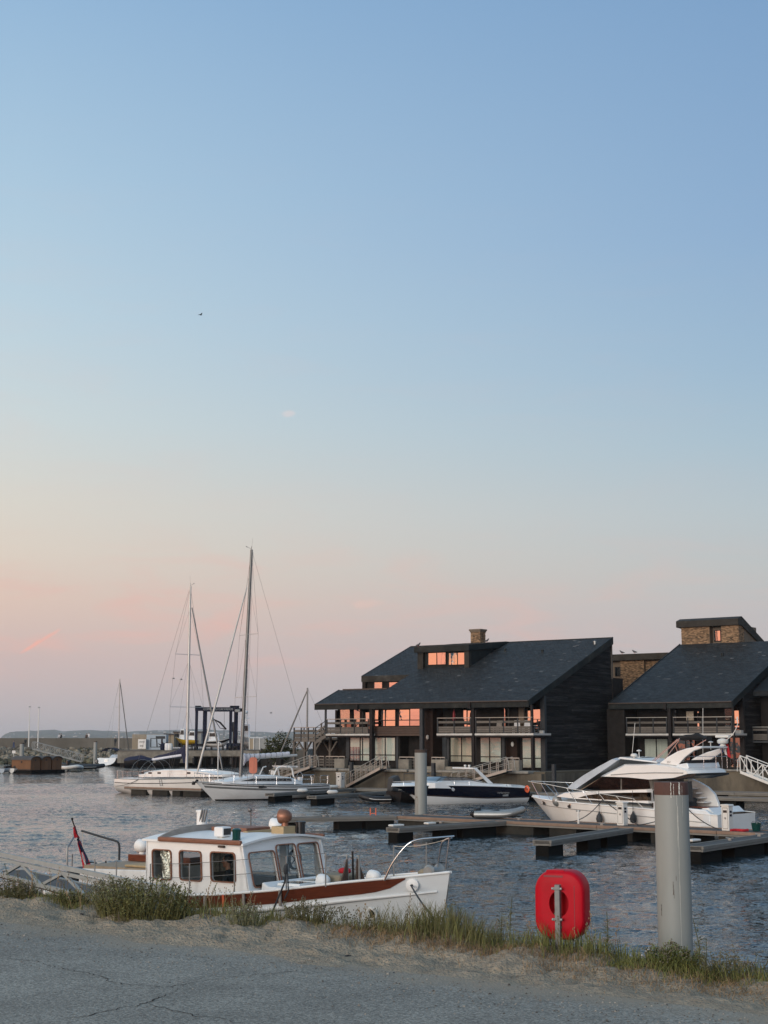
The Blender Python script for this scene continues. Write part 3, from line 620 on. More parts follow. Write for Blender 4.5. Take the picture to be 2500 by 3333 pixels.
# scrub growing between the boulders
def tuft_mesh(mb, cols, r, x, y, z, hgt, rad, n, cg, lean=.5, w=.03, segs=2):
    for i in range(n):
        a = r.uniform(0, 2 * math.pi); rr_ = rad * math.sqrt(r.random()); bx_, by_ = x + rr_ * math.cos(a), y + rr_ * math.sin(a)
        hh = hgt * r.uniform(.5, 1.1); la = r.uniform(0, 2 * math.pi); ll = hh * lean * r.uniform(.1, 1); ww = w * r.uniform(.6, 1.3); ta = r.uniform(0, math.pi); tx, ty = math.cos(ta) * ww / 2, math.sin(ta) * ww / 2
        V, F = [], []
        for k in range(segs + 1):
            t = k / (segs + .6); cx_, cy_ = bx_ + ll * math.cos(la) * t * t, by_ + ll * math.sin(la) * t * t; tw = 1 - t * .75
            V += [(cx_ - tx * tw, cy_ - ty * tw, z + hh * t), (cx_ + tx * tw, cy_ + ty * tw, z + hh * t)]
            if k: F.append((2 * k - 2, 2 * k - 1, 2 * k + 1, 2 * k))
        V.append((bx_ + ll * math.cos(la), by_ + ll * math.sin(la), z + hh * (1 - .15 * lean))); F.append((2 * segs, 2 * segs + 1, 2 * segs + 2))
        mb.add(V, F); c = cg(r); cols += [c] * len(F)
mb, cols = MB(), []; r = np.random.default_rng(21)
for i in range(120):
    u, v = r.random(), r.random() * .8
    tuft_mesh(mb, cols, r, bwx(-150 + 560 * u, 292), BD - 6 - 9 * v, 2.1 - 1.9 * v, r.uniform(.5, 1.1), .8, 16, lambda r: np.array([.06, .065, .03]) * r.uniform(.5, 1.4), w=.25)
o = mb.build('scrub', 'leaf'); tint(o, np.array(cols)); o['kind'] = 'stuff'; o['label'] = 'dull green scrub growing among the breakwater boulders'

# ---- land under the houses and the boatyard
HO = atD(1720, 2299, 116); HB = Fr(HO, R(-36))       # frame of the waterfront houses: x along the front, y inward
land = MB(); land.prism([(-24.5, -.9), (1.9, -.9), (1.9, 10.9), (60, 10.9), (60, 120), (-24.5, 120)], (HO[0], HO[1], -2), HB.ax, HB.ay, (0, 0, 1), 4.0)
o = land.build('ground', 'ground_earth'); o['kind'] = 'structure'

# ================================================================== WATERFRONT HOUSES
M_ROOF = .395; Z_EAVE = 7.45
def under(y): return Z_EAVE - .34 + M_ROOF * y
def window(parent, x0, x1, z0, z1, y, splits=(), zs=None, g='glass_mirror', back=None, fr='frame_dark', t=.07, bx=None):
    """window in a wall facing -y at depth y: frame with recessed panes; back = curtain or blind behind the glass"""
    cx = [x0] + list(splits) + [x1]; cz = [z0] + ([zs] if zs else []) + [z1]
    holes = []
    for a, b in zip(cx[:-1], cx[1:]):
        for c, d in zip(cz[:-1], cz[1:]): holes.append((a + t / 2, b - t / 2, c + t / 2, d - t / 2))
    loops = [[(x0 - t / 2, z0 - t / 2), (x1 + t / 2, z0 - t / 2), (x1 + t / 2, z1 + t / 2), (x0 - t / 2, z1 + t / 2)]] + [[(a, c), (b, c), (b, d), (a, d)] for a, b, c, d in holes]
    f = MB().prism(loops, (0, y - .06, 0), (1, 0, 0), (0, 0, 1), (0, 1, 0), .06).build('window', fr, parent)
    for a, b, c, d in holes:
        tl = (random.uniform(-.035, .03), 0, random.uniform(-.035, .035)) if g == 'glass_mirror' else (0, 0, 0)
        piece('pane', g, f, (a - .01, y - .03, c - .01), (b + .01, y - .022, d + .01), tl)
    if back:
        for a, b in zip(cx[:-1], cx[1:]):
            if back == 'curtain':
                n = max(int((b - a) / .05), 6); q = MB().grid([[(a + (b - a) * i / n, y + .008 + .012 * math.sin(i * 1.9), z0), (a + (b - a) * i / n, y + .008 + .012 * math.sin(i * 1.9), z1)] for i in range(n + 1)]); q.build('curtain', 'curtain', f, smooth=60)
            else: piece('blind', back, f, (a, y + .0, z0), (b, y + .015, z1))
    return f
def PX(px, py, y): return HB.on(px, py, 1, y)
def railing(parent, x0, x1, y, zf, n, top=1.32, ends=True, m='grey_wood', toprail='aluminium', boards=((.88, .17), (.46, .15), (.29, .15), (.12, .15)), ax='x'):
    """balcony rail: posts, boards and a pale top rail; runs along x at depth y or along y at x"""
    def P(a, z): return (a, y, z) if ax == 'x' else (y, a, z)
    for i in range(n + 1):
        a = x0 + (x1 - x0) * i / n; stick('post', 'frame_grey', parent, P(a, zf - .08), P(a, zf + top - .03), .09, .07)
    for i in range(n):
        a, b = x0 + (x1 - x0) * i / n, x0 + (x1 - x0) * (i + 1) / n
        for zc, hh in boards: stick('board', m, parent, P(a + .06, zf + zc), P(b - .06, zf + zc), .035, hh)
    stick('top_rail', toprail, parent, P(x0 - .05, zf + top), P(x1 + .05, zf + top), .05, .045)
def slates(parent, region, z0, m, y0, w=.34, rowh=.24, seed=1, holes=()):
    """overlapping slates on the slope; region(x, y) tells where the roof is"""
    r = np.random.default_rng(seed); mb = MB(); cols = []; cosm = 1 / math.sqrt(1 + m * m)
    (xa, xb, ya, yb) = region; k = 0; y = ya
    while y < yb - .02:
        off = (k % 2) * w / 2 + r.uniform(-.02, .02); x = xa - off
        while x < xb:
            a, b = max(x, xa), min(x + w - .012, xb)
            if b - a > .04 and not any(h[0] < (a + b) / 2 < h[1] and h[2] < y + .1 < h[3] for h in holes):
                lift = .016 + r.uniform(0, .014); y1 = min(y + rowh * cosm * 1.15, yb); tl = r.uniform(-.004, .004)
                A = [(a, y, z0 + m * (y - y0) + lift + tl), (b, y, z0 + m * (y - y0) + lift - tl), (b, y1, z0 + m * (y1 - y0) + .004), (a, y1, z0 + m * (y1 - y0) + .004), (a, y, z0 + m * (y - y0) - .004), (b, y, z0 + m * (y - y0) - .004)]
                mb.add(A, [(0, 1, 2, 3), (4, 5, 1, 0), (0, 3, 4), (1, 5, 2)])
                c = np.array([.022, .027, .031]) * r.uniform(.66, 1.34)
                if r.random() < .009: c = np.array([.10, .105, .105]) * r.uniform(.6, 1.1)
                cols += [c] * 4
            x += w
        y += rowh * cosm; k += 1
    o = mb.build('slates', 'slate', parent, kind='stuff'); tint(o, np.array(cols)); return o
def brickwork(parent, faces, name='bricks', seed=3, bw=.23, bh=.085):
    """rough brick skin on wall faces: (origin, u, normal, width, height)"""
    r = np.random.default_rng(seed); mb = MB(); cols = []
    for o, u, nrm, W, Hh in faces:
        o, u, nrm = V3(o), V3(u), V3(nrm); k = 0; z = 0
        while z < Hh - .02:
            x = -(k % 2) * bw / 2
            while x < W:
                a, b = max(x + .006, 0), min(x + bw - .006, W)
                if b - a > .03:
                    d = r.uniform(.010, .045); h1 = min(z + bh - .012, Hh); q = r.uniform(-.012, .012, 4)
                    P = [o + u * a + Z * z, o + u * b + Z * z, o + u * b + Z * h1, o + u * a + Z * h1]; Pn = [p + nrm * (d + q[i]) for i, p in enumerate(P)]
                    mb.add(P + Pn, [(4, 5, 6, 7), (0, 1, 5, 4), (1, 2, 6, 5), (2, 3, 7, 6), (3, 0, 4, 7)]); c = np.array([.27, .175, .10]) * r.uniform(.4, 1.25)
                    if r.random() < .12: c = c * .5
                    cols += [c] * 5
                x += bw
            z += bh; k += 1
    ob = mb.build(name, 'brick', parent, kind='stuff'); tint(ob, np.array(cols)); return ob
def gable_planks(parent, x, y0, y1, zb, ztop, yext=None, zext=0, ph=.19, seed=4, nsplit=(3.0, 5.5)):
    r = random.Random(seed); z = zb
    while z < ztop:
        ya = max(y0, (z + ph - (Z_EAVE - .34)) / M_ROOF + GY); yb = y1 if not (yext and z < zext) else yext
        a = ya
        while a < yb - .05:
            b = min(a + r.uniform(*nsplit), yb)
            if yb - b < .6: b = yb
            piece('plank', 'dark_wood', parent, (x - .02 + r.uniform(-.008, .010), a + .006, z + .006), (x + .03 + r.uniform(-.012, .016), b - .006, z + ph - .008)); a = b
        z += ph

# ---------------------------------------------------------------- the nearer house
h1 = thing('apartment_house', 'large dark timber waterfront house with long slate roof, dormer and chimney', 'building', (HO[0], HO[1], 0), R(-36))
GY = 0.0; XL, XN = -21.2, -16.0; YR = 14.4
cosr = 1 / math.sqrt(1 + M_ROOF ** 2); sl = Vector((0, cosr, M_ROOF * cosr)); nr = Vector((0, -M_ROOF * cosr, cosr)); k_ = 1 / cosr
roof = MB().prism([(XL, 0), (0, 0), (0, YR * k_), (XL, YR * k_), (XL, 6.65 * k_), (XN, 6.65 * k_), (XN, 3.3 * k_), (XL, 3.3 * k_)], (0, 0, Z_EAVE), (1, 0, 0), sl, nr, -.30).build('roof', 'slate_base', h1)
slates(roof, (XL, 0, .02, 3.3), Z_EAVE, M_ROOF, 0, seed=1)
slates(roof, (XN, 0, 3.3, 6.65), Z_EAVE, M_ROOF, 0, seed=2)
slates(roof, (XL, 0, 6.65, YR), Z_EAVE, M_ROOF, 0, seed=3, holes=((-15.9, -10.75, 8.4, 14.2),))
MB().bx(XL - .03, .03, -.10, -.03, 6.97, 7.43).build('fascia', 'fascia', roof)
MB().prism([(-.1, 6.96), (-.1, 7.50), (YR + .02, 7.53 + M_ROOF * YR), (YR + .02, 6.90 + M_ROOF * YR)], (.005, 0, 0), (0, 1, 0), (0, 0, 1), (1, 0, 0), .08).build('verge_board', 'fascia', roof)
for ya, yb in ((-.1, 3.32), (6.63, YR)):
    MB().prism([(ya, 7.0 + M_ROOF * ya), (ya, 7.5 + M_ROOF * ya), (yb, 7.5 + M_ROOF * yb), (yb, 7.0 + M_ROOF * yb)], (XL - .075, 0, 0), (0, 1, 0), (0, 0, 1), (1, 0, 0), .07).build('verge_board', 'fascia', roof)
MB().tube([(XL, -.15, 7.44), (.02, -.15, 7.44)], .06, 8).build('gutter', 'gutter', roof, smooth=50)
MB().bx(XL + .4, XN, 3.25, 3.37, Z_EAVE + M_ROOF * 3.3 - .05, Z_EAVE + M_ROOF * 3.3 + .09).build('roof_edge_cap', 'gutter', roof)
MB().bx(XL, XN + .05, 6.56, 6.63, Z_EAVE + M_ROOF * 6.65 - .52, Z_EAVE + M_ROOF * 6.65 + .02).build('fascia', 'fascia_grey', roof)
MB().bx(XL, 0.02, YR - .02, YR + .14, Z_EAVE + M_ROOF * YR - .1, Z_EAVE + M_ROOF * YR + .06).build('ridge_cap', 'fascia', roof)
for vx, vy in ((-5.1, 11.2), (-.9, 12.9), (-9.3, 11.9)):
    zc = Z_EAVE + M_ROOF * vy; MB().lathe([(.10, -.1), (.10, .18), (.14, .18), (.14, .26), (.02, .30)], (vx, vy, zc), 8).build('roof_vent', 'galv' if vx > -2 else 'fascia', roof)
# body of the house behind the verandas
body = MB()
body.prism([(2.75, 1.9), (YR - .1, 1.9), (YR - .1, under(YR) - .02), (2.75, under(2.75) - .02)], (-15.95, 0, 0), (0, 1, 0), (0, 0, 1), (1, 0, 0), 15.75)
body.prism([(2.75, 1.9), (YR - .1, 1.9), (YR - .1, under(YR) - .02), (6.9, under(6.9) - .02), (6.9, 8.1), (2.75, under(2.75) - .1)], (-20.95, 0, 0), (0, 1, 0), (0, 0, 1), (1, 0, 0), 4.98)
body.bx(-.20, -.05, 14.35, 16.3, 1.9, 9.7)
wall1 = body.build('wall', 'dark_wall', h1)
gable_planks(wall1, -.16, 2.72, YR - .05, 2.0, 12.6, 16.3, 9.6)
MB().bx(-.35, .06, 2.4, 2.70, 1.95, 7.9).build('corner_post', 'frame_grey', h1)
MB().bx(-.16, -.02, YR - .10, YR + .02, 9.6, 12.9).build('corner_board', 'grey_wood', h1)
# clerestory above the roof step
f_ = PX(1218, 2220, 6.88), PX(1246, 2243, 6.88), PX(1266, 2220, 6.88), PX(1297, 2243, 6.88)
window(h1, f_[0][0], f_[1][0], f_[1][2] - .15, f_[0][2], 6.86); window(h1, f_[2][0], f_[3][0], f_[3][2] - .15, f_[2][2], 6.86)
MB().bx(XL + .05, XL + .4, 6.6, 6.86, 8.2, 9.75).build('corner_post', 'frame_dark', h1)
# upper bay between the balconies: boards below, four-light windows above
bay = MB().bx(-15.65, -10.86, .86, 2.76, 4.74, 7.08).build('bay', 'dark_wall', h1)
for i in range(4): piece('board', 'brown_wood', bay, (-15.66, .80, 4.75 + .195 * i), (-10.85, .87, 4.75 + .195 * i + .18))
a, b = PX(1219.5, 2308, .8), PX(1288, 2364, .8); zs = PX(1250, 2344.5, .8)[2]
window(h1, a[0], b[0], b[2], a[2] + .06, .82, [PX(1254.5, 2330, .8)[0]], zs)
a, b = PX(1298, 2308, .8), PX(1368.5, 2363, .8)
window(h1, a[0], b[0], b[2], a[2] + .06, .82, [PX(1334, 2330, .8)[0]], zs)
# corner room, upper floor left
for p0, p1 in ((1107, 1140), (1147, 1173), (1183, 1207)):
    a, b = PX(p0, 2310, 2.7), PX(p1, 2350, 2.7); window(h1, a[0], b[0], 4.95, a[2] + .02, 2.72)
for p in (1096, 1143.5, 1178): c = PX(p, 2330, 2.6); MB().bx(c[0] - .10, c[0] + .10, 2.5, 2.68, 4.9, 7.0).build('pier', 'frame_dark', h1)
# recessed windows, upper floor right
for p0, p1, sp in ((1507, 1537, [1520.5]), (1640, 1659, []), (1716, 1767, [1734])):
    a, b = PX(p0, 2306, 2.7), PX(p1, 2400, 2.7); window(h1, a[0], b[0], 4.95, a[2] + .08, 2.72, [PX(s, 2330, 2.7)[0] for s in sp], 5.62 if p0 > 1700 else None)
for p0, p1 in ((1692, 1709),): a, b = PX(p0, 2306, 2.7), PX(p1, 2336, 2.7); MB().bx(a[0], b[0], 2.5, 2.74, 4.9, 7.3).build('pier', 'brick' if False else 'mortar', h1)
# ground floor windows
lower = MB().bx(-18.75, -13.35, 1.5, 2.76, 1.95, 4.74).build('wall_block', 'dark_wall', h1)
def lowwin(p0, p1, t0, t1, y, sp, zs, back, fr='frame_dark'):
    a, b = PX(p0, t0, y), PX(p1, t1, y); return window(h1, a[0], b[0], b[2], a[2], y, [PX(s, t0, y)[0] for s in sp], PX(p0, zs, y)[2] if zs else None, 'glass_room', back, fr)
w = lowwin(1139.5, 1205, 2400, 2477, 1.46, [1173], 2456, 'curtain')
a, b, c = PX(1140, 2431, 1.46), PX(1171.5, 2477, 1.46), PX(1173, 2456, 1.46)
piece('hanging_cloth', 'magenta_cloth', w, (a[0], 1.465, b[2]), (b[0], 1.475, a[2]))
lowwin(1220, 1288, 2400, 2477, 1.46, [1254.5], 2457, 'curtain')
lowwin(1466, 1542, 2400, 2481, 2.7, [1503], 2460, 'blind')
lowwin(1563, 1633, 2400, 2482, 2.7, [1594], 2463, 'curtain')
lowwin(1699.5, 1732, 2401, 2500, 2.7, [], 2468, 'curtain'); lowwin(1740, 1767, 2401, 2500, 2.7, [], 2468, 'curtain')
a, b = PX(1429, 2402, 2.7), PX(1456, 2480, 2.7); MB().bx(a[0], b[0], 2.6, 2.74, 2.1, 4.6).build('door', 'frame_grey', h1)
for p0, p1 in ((1390, 1422), (1646, 1690)): a, b = PX(p0, 2402, 2.6), PX(p1, 2480, 2.6); MB().bx(a[0], b[0], 2.3, 2.76, 2.0, 4.74).build('brick_pier', 'dark_brick', h1)
a, b = PX(1376, 2400, 1.5), PX(1388, 2480, 1.5); MB().bx(a[0], a[0] + 1.2, 1.2, 2.76, 2.0, 7.0).build('brick_pier', 'dark_brick', h1)
for p0, p1 in ((1290, 1298), (1128, 1138), (1456, 1463), (1634, 1644)): a, b = PX(p0, 2402, 1.45), PX(p1, 2480, 1.45); MB().bx(a[0], b[0], 1.38, 1.6, 2.0, 4.72).build('pier', 'frame_grey', h1)
# verandas: main posts, slabs, railings
for p, w_, z0, m in ((1061, .14, 4.7, 'frame_grey'), (1209, .30, 2.0, 'frame_dark'), (1373, .30, 2.0, 'frame_grey'), (1541, .26, 2.0, 'frame_dark'), (1733, .18, 2.0, 'frame_dark')):
    x = PX(p, 2390, .12)[0]; MB().bx(x - w_ / 2, x + w_ / 2, .0, w_, z0, 7.1).build('post', m, h1)
for p0, p1 in ((1061, 1203), (1422, 1537), (1546, 1737)):
    x0, x1 = PX(p0, 2390, 0)[0], PX(p1, 2390, 0)[0]; bal = MB().bx(x0, x1, -.04, 2.72, 4.78, 4.93).build('balcony', 'slab_white', h1)
    MB().bx(x0, x1, -.02, 2.72, 4.64, 4.775).build('balcony_beam', 'frame_dark', bal)
    n = 4 if p1 - p0 > 150 else 3 if p0 < 1100 else 2
    railing(bal, x0 + .1, x1 - .15, .02, 4.95, n, top=1.22)
    if p0 != 1546: railing(bal, .02, 2.6, x0 + .06, 4.95, 2, top=1.22, ax='y')
MB().bx(-.30, .02, 2.15, 2.68, 4.72, 5.15).build('balcony_edge', 'slab_white', h1)
for p in (1163, 1529):       # rain hopper and downpipe
    x = PX(p, 2300, -.1)[0]; MB().bx(x - .13, x + .13, -.24, -.105, 6.9, 7.42).tube([(x, -.17, 6.9), (x + .45, .05, 6.72), (x + .5, .0, 2.1)], .05, 6).build('downpipe', 'frame_dark', h1)
for p in (1393, 1668): c = PX(p, 2390 if p < 1500 else 2412, 1.15 if p < 1500 else 2.2); MB().ell((c[0], 1.08 if p < 1500 else 2.2, c[2] - .25), (.13, .10, .20)).build('wall_lamp', 'white_metal', h1, smooth=80)
# dormer
D0_, D1_ = -16.0, -10.65
dz = Z_EAVE + M_ROOF * 8.3
dorm = MB().prism([(8.3, dz - .2), (8.3, 12.1), (YR, 12.75), (YR, dz - .2)], (D0_, 0, 0), (0, 1, 0), (0, 0, 1), (1, 0, 0), D1_ - D0_).build('dormer', 'fascia', h1)
MB().prism([(7.75, 12.08), (7.75, 12.58), (YR + .1, 13.22), (YR + .1, 12.74)], (D0_ - .25, 0, 0), (0, 1, 0), (0, 0, 1), (1, 0, 0), D1_ - D0_ + .45).build('dormer_roof', 'fascia', dorm)
slates(dorm, (D0_ - .2, D1_ + .15, 7.8, YR), 12.585, .0945, 7.75, seed=9)
for x0, x1 in ((D0_ - .04, D0_ + .55), (D1_ - .45, D1_ + .04)): MB().bx(x0, x1, 8.0, 8.4, dz - .1, 12.1).build('dormer_cheek', 'fascia_grey', dorm)
for p0, p1 in ((1393, 1452), (1460, 1520)):
    a, b = PX(p0, 2125, 8.25), PX(p1, 2163, 8.25); window(h1, a[0], b[0], b[2], a[2], 8.27, [(a[0] + b[0]) / 2])
# chimney
ch = MB().bx(-14.55, -13.55, 14.5, 15.4, 11.5, 14.35).build('chimney', 'mortar', h1)
brickwork(ch, [((-14.55, 14.5, 12.4), (1, 0, 0), (0, -1, 0), 1.0, 1.95), ((-13.55, 14.5, 12.4), (0, 1, 0), (1, 0, 0), .9, 1.95)], seed=11)
MB().bx(-14.68, -13.42, 14.37, 15.53, 14.35, 14.5).bx(-14.62, -13.48, 14.43, 15.47, 14.22, 14.345).build('chimney_cap', 'mortar', ch)
# terrace in front: low planters and gate-like rails
for p0, p1, y in ((1087, 1121, -.4), (1296, 1330, -.4), (1403, 1447, -.4), (1652, 1690, -.4)):
    a, b = PX(p0, 2500, y), PX(p1, 2500, y); MB().bx(a[0], b[0], y, y + .5, 2.0, 2.85).build('planter', 'concrete', h1, bevel=.05)
for p0, p1 in ((1004, 1055), (1061, 1122), (1300, 1372), (1405, 1448), (1650, 1690)):
    a, b = PX(p0, 2460, .3), PX(p1, 2460, .3); rl = thing_rail = MB().bx(a[0], b[0], .28, .34, 2.98, 3.05).build('terrace_rail', 'aluminium', h1)
    for i in range(4): x = a[0] + (b[0] - a[0]) * i / 3; stick('post', 'grey_wood', rl, (x, .31, 2.0), (x, .31, 2.98), .07, .07)
    for zc in (2.75, 2.52, 2.3): stick('board', 'grey_wood', rl, (a[0], .31, zc), (b[0], .31, zc), .03, .14)

# veranda furniture, seen over the rails
def chair(px, y, label, m='board_grey', rz=0.0, host=HB, z=4.95):
    c = host.on(px, 2360, 1, y); t = thing('garden_chair', label, 'chair', host.w((c[0], y, z)), R(-36) + rz)
    MB().bx(-.25, .25, -.25, .25, .40, .45).build('seat', m, t); MB().prism([(-.25, .45), (.25, .45), (.22, 1.0), (-.22, 1.0)], (0, .24, 0), (1, 0, 0), (0, .12, 1), (0, 1, 0), .04).build('backrest', m, t)
    for sx in (-.22, .22):
        for sy in (-.22, .22): stick('leg', m, t, (sx, sy, 0), (sx, sy, .41), .04, .04)
    return t
chair(1618, 1.2, 'pale slatted garden chair on the first right-hand balcony, seen over its rail', 'board_grey')
chair(1680, 1.3, 'light canvas deck chair at the left of the pair on the end balcony', 'white_cloth', .3)
chair(1713, 1.3, 'light canvas deck chair at the right of the pair on the end balcony', 'white_cloth', .3)
chair(1128, 1.2, 'pink-draped chair on the left corner balcony', 'coral_plastic')
c = HB.on(1478, 2330, 1, 1.4); t = thing('parasol', 'closed dark red parasol standing on the middle balcony', 'parasol', HB.w((c[0], 1.4, 4.94)))
MB().lathe([(.02, 0), (.02, 2.0)], n=6).build('pole', 'frame_grey', t); MB().lathe([(.05, .95), (.14, 1.1), (.10, 1.7), (.03, 1.95)], n=9).build('canopy', 'red_dark', t, smooth=60); MB().lathe([(.25, 0), (.25, .06), (.05, .08)]).build('base', 'concrete', t)

# ---------------------------------------------------------------- timber deck and stairs left of the house
dk = thing('timber_deck', 'raised grey timber sun deck on posts with stairs, left of the house', 'deck', (HO[0], HO[1], 0), R(-36))
xa, xb = PX(956, 2370, 0)[0], PX(1027, 2370, 0)[0]; xc = PX(1060, 2370, 0)[0]
MB().bx(xa, xb, .0, 4.2, 4.30, 4.40).build('floor', 'grey_wood', dk)
railing(dk, xa + .03, xb, .02, 4.36, 3, top=1.13, boards=((.82, .18), (.42, .30), (.06, .34)))
railing(dk, .05, 4.1, xa + .03, 4.36, 3, top=1.13, ax='y', boards=((.82, .18), (.42, .30), (.06, .34)))
railing(dk, xa + .03, xb, 4.15, 4.36, 3, top=1.13, boards=((.82, .18), (.42, .30), (.06, .34)))
for i in range(4): stick('tread', 'grey_wood', dk, (xb + .12 + .26 * i, .0, 4.48 + .14 * i), (xb + .12 + .26 * i, 1.1, 4.48 + .14 * i), .26, .05)
for dz_, hh in ((.35, .26), (.72, .16), (1.13, .05)): stick('stair_board', 'grey_wood' if dz_ < 1 else 'frame_grey', dk, (xb, .02, 4.32 + dz_), (xc, .02, 4.90 + dz_), .04, hh)
stick('post', 'grey_wood', dk, (xb + .62, .03, 4.2), (xb + .62, .03, 5.85), .1, .1); stick('stringer', 'grey_wood', dk, (xb, .02, 4.2), (xc, .02, 4.75), .06, .28)
for p, y in ((958, .1), (1027, .1), (993, 2.2), (1075, 1.6), (1140, 2.2)):
    x = PX(p, 2430, y)[0]; stick('post', 'grey_wood', dk, (x, y, 1.95), (x, y, 4.35 if p < 1050 else 4.7), .19, .19)
    for sg in (-1, 1):
        if p in (993, 1075): stick('brace', 'grey_wood', dk, (x, y, 3.3), (x + sg * .75, y, 4.3), .12, .12)
stick('brace', 'grey_wood', dk, (PX(1029, 2440, .1)[0], .1, 3.55), (PX(1050, 2400, .1)[0], .1, 4.55), .13, .13); stick('brace', 'grey_wood', dk, (PX(960, 2440, .1)[0], .1, 3.7), (PX(975, 2400, .1)[0], .1, 4.3), .12, .12)
for i in range(26): piece('plank', 'grey_wood', dk, (xa + .02, .05 + .16 * i, 4.402), (xb - .02, .05 + .16 * i + .145, 4.425))
# dark undercroft behind the deck posts
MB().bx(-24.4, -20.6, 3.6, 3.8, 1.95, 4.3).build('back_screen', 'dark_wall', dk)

# ---------------------------------------------------------------- the house further right, same build, set back
OX, OY = .8, 12.05
h2 = thing('apartment_house', 'second dark timber house at right with plain slate roof and brick roof tower', 'building', (HO[0], HO[1], 0), R(-36))
X1, X2, Y0, Y1 = OX, 11.7, OY, OY + 14.4
GY = OY
roof2 = MB().prism([(X1, 0), (X2, 0), (X2, 14.4 * k_), (X1, 14.4 * k_)], (0, Y0, Z_EAVE), (1, 0, 0), sl, nr, -.30).build('roof', 'slate_base', h2)
slates(roof2, (X1, X2, Y0 + .02, Y1), Z_EAVE, M_ROOF, Y0, seed=5)
MB().bx(X1 - .03, X2 + .03, Y0 - .10, Y0 - .03, 6.97, 7.43).build('fascia', 'fascia', roof2)
MB().tube([(X1, Y0 - .15, 7.44), (X2 + .02, Y0 - .15, 7.44)], .06, 8).build('gutter', 'gutter', roof2, smooth=50)
for xx in (X2 + .005, X1 - .08): MB().prism([(Y0 - .1, 6.96), (Y0 - .1, 7.5), (Y1 + .02, 7.53 + M_ROOF * 14.4), (Y1 + .02, 6.9 + M_ROOF * 14.4)], (xx, 0, 0), (0, 1, 0), (0, 0, 1), (1, 0, 0), .075).build('verge_board', 'fascia', roof2)
for vx, vy in ((6.4, 22.9), (9.9, 25.0)): MB().lathe([(.09, -.1), (.09, .18), (.13, .18), (.13, .26), (.02, .30)], (vx, vy, Z_EAVE + M_ROOF * (vy - Y0)), 8).build('roof_vent', 'fascia', roof2)
wall2 = MB().prism([(Y0 + 2.75, 1.9), (Y1 - .1, 1.9), (Y1 - .1, under(14.3)), (Y0 + 2.75, under(2.75))], (X1 + .15, 0, 0), (0, 1, 0), (0, 0, 1), (1, 0, 0), X2 - X1 - .4).build('wall', 'dark_wall', h2)
gable_planks(wall2, X2 - .21, Y0 + 2.72, Y1 - .05, 2.0, 12.6, seed=6)
MB().bx(X2 - .45, X2 - .05, Y0 + 2.4, Y0 + 2.70, 1.95, 7.9).build('corner_post', 'frame_dark', h2)
y2 = Y0 + 2.7
a, b = PX(2358, 2305, y2), PX(2412, 2380, y2); window(h2, a[0], b[0], 4.95, 6.98, y2 + .02, [PX(2388, 2330, y2)[0]], 5.6)
a, b = PX(2268, 2315, y2), PX(2277, 2335, y2); window(h2, a[0], b[0], 5.2, a[2] + .1, y2 + .02)
a, b = PX(2194, 2312, y2), PX(2201, 2335, y2); window(h2, a[0], b[0], 5.2, a[2] + .05, y2 + .02)
a, b = PX(2040, 2404, y2), PX(2078, 2470, y2); window(h2, a[0], b[0], 2.2, a[2], y2 + .02, [(a[0] + b[0]) / 2], None, 'glass_tint')
a, b = PX(2097, 2404, y2), PX(2176, 2470, y2); window(h2, a[0], b[0], 2.2, a[2], y2 + .02, [PX(2136, 2410, y2)[0]], None, 'glass_room', 'curtain')
a, b = PX(2196, 2404, y2), PX(2270, 2470, y2); window(h2, a[0], b[0], 2.2, a[2], y2 + .02, [(a[0] + b[0]) / 2], None, 'glass_tint')
a, b = PX(2375, 2400, y2), PX(2412, 2470, y2); window(h2, a[0], b[0], 2.2, a[2], y2 + .02, [PX(2391, 2410, y2)[0]], None, 'glass_tint', 'curtain')
for p0, p1 in ((2037, 2176), (2190, 2388)):
    x0, x1 = PX(p0, 2390, Y0)[0], PX(p1, 2390, Y0)[0]; bal = MB().bx(x0, x1, Y0 - .04, Y0 + 2.72, 4.78, 4.93).build('balcony', 'slab_white', h2)
    railing(bal, x0 + .1, x1 - .15, Y0 + .02, 4.95, 3 if p0 < 2100 else 4, top=1.30); MB().bx(x0, x1, Y0 - .02, Y0 + 2.72, 4.64, 4.775).build('balcony_beam', 'frame_dark', bal)
MB().bx(X2 - .6, X2 - .1, Y0 + 1.9, Y0 + 2.68, 4.72, 5.2).build('balcony_edge', 'slab_white', h2)
for p, w_ in ((2181, .26), (2389, .16)):
    x = PX(p, 2390, Y0 + .1)[0]; MB().bx(x - w_ / 2, x + w_ / 2, Y0, Y0 + w_, 2.0, 7.1).build('post', 'frame_dark', h2)
a = PX(2167, 2300, Y0)[0]; MB().bx(a - .13, a + .13, Y0 - .24, Y0 - .105, 6.9, 7.42).tube([(a, Y0 - .17, 6.9), (a + .3, Y0 + .05, 6.72), (a + .35, Y0, 2.1)], .05, 6).build('downpipe', 'frame_dark', h2)
a, b = PX(1990, 2420, Y0 + .4), PX(2036, 2420, Y0 + .4); MB().bx(a[0] - .3, b[0], Y0 + .3, Y0 + 2.76, 1.95, 7.0).build('end_wall', 'dark_wall', h2)
MB().prism([(-.32, 0), (.32, 0), (.32, .75), (-.32, .75)], (PX(2246, 2335, Y0 + 1.6)[0], Y0 + 1.6, 6.0), (1, 0, 0), (0, 0, 1), (0, 1, 0), .02).build('wall_hanging', 'photo_print', h2)
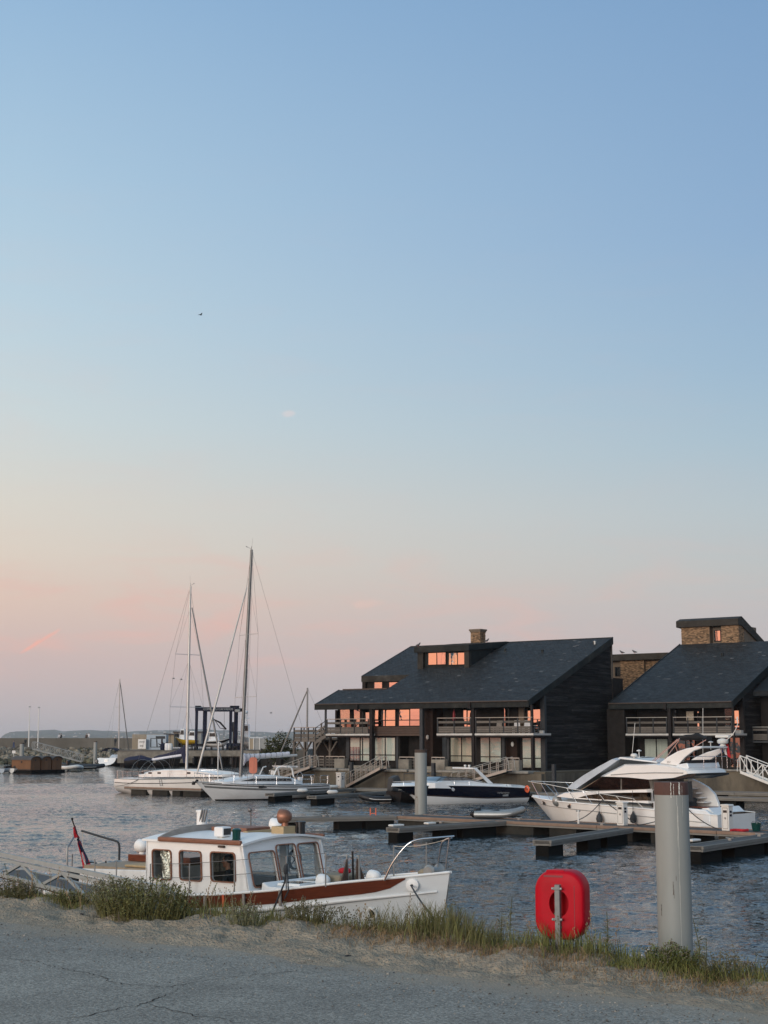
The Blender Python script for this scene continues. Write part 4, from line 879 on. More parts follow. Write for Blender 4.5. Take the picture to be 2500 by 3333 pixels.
# brick tower riding on the ridge
ty = Y1 + .02
a, b = PX(2219, 2095, ty), PX(2403, 2034, ty); tw = MB()
xw0, xw1 = PX(2310, 2060, ty)[0], PX(2348, 2060, ty)[0]
tw.bx(a[0], xw0, ty, ty + 4.2, 11.5, b[2]).bx(xw1, b[0], ty, ty + 4.2, 11.5, b[2]).bx(xw0, xw1, ty + .7, ty + 4.2, 11.5, b[2])
twr = tw.build('roof_tower', 'mortar', h2)
brickwork(twr, [((a[0], ty, 12.7), (1, 0, 0), (0, -1, 0), xw0 - a[0], b[2] - 12.7), ((xw1, ty, 12.7), (1, 0, 0), (0, -1, 0), b[0] - xw1, b[2] - 12.7), ((b[0], ty, 12.7), (0, 1, 0), (1, 0, 0), 1.2, b[2] - 12.7)], seed=12)
t0 = PX(2212, 2040, ty - .3); t1 = PX(2396, 2013, ty - .3)
MB().prism([(ty - .35, b[2]), (ty - .35, t1[2]), (ty + .5, t1[2] + .25), (ty + 9.0, t1[2] - 3.0), (ty + 9.0, t1[2] - 3.5), (ty + .6, b[2] - .05)], (a[0] - .35, 0, 0), (0, 1, 0), (0, 0, 1), (1, 0, 0), b[0] - a[0] + .5).build('tower_roof', 'fascia_grey', twr)
q0, q1 = PX(2325, 2056, ty + .68), PX(2347, 2090, ty + .68); window(h2, q0[0], q1[0], q1[2] + .1, q0[2] + .1, ty + .68, [(q0[0] + q1[0]) / 2 - .05])
# third house: only its front corner shows at the right edge
h3 = thing('apartment_house', 'third dark house cut off by the right edge, only a balcony showing', 'building', (HO[0], HO[1], 0), R(-36))
yb = Y0 + 4.5; x0 = PX(2448, 2400, yb)[0]
MB().bx(x0 + .2, x0 + 9, yb + 1.6, yb + 8, 1.9, 8.0).build('wall', 'dark_wall', h3)
bal = MB().bx(x0, x0 + 8, yb - .04, yb + 1.7, 4.18, 4.34).build('balcony', 'frame_grey', h3); railing(bal, x0 + .05, x0 + 8, yb, 4.36, 6, top=1.1); railing(bal, yb, yb + 1.6, x0 + .03, 4.36, 2, top=1.1, ax='y')
window(h3, x0 + 1.0, x0 + 2.6, 4.5, 6.4, yb + 1.58, [x0 + 1.8]); window(h3, x0 + .9, x0 + 2.8, 2.0, 4.0, yb + 1.58, [x0 + 1.8], None, 'glass_tint', 'curtain')
MB().prism([(yb - .2, 8.0), (yb - .2, 8.4), (yb + 9, 12), (yb + 9, 11.6)], (x0 + .3, 0, 0), (0, 1, 0), (0, 0, 1), (1, 0, 0), 9).build('roof', 'slate_base', h3)
# brick block glimpsed between the two houses
h4 = thing('brick_house', 'low flat-roofed brick block glimpsed between the two slate roofs', 'building', (HO[0], HO[1], 0), R(-36))
yy = 30.0; a, b = PX(2000, 2240, yy), PX(2200, 2145, yy); bl = MB().bx(a[0] - 1, b[0] + 3, yy, yy + 6, 6, b[2]).build('wall', 'mortar', h4)
p0, p1 = PX(2027, 2240, yy), PX(2101, 2145, yy)
brickwork(bl, [((p0[0], yy - .35, p0[2] - 1), (1, 0, 0), (0, -1, 0), p1[0] - p0[0], b[2] - p0[2] + 1), ((p1[0], yy, p0[2] - 1), (1, 0, 0), (0, -1, 0), 5, b[2] - p0[2] + 1)], seed=13)
MB().bx(p0[0] - .02, p1[0] + .02, yy - .34, yy - .01, p0[2] - 1, b[2]).build('brick_pier', 'mortar', h4)
tt = PX(2100, 2128, yy); MB().bx(a[0] - 1.5, b[0] + 3.5, yy - .8, yy + 6.5, b[2], tt[2] - .0).build('roof', 'fascia_grey', h4)
q0, q1 = PX(2003, 2172, yy), PX(2025, 2200, yy); window(h4, q0[0], q1[0], q1[2], q0[2], yy - .02, [(q0[0] + q1[0]) / 2])

# ---------------------------------------------------------------- quay wall in front of the houses
qw = thing('quay_wall', 'stained concrete quay wall below the waterfront houses', 'wall', (HO[0], HO[1], 0), R(-36))
MB().bx(-24.5, 1.9, -1.45, -.95, -2, 1.86).build('wall_face', 'quay_stone', qw); MB().bx(1.45, 1.95, -.95, 10.8, -2, 1.86).build('wall_face', 'quay_stone', qw); MB().bx(1.46, 60, 10.4, 10.85, -2, 2.0).build('wall_face', 'quay_stone', qw)
for x0, x1 in ((-24.5, -17.6), (-13.6, -10.4), (-4.9, .9)): MB().bx(x0, x1, -1.75, .1, 1.87, 2.06).build('cap', 'cap_stone', qw, bevel=.03)
for x0, x1 in ((-17.58, -13.62), (-10.38, -4.92)): MB().bx(x0, x1, -1.5, .1, 1.87, 2.03).build('cap', 'cap_stone', qw, bevel=.02)
MB().bx(1.4, 60, 10.2, 12, 2.01, 2.12).build('cap', 'cap_stone', qw)
for x0, x1 in ((-17.4, -13.5), (-9.6, -5.0)): MB().bx(x0, x1, -.3, .4, 2.04, 2.30).build('step', 'concrete', qw)
for p in (1145, 1412, 1804): x = PX(p, 2510, -1.6)[0]; MB().bx(x - .12, x + .12, -1.78, -1.5, -.5, 2.6).build('fender_post', 'frame_grey', qw)
for i in range(8): x = -22 + 3.1 * i; MB().bx(x - .02, x + .02, -1.46, -1.44, -1, 1.86).build('joint', 'brown_mark', qw)
# sheet piling left of the deck
sp = thing('sheet_piling', 'dark timber sheet piling between boatyard and houses', 'wall')
p0, p1 = atZ(850, 2492, .0), HB.w((-24.4, -.6, 0)); d = p1 - p0
for i in range(24): a, b = p0 + d * i / 24, p0 + d * (i + .93) / 24; stick('pile', 'float_dark', sp, (a[0], a[1], 1.2), (b[0], b[1], 1.2), .18 + .06 * (i % 2), 3.4 - .15 * (i % 3))

# ================================================================== BOATS
def prof(fr, y, *pp): return [(lambda q: (q[0], q[2]))(fr.on(a, b, 1, y)) for a, b in pp]
def slab(mb, poly, y0, y1): return mb.prism(poly, (0, y0, 0), (1, 0, 0), (0, 0, 1), (0, 1, 0), y1 - y0)
def taper_slab(mb, poly, y0, y1, in0, in1, cz, cx=None):
    """profile lofted from y0 to y1 through a wider middle: ends shrunk towards its top by in0, in1"""
    ca = sum(p[0] for p in poly) / len(poly) if cx is None else cx
    def ring(y, s): return [((p[0] - ca) * (1 - s * .35) + ca, y, (p[1] - cz) * (1 - s * .25) + cz) for p in poly]
    ym = (y0 + y1) / 2; w = (y1 - y0)
    return mb.grid([ring(y0, in0), ring(y0 + w * .08, in0 * .25), ring(y0 + w * .2, 0), ring(y1 - w * .2, 0), ring(y1 - w * .08, in1 * .25), ring(y1, in1)], closev=True, caps=True)
def fender(parent_thing_label, loc, L=.55, r=.12, axis=(0, 0, 1), m='white_metal', rope=None, group=None):
    t = thing('fender', parent_thing_label, 'fender', loc, 0, group); ax = V3(axis).normalized()
    MB().lathe([(.03, -L / 2 - .05), (r * .6, -L / 2), (r, -L / 2 + .08), (r, L / 2 - .08), (r * .6, L / 2), (.03, L / 2 + .06)], n=10, axis=ax).build('body', m, t, smooth=50)
    if rope is not None: MB().tube([ax * (L / 2), V3(rope)], .012, 5).build('lanyard', 'rope_dark', t)
    return t

# ---------------------------------------------------------------- launch moored at the near quay
LO = (-7.48, 35.2); LF = Fr(LO, R(-35.3))
la = thing('motor_launch', 'white wooden motor launch with mahogany bulwark moored by the grassy bank', 'boat', (LO[0], LO[1], 0), R(-35.3))
lh = Hull(10.72, [(0, .50), (.03, .85), (.08, 1.15), (.16, 1.45), (.35, 1.66), (.6, 1.65), (.75, 1.38), (.88, .82), (.96, .30), (1, .02)],
          [(0, 1.42), (.08, 1.38), (.28, 1.33), (.5, 1.36), (.68, 1.53), (.84, 1.76), (.93, 1.87), (1, 1.96)], [(0, -.25), (.2, -.6), (.7, -.6), (1, -.4)], bowrake=.42, sternrake=.35, n=40)
hull = lh.skin(MB(), m=12, transom=True).build('hull', 'hull_white', la, smooth=50)
def mq(t):
    d = lh.sheer(t) - lh.keel(t); q = .245 / d
    if t > .86: q *= math.sqrt(max(1 - ((t - .86) / .075) ** 2, 0)) if t < .935 else 0
    return max(q, .0015)
lh.skin(MB(), q0=.001, q1=mq, t0=0, t1=.934, m=4, off=.018).build('bulwark', 'mahogany', la, smooth=40)
A = [lh.pt(0, mq(0) * j / 3, 1, .018) for j in range(4)]; B = [lh.pt(0, mq(0) * j / 3, -1, .018) for j in range(4)]
MB().grid([[(p[0] - .018, p[1], p[2]) for p in A], [(p[0] - .018, p[1], p[2]) for p in B]]).build('bulwark', 'mahogany', la)
lh.rail(MB(), .028, dz=.012, off=.0, n=8).build('cap_rail', 'white_paint', la, smooth=60)
s_ = MB()
for sd in (-1, 1): s_.tube([V3(lh.side_pt(t, lh.sheer(t) - .335, sd, .02)) for t in np.linspace(0, .985, 40)], [.055] * 30 + [.055 - .004 * k for k in range(10)], 8)
s_.build('rubbing_strake', 'white_paint', la, smooth=60)
for x in (1.6, 2.9, 4.9, 6.0, 6.95, 7.75):                  # vertical fender boards over the bulwark
    t = x / 10.72; a, b = lh.side_pt(t, lh.sheer(t) + .06, -1, .06), lh.side_pt(t, lh.sheer(t) - .30, -1, .10); stick('fender_board', 'board_grey', la, b, a, .055, .03, up=(0, 1, 0))
lh.deck(MB(), drop=.26).build('deck', 'teak_deck', la, smooth=60)
for x, z in ((9.42, 1.18), (8.2, 1.0), (5.9, .85)):            # portholes
    p = V3(lh.side_pt(x / 10.72, z, -1, .0)); q = V3(lh.side_pt(x / 10.72, z - .1, -1, .0)); nm = Vector((.08, -1, -.28)).normalized()
    f = MB().lathe([(.10, -.02), (.125, .0), (.125, .03), (.10, .04), (.085, .035)], p, 18, nm, caps=False).build('porthole', 'white_paint', la, smooth=60); MB().lathe([(.088, .012), (.001, .016)], p, 18, nm).build('pane', 'black_plastic', f)
p = V3(lh.side_pt(.945, 1.73, -1, .0)); nm = Vector((.35, -.95, 0)).normalized()
f = MB().lathe([(.05, 0), (.13, .02), (.12, .05), (.06, .06)], p, 18, nm).build('hawse_pipe', 'white_paint', la, smooth=50); MB().lathe([(.055, .055), (.001, .064)], p, 12, nm).build('opening', 'black_plastic', f)
# wheelhouse with open-framed windows
sw = [(4.17, 4.69, 1.61, 2.20), (4.94, 5.53, 1.63, 2.21), (5.80, 6.44, 1.65, 2.22)]
pw = [(4.12, 5.50, 1.60, 2.24), (5.70, 6.46, 1.60, 2.24)]      # wider lights on the far side
side_out = [(3.93, 1.05), (6.88, 1.05), (6.60, 2.36), (3.95, 2.40)]
cab = MB()
for y, dr in ((-1.30, 1), (1.25, 1)):
    cab.prism([side_out] + [rrect(*w_, .07, skew=-.06) for w_ in (sw if y < 0 else pw)], (0, y, 0), (1, 0, 0), (0, 0, 1), (0, 1, 0), .05)
fo, fv = V3((6.86, 0, 1.25)), V3((-.26, 0, 1)); fh = lambda y, z: (y, z - 1.25)
arc = [(y, 2.36 + .13 * (1 - (y / 1.3) ** 2) - 1.25) for y in np.linspace(1.3, -1.3, 13)]
fw = [(-1.15, -.34, 1.55, 2.22), (-.26, .37, 1.57, 2.32), (.46, 1.15, 1.59, 2.31)]
cab.prism([[(-1.3, -.2), (1.3, -.2)] + arc] + [rrect(a, b, c - 1.25, d - 1.25, .08) for a, b, c, d in fw], fo, (0, 1, 0), fv, (1, 0, .26), -.05)
cab.prism([[(-1.3, 1.05), (1.3, 1.05), (1.3, 2.40), (-1.3, 2.40)], [(-.2, 1.1), (.5, 1.1), (.5, 2.2), (-.2, 2.2)]], (3.93, 0, 0), (0, 1, 0), (0, 0, 1), (1, 0, 0), .05)
cabin = cab.build('wheelhouse', 'white_paint', la, bevel=.012)
for y, o_ in ((-1.335, -1), (1.305, 1)):
    for w_ in (sw if o_ < 0 else pw):
        a, b, c, d = w_; fr_ = MB().prism([rrect(a - .018, b + .018, c - .018, d + .018, .08, skew=-.06), rrect(a + .006, b - .006, c + .006, d - .006, .07, skew=-.06)], (0, y, 0), (1, 0, 0), (0, 0, 1), (0, 1, 0), .03).build('window', 'old_mahogany', la)
        MB().prism(rrect(a, b, c, d, .07, skew=-.06), (0, y + .045 if o_ < 0 else y - .03, 0), (1, 0, 0), (0, 0, 1), (0, 1, 0), .006).build('pane', 'glass_boat', fr_)
for a, b, c, d in fw:
    fr_ = MB().prism([rrect(a - .015, b + .015, c - 1.265, d - 1.235, .085), rrect(a + .008, b - .008, c - 1.242, d - 1.258, .075)], fo + Vector((.012, 0, .003)), (0, 1, 0), fv, (1, 0, .26), .02).build('window', 'old_mahogany', la)
    MB().prism(rrect(a, b, c - 1.25, d - 1.25, .08), fo + Vector((-.02, 0, 0)), (0, 1, 0), fv, (1, 0, .26), -.006).build('pane', 'glass_boat', fr_)
# cambered roof, mahogany grab rail, weathered breakwater board
def camber(y, z0=2.37, c=.12): return z0 + c * (1 - (y / 1.36) ** 2)
poly = [(y, camber(y)) for y in np.linspace(-1.36, 1.36, 15)] + [(y, camber(y) + .045) for y in np.linspace(1.36, -1.36, 15)]
rf = MB().prism(poly, (3.86, 0, 0), (0, 1, 0), (0, 0, 1), (1, 0, 0), 2.80).build('wheelhouse_roof', 'white_paint', la, smooth=40, bevel=.012)
MB().beam((4.35, -1.36, 2.43), (6.62, -1.36, 2.43), .09, .10).build('grab_rail', 'old_mahogany', rf, bevel=.03)
MB().beam((4.35, 1.36, 2.43), (6.62, 1.36, 2.43), .09, .10).build('grab_rail', 'old_mahogany', rf, bevel=.03)
yy_ = np.linspace(-1.38, 1.38, 17); bb = [(y, camber(y) + .02) for y in yy_] + [(y, camber(y) + .09 + .085 * (1 - (y / 1.4) ** 4)) for y in yy_[::-1]]
MB().prism(bb, (4.33, 0, 0), (0, 1, 0), (0, 0, 1), (1, 0, 0), .05).build('breakwater_board', 'board_grey', rf, smooth=40)
MB().bx(4.5, 5.5, .1, .9, 2.50, 2.62).build('sliding_hatch', 'old_mahogany', rf, bevel=.015); MB().bx(5.5, 5.62, .0, .95, 2.49, 2.56).build('hatch_runner', 'pale_timber', rf)
def cowl(name, m, parent, x, y, z, r=.13, back=(-1, -.25, 0)):
    """ventilator: neck and a round hood looking aft"""
    d = V3(back).normalized(); c = V3((x, y, z + .20)); mb = MB().lathe([(r * .5, 0), (r * .46, .10), (r * .55, .16)], (x, y, z), 12)
    mb.lathe([(r * .12, -r * .95), (r * .62, -r * .80), (r * .92, -r * .35), (r, .02), (r * 1.05, .10), (r * .98, .12)], c, 16, d, caps=True)
    o = mb.build(name, m, parent, smooth=60); MB().lathe([(r * .9, .121), (.002, .123)], c, 14, d).build('mouth', 'black_plastic', o); return o
cowl('cowl_vent', 'white_paint', rf, 5.55, 1.05, 2.44, .15); cowl('cowl_vent', 'copper', rf, 6.35, .35, 2.68, .15)
MB().bx(6.17, 6.50, .12, .52, 2.47, 2.68).build('vent_block', 'pale_timber', rf, bevel=.008)
MB().lathe([(.15, 0), (.12, .03), (.10, .05), (.10, .26), (.115, .26), (.115, .30), (.09, .31)], (6.48, .72, 2.46), 14).build('stove_pipe', 'black_plastic', rf, smooth=40)
f = MB().bx(5.55, 5.80, -1.0, -.72, 2.50, 2.70).bx(5.62, 5.72, -.92, -.80, 2.42, 2.50).build('spotlight', 'white_paint', rf, bevel=.03); MB().bx(5.795, 5.81, -.97, -.75, 2.54, 2.67).build('lens', 'black_plastic', f)
MB().lathe([(.10, 0), (.10, .04), (.085, .05), (.085, .20), (.10, .20), (.10, .24), (.05, .27)], (6.22, -1.05, 2.43), 14).build('lantern', 'green_glass', rf, smooth=35)
MB().lathe([(.12, 0), (.12, .50), (.14, .50), (.14, .55)], (4.0, .35, 2.40), 14).build('exhaust_stack', 'white_paint', rf, smooth=35)
for k in range(3): stick('stack_fitting', 'galv', rf, (4.02 + .07 * k, .25, 2.70), (4.12 + .07 * k, .22, 2.97), .03, .03)
MB().ell((4.0, -.5, 2.46), (.22, .22, .09)).build('mushroom_vent', 'galv', rf, smooth=60)
MB().tube([(4.9, .95, 2.5), (4.9, .95, 2.95)], .012).ell((4.9, .92, 2.95), (.05, .05, .05)).build('anemometer', 'wire', rf)
MB().bx(6.0, 6.15, -1.37, -1.33, 2.32, 2.36).build('drain_fitting', 'brown_mark', rf)
# inside: floor, bulkhead, wheel, prints on the wall, foil behind the first window
MB().bx(3.98, 6.75, -1.24, 1.24, 1.0, 1.06).build('cabin_floor', 'interior', la); MB().bx(5.16, 5.2, -.80, .30, 1.06, 2.40).build('bulkhead', 'interior', la)
MB().bx(4.0, 5.6, .9, 1.2, 1.06, 1.55).bx(6.2, 6.6, .1, 1.2, 1.06, 1.62).build('cabin_furniture', 'interior', la)
ring = MB(); ring.grid([[V3((6.42, .62, 1.98)) + Vector((-.10 * math.cos(a) * .22, 0, 0)) + Vector((.05 * math.sin(a) * 0, math.cos(b) * (.20 + .022 * math.cos(a)), math.sin(b) * (.20 + .022 * math.cos(a)))) + Vector((.022 * math.sin(a), 0, 0)) for a in np.linspace(0, 2 * math.pi, 8, endpoint=False)] for b in np.linspace(0, 2 * math.pi, 28, endpoint=False)], closev=True, closeu=True)
for k in range(5): a = k * 2 * math.pi / 5; ring.tube([(6.42, .62, 1.98), (6.42, .62 + .19 * math.cos(a), 1.98 + .19 * math.sin(a))], .012, 5)
ring.build('steering_wheel', 'black_plastic', la, smooth=60)
for y0 in (-.72, -.38, -.04): piece('print', 'photo_print', la, (5.205, y0, 1.74), (5.215, y0 + .30, 2.12))
g = [[(4.20 + .50 * u - .10 * (1 - v) * (u - .5) * 2 + .02 * math.sin(9 * v + 5 * u), -1.20 - .035 * math.sin(13 * u + 7 * v) * (.4 + .6 * v), 1.50 + .67 * v) for u in np.linspace(.12, .98, 14)] for v in np.linspace(0, 1, 14)]
MB().grid(g).build('foil_blind', 'foil', la)
g = [[(4.38 + .10 * (u - .5) + .02 * math.sin(7 * v), -1.345 - .02 * math.sin(9 * u + 11 * v), 1.30 + .33 * v) for u in np.linspace(0, 1, 6)] for v in np.linspace(0, 1, 12)]
MB().grid(g).build('foil_strip', 'foil', la)
# fore trunk with skylight hatches
tr = MB(); slab(tr, [(6.80, 1.15), (8.25, 1.25), (8.20, 1.56), (7.0, 1.575), (6.86, 1.66)], -.98, .98); trk = tr.build('fore_trunk', 'white_paint', la, bevel=.03)
for y0 in (-.70, -.08):
    f = MB().bx(7.02, 7.60, y0, y0 + .52, 1.575, 1.63).build('skylight', 'white_paint', trk, bevel=.01); MB().bx(7.08, 7.54, y0 + .06, y0 + .46, 1.625, 1.636).build('pane', 'green_glass', f)
MB().bx(7.75, 8.40, -.42, .42, 1.30, 1.82).build('canvas_cover', 'canvas_tan', la, bevel=.06, seg=3)
MB().ell((8.12, .1, 1.86), (.14, .12, .07)).build('red_cushion', 'red_cloth', la, smooth=70)
cowl('cowl_vent', 'white_paint', la, 8.15, -.62, 1.52, .13, (-1, .1, 0)); cowl('cowl_vent', 'white_paint', la, 8.98, -.05, 1.60, .13, (-1, .15, 0))
for sgn in (-1, 1): MB().prism([(0, 0), (.34, 0), (.04, .62)], (8.52 + .02 * sgn, -.22 + .10 * sgn, 1.52), (.35 * sgn, .75, 0) if sgn > 0 else (-.2, -.6, 0), (0, 0, 1), (1, 0, 0), .03).build('leeboard_fin', 'brown_wood', la)
for k, (dx, hh) in enumerate(((-.04, .62), (.03, .70), (.12, .62))): stick('boathook', 'galv' if k != 1 else 'black_plastic', la, (8.5 + dx, -.24 + .09 * k, 1.5), (8.47 + dx, -.24 + .09 * k, 1.58 + hh), .03, .03)
MB().lathe([(.12, 0), (.12, .22), (.09, .26)], (9.72, -.42, 1.60), 10).build('samson_post', 'pale_timber', la)
MB().lathe([(.09, -.22), (.13, -.18), (.07, -.10), (.07, .10), (.13, .18), (.09, .22)], (10.35, .0, 1.98), 12, (0, 1, 0)).build('anchor_windlass', 'galv', la, smooth=40); MB().ell((10.2, .02, 1.93), (.22, .16, .10)).build('windlass_cover', 'canvas_tan', la, smooth=70)
def LP(px, py, y): return LF.on(px, py, 1, y)
MB().tube(curve_pts([LP(1251, 2866, -.78), LP(1280, 2807, -.74), LP(1321, 2754, -.66), LP(1358, 2734, -.55), LP(1420, 2727, -.3), LP(1478, 2722, 0)], 5), .02, 8).build('pulpit', 'stainless', la, smooth=80)
MB().tube(curve_pts([LP(1422, 2846, .12), LP(1436, 2755, .10), LP(1448, 2735, .06), LP(1470, 2726, 0)], 5), .017, 8).tube([LP(1451, 2832, .0), LP(1463, 2726, 0)], .017, 8).build('pulpit', 'stainless', la, smooth=80)
st = [(309, 2796, 2862), (379, 2803, 2870), (490, 2812, 2896), (617, 2811, 2905), (763, 2800, 2905), (932, 2787, 2886), (1060, 2777, 2878)]
tops = []
for p, t0_, t1_ in st:
    a, b = LP(p, t0_, -1.52), LP(p, t1_, -1.52); MB().tube([(b[0], -1.52, max(b[2] - .05, 1.1)), a], .014, 6).build('stanchion', 'galv', la); tops.append(a)
for p, t0_, t1_, y in ((1282, 2752, 2860, .6), (1388, 2742, 2848, .35)): a = LP(p, t0_, y); b = LP(p, t1_, y); MB().tube([b, a], .014, 6).build('stanchion', 'galv', la)
a, b = LP(1336, 2750, .5), LP(1450, 2733, .1); MB().tube(sag(LP(1282, 2754, .6), b, .05), .007, 5).build('guard_wire', 'rope_light', la)
for dz in (0, .28):
    mb = MB()
    for a, b in zip(tops[2:-1], tops[3:]): mb.tube([(a[0], a[1], a[2] - dz), (b[0], b[1], b[2] - dz)], .006, 5)
    mb.build('guard_wire', 'wire', la)
# rope and blue-topped fender hanging at midships
a = LP(935, 2810, -1.55); MB().tube([a, (a[0] - .02, -1.60, 1.75), (a[0] - .22, -1.72, 1.2), (a[0] - .26, -1.75, 1.0)], .018, 6).tube([a, (a[0] + .06, -1.58, 1.6), (a[0], -1.62, 1.45)], .014, 5).ell((a[0] - .02, -1.57, a[2] - .12), (.05, .05, .10)).build('hanging_rope', 'rope_dark', la)
p = LF.w((a[0] - .27, -1.80, .83)); fd = thing('fender', 'white fender with dark blue top hanging amidships on the launch', 'fender', p); MB().lathe([(.02, -.32), (.12, -.28), (.15, -.1), (.15, .05)], n=12).build('body', 'white_metal', fd, smooth=50); MB().lathe([(.15, .052), (.13, .16), (.05, .24), (.03, .30)], n=12).build('top', 'navy_cloth', fd, smooth=50)
a = lh.side_pt(.60, 1.5, -1, .05); MB().prism([(0, 0), (.05, 0), (.09, -.30), (.02, -.32)], a, (1, 0, 0), (0, 0, 1), (0, -1, 0), .01).build('orange_strap', 'orange_paint', la)
# after deck: trunk, hatch, davit, rail
ta = MB(); slab(ta, [(1.85, 1.05), (3.94, 1.05), (3.94, 1.76), (1.95, 1.70)], -1.30, 1.30); aft = ta.build('aft_trunk', 'white_paint', la, bevel=.03)
MB().bx(1.98, 3.90, -1.22, 1.22, 1.70, 1.775).build('aft_deck', 'teak_deck', aft); MB().bx(3.10, 3.92, -1.1, -.1, 1.78, 1.83).build('deck_pad', 'pale_timber', aft, bevel=.02)
MB().bx(2.0, 3.90, .1, 1.0, 1.78, 1.93).build('aft_hatch', 'mahogany', aft, bevel=.015)
cowl('cowl_vent', 'white_paint', aft, 2.25, .3, 1.90, .15, (-1, .2, 0))
p = V3(lh.side_pt(.34, 1.55, -1)); MB().lathe([(.07, 0), (.07, .05), (.04, .06)], (3.78, -1.29, 1.52), 12, (0, -1, 0)).build('vent_fitting', 'galv', aft)
MB().tube(curve_pts([LP(388, 2800, .6), LP(388, 2752, .6), LP(378, 2738, .6), LP(345, 2728, .6), LP(266, 2704, .6)], 5), .025, 8).build('davit', 'frame_grey', la, smooth=60)
a = LP(268, 2706, .6); MB().tube([a, (a[0] + .05, .6, a[2] - .45), (a[0] - .02, .6, a[2] - .7)], .010, 5).build('davit_tackle', 'rope_light', la)
MB().tube(curve_pts([LP(219, 2850, -.5), LP(219, 2765, -.5), LP(226, 2748, -.4), LP(242, 2722, -.1)], 5), .024, 8).tube([LP(234, 2835, -.3), LP(236, 2780, -.3)], .014).build('stern_rail', 'galv', la, smooth=60)
MB().bx(.35, 1.0, -.5, .5, 1.1, 1.45).ell((.8, -.2, 1.5), (.25, .3, .12)).bx(1.2, 1.8, -.9, .9, 1.1, 1.3).build('cockpit_gear', 'black_plastic', la); MB().tube([(1.5, -.4, 1.3), (1.5, -.4, 1.75), (1.3, -.5, 1.75)], .02).tube([(1.1, .3, 1.3), (1.1, .3, 1.72)], .02).build('tiller_post', 'black_plastic', la)
# the ensign on its staff
a, b = LP(297, 2852, -.25), LP(235, 2668, -.25)
fl = thing('ensign', 'limp red ensign furled round its staff at the stern of the launch', 'flag', LF.w((a[0], a[1], a[2])), R(-35.3))
b = b - a; MB().tube([(0, 0, 0), b], .016, 7).ell(V3(b) + Z * .02, (.03, .03, .03)).build('staff', 'frame_dark', fl)
def drape(u0, u1, w0, w1, dx, seed, m):
    g = []
    for v in np.linspace(0, 1, 12):
        c = V3(b) * (u0 + (u1 - u0) * v); w = w0 + (w1 - w0) * v; g.append([c + Vector((-.02 + dx * v + w * (k / 7 - .5), .045 * math.sin(k * 1.7 + seed + v * 2), -.05 * (k / 7) * math.sin(k))) for k in range(8)])
    MB().grid(g).build('cloth', m, fl, smooth=80)
drape(.86, .68, .05, .16, -.03, 0, 'red_cloth'); drape(.60, .02, .06, .34, -.02, 1, 'red_cloth'); drape(.66, .20, .03, .07, .05, 2, 'navy_cloth'); drape(.40, .10, .03, .06, .0, 4, 'white_cloth')
# mooring line to the bank
a = LF.w(V3(lh.side_pt(.945, 1.73, -1, .06))); e = atZ(1515, 3030, 2.1); e2 = np.array([1.03, 17.9, 2.02])
o = MB().tube(sag(a, e2, .12, 14), .016, 6).build('mooring_rope', 'rope_dark'); tag(o, 'dark mooring rope running from the launch bow to the bank', 'rope')

# ---------------------------------------------------------------- people helper: one continuous skinned body
def body(name, joints, edges, radii, m, parent=None, root=0, sub=1):
    me = bpy.data.meshes.new(name); me.from_pydata([tuple(j) for j in joints], edges, []); me.materials.append(MATS[m]); o = bpy.data.objects.new(name, me); COL.objects.link(o)
    if parent: o.parent = parent
    sk = o.modifiers.new('skin', 'SKIN'); sk.use_smooth_shade = True
    lay = me.skin_vertices[0] if me.skin_vertices else me.skin_vertices.new() if hasattr(me.skin_vertices, 'new') else None
    if lay is None or len(me.skin_vertices) == 0:
        bpy.context.view_layer.objects.active = o; bpy.ops.mesh.customdata_skin_add(); lay = me.skin_vertices[0]
    for i, r in enumerate(radii): lay.data[i].radius = (r, r) if not isinstance(r, tuple) else r; lay.data[i].use_root = (i == root)
    sb = o.modifiers.new('sub', 'SUBSURF'); sb.levels = sub; sb.render_levels = sub
    return o
def person(label, loc, rz, pose, shirt='shirt_dark', legs='trousers', hair='hair_dark', sub=1):
    t = thing('person', label, 'person', loc, rz)
    # joints: pelvis, spine, chest, neck, head base, head top; arms and legs; x to the side, y forward
    hip = .95 if pose in ('stand', 'walk') else .12
    J = [(0, 0, hip), (0, .01, hip + .22), (0, .0, hip + .42), (0, .0, hip + .54)]; E_ = [(0, 1), (1, 2), (2, 3)]; Rr = [.14, .13, .155, .065]
    if pose == 'bend': J[1:] = [(0, .12, hip + .17), (0, .30, hip + .26), (0, .42, hip + .28)]
    def limb(base, pts, rs):
        p = base
        for q, r in zip(pts, rs): J.append(q); Rr.append(r); E_.append((p, len(J) - 1)); p = len(J) - 1
    cx, cy, cz = J[2]
    for sx in (-1, 1):
        if pose in ('stand', 'walk', 'bend'):
            sw = .16 * sx if pose == 'walk' else .03; limb(0, [(.10 * sx, 0, hip - .06), (.11 * sx, sw + .02, .50), (.11 * sx, sw * 1.5, .08), (.11 * sx, sw * 1.5 + .14, .04)], [.10, .068, .05, .04])
        else: limb(0, [(.10 * sx, .05, hip - .01), (.13 * sx, .46, hip + .10), (.12 * sx, .60, hip - .28), (.12 * sx, .70, hip - .30)], [.10, .068, .05, .04])
        limb(2, [(.19 * sx, cy, cz + .04), (.24 * sx, cy + .02, cz - .24), (.20 * sx, cy + .18, cz - .40), (.19 * sx, cy + .25, cz - .42)], [.06, .048, .036, .03])
    o = body('body', J, E_, Rr, shirt, t, sub=sub)
    nk = V3(J[3]); hd = nk + Vector((0, .03, .15))
    MB().ell(hd, (.075, .095, .115), 8, 12).build('head', 'skin', o, smooth=90); MB().ell(hd + Vector((0, -.02, .035)), (.083, .095, .095), 8, 12).build('hair', hair, o, smooth=90)
    return t
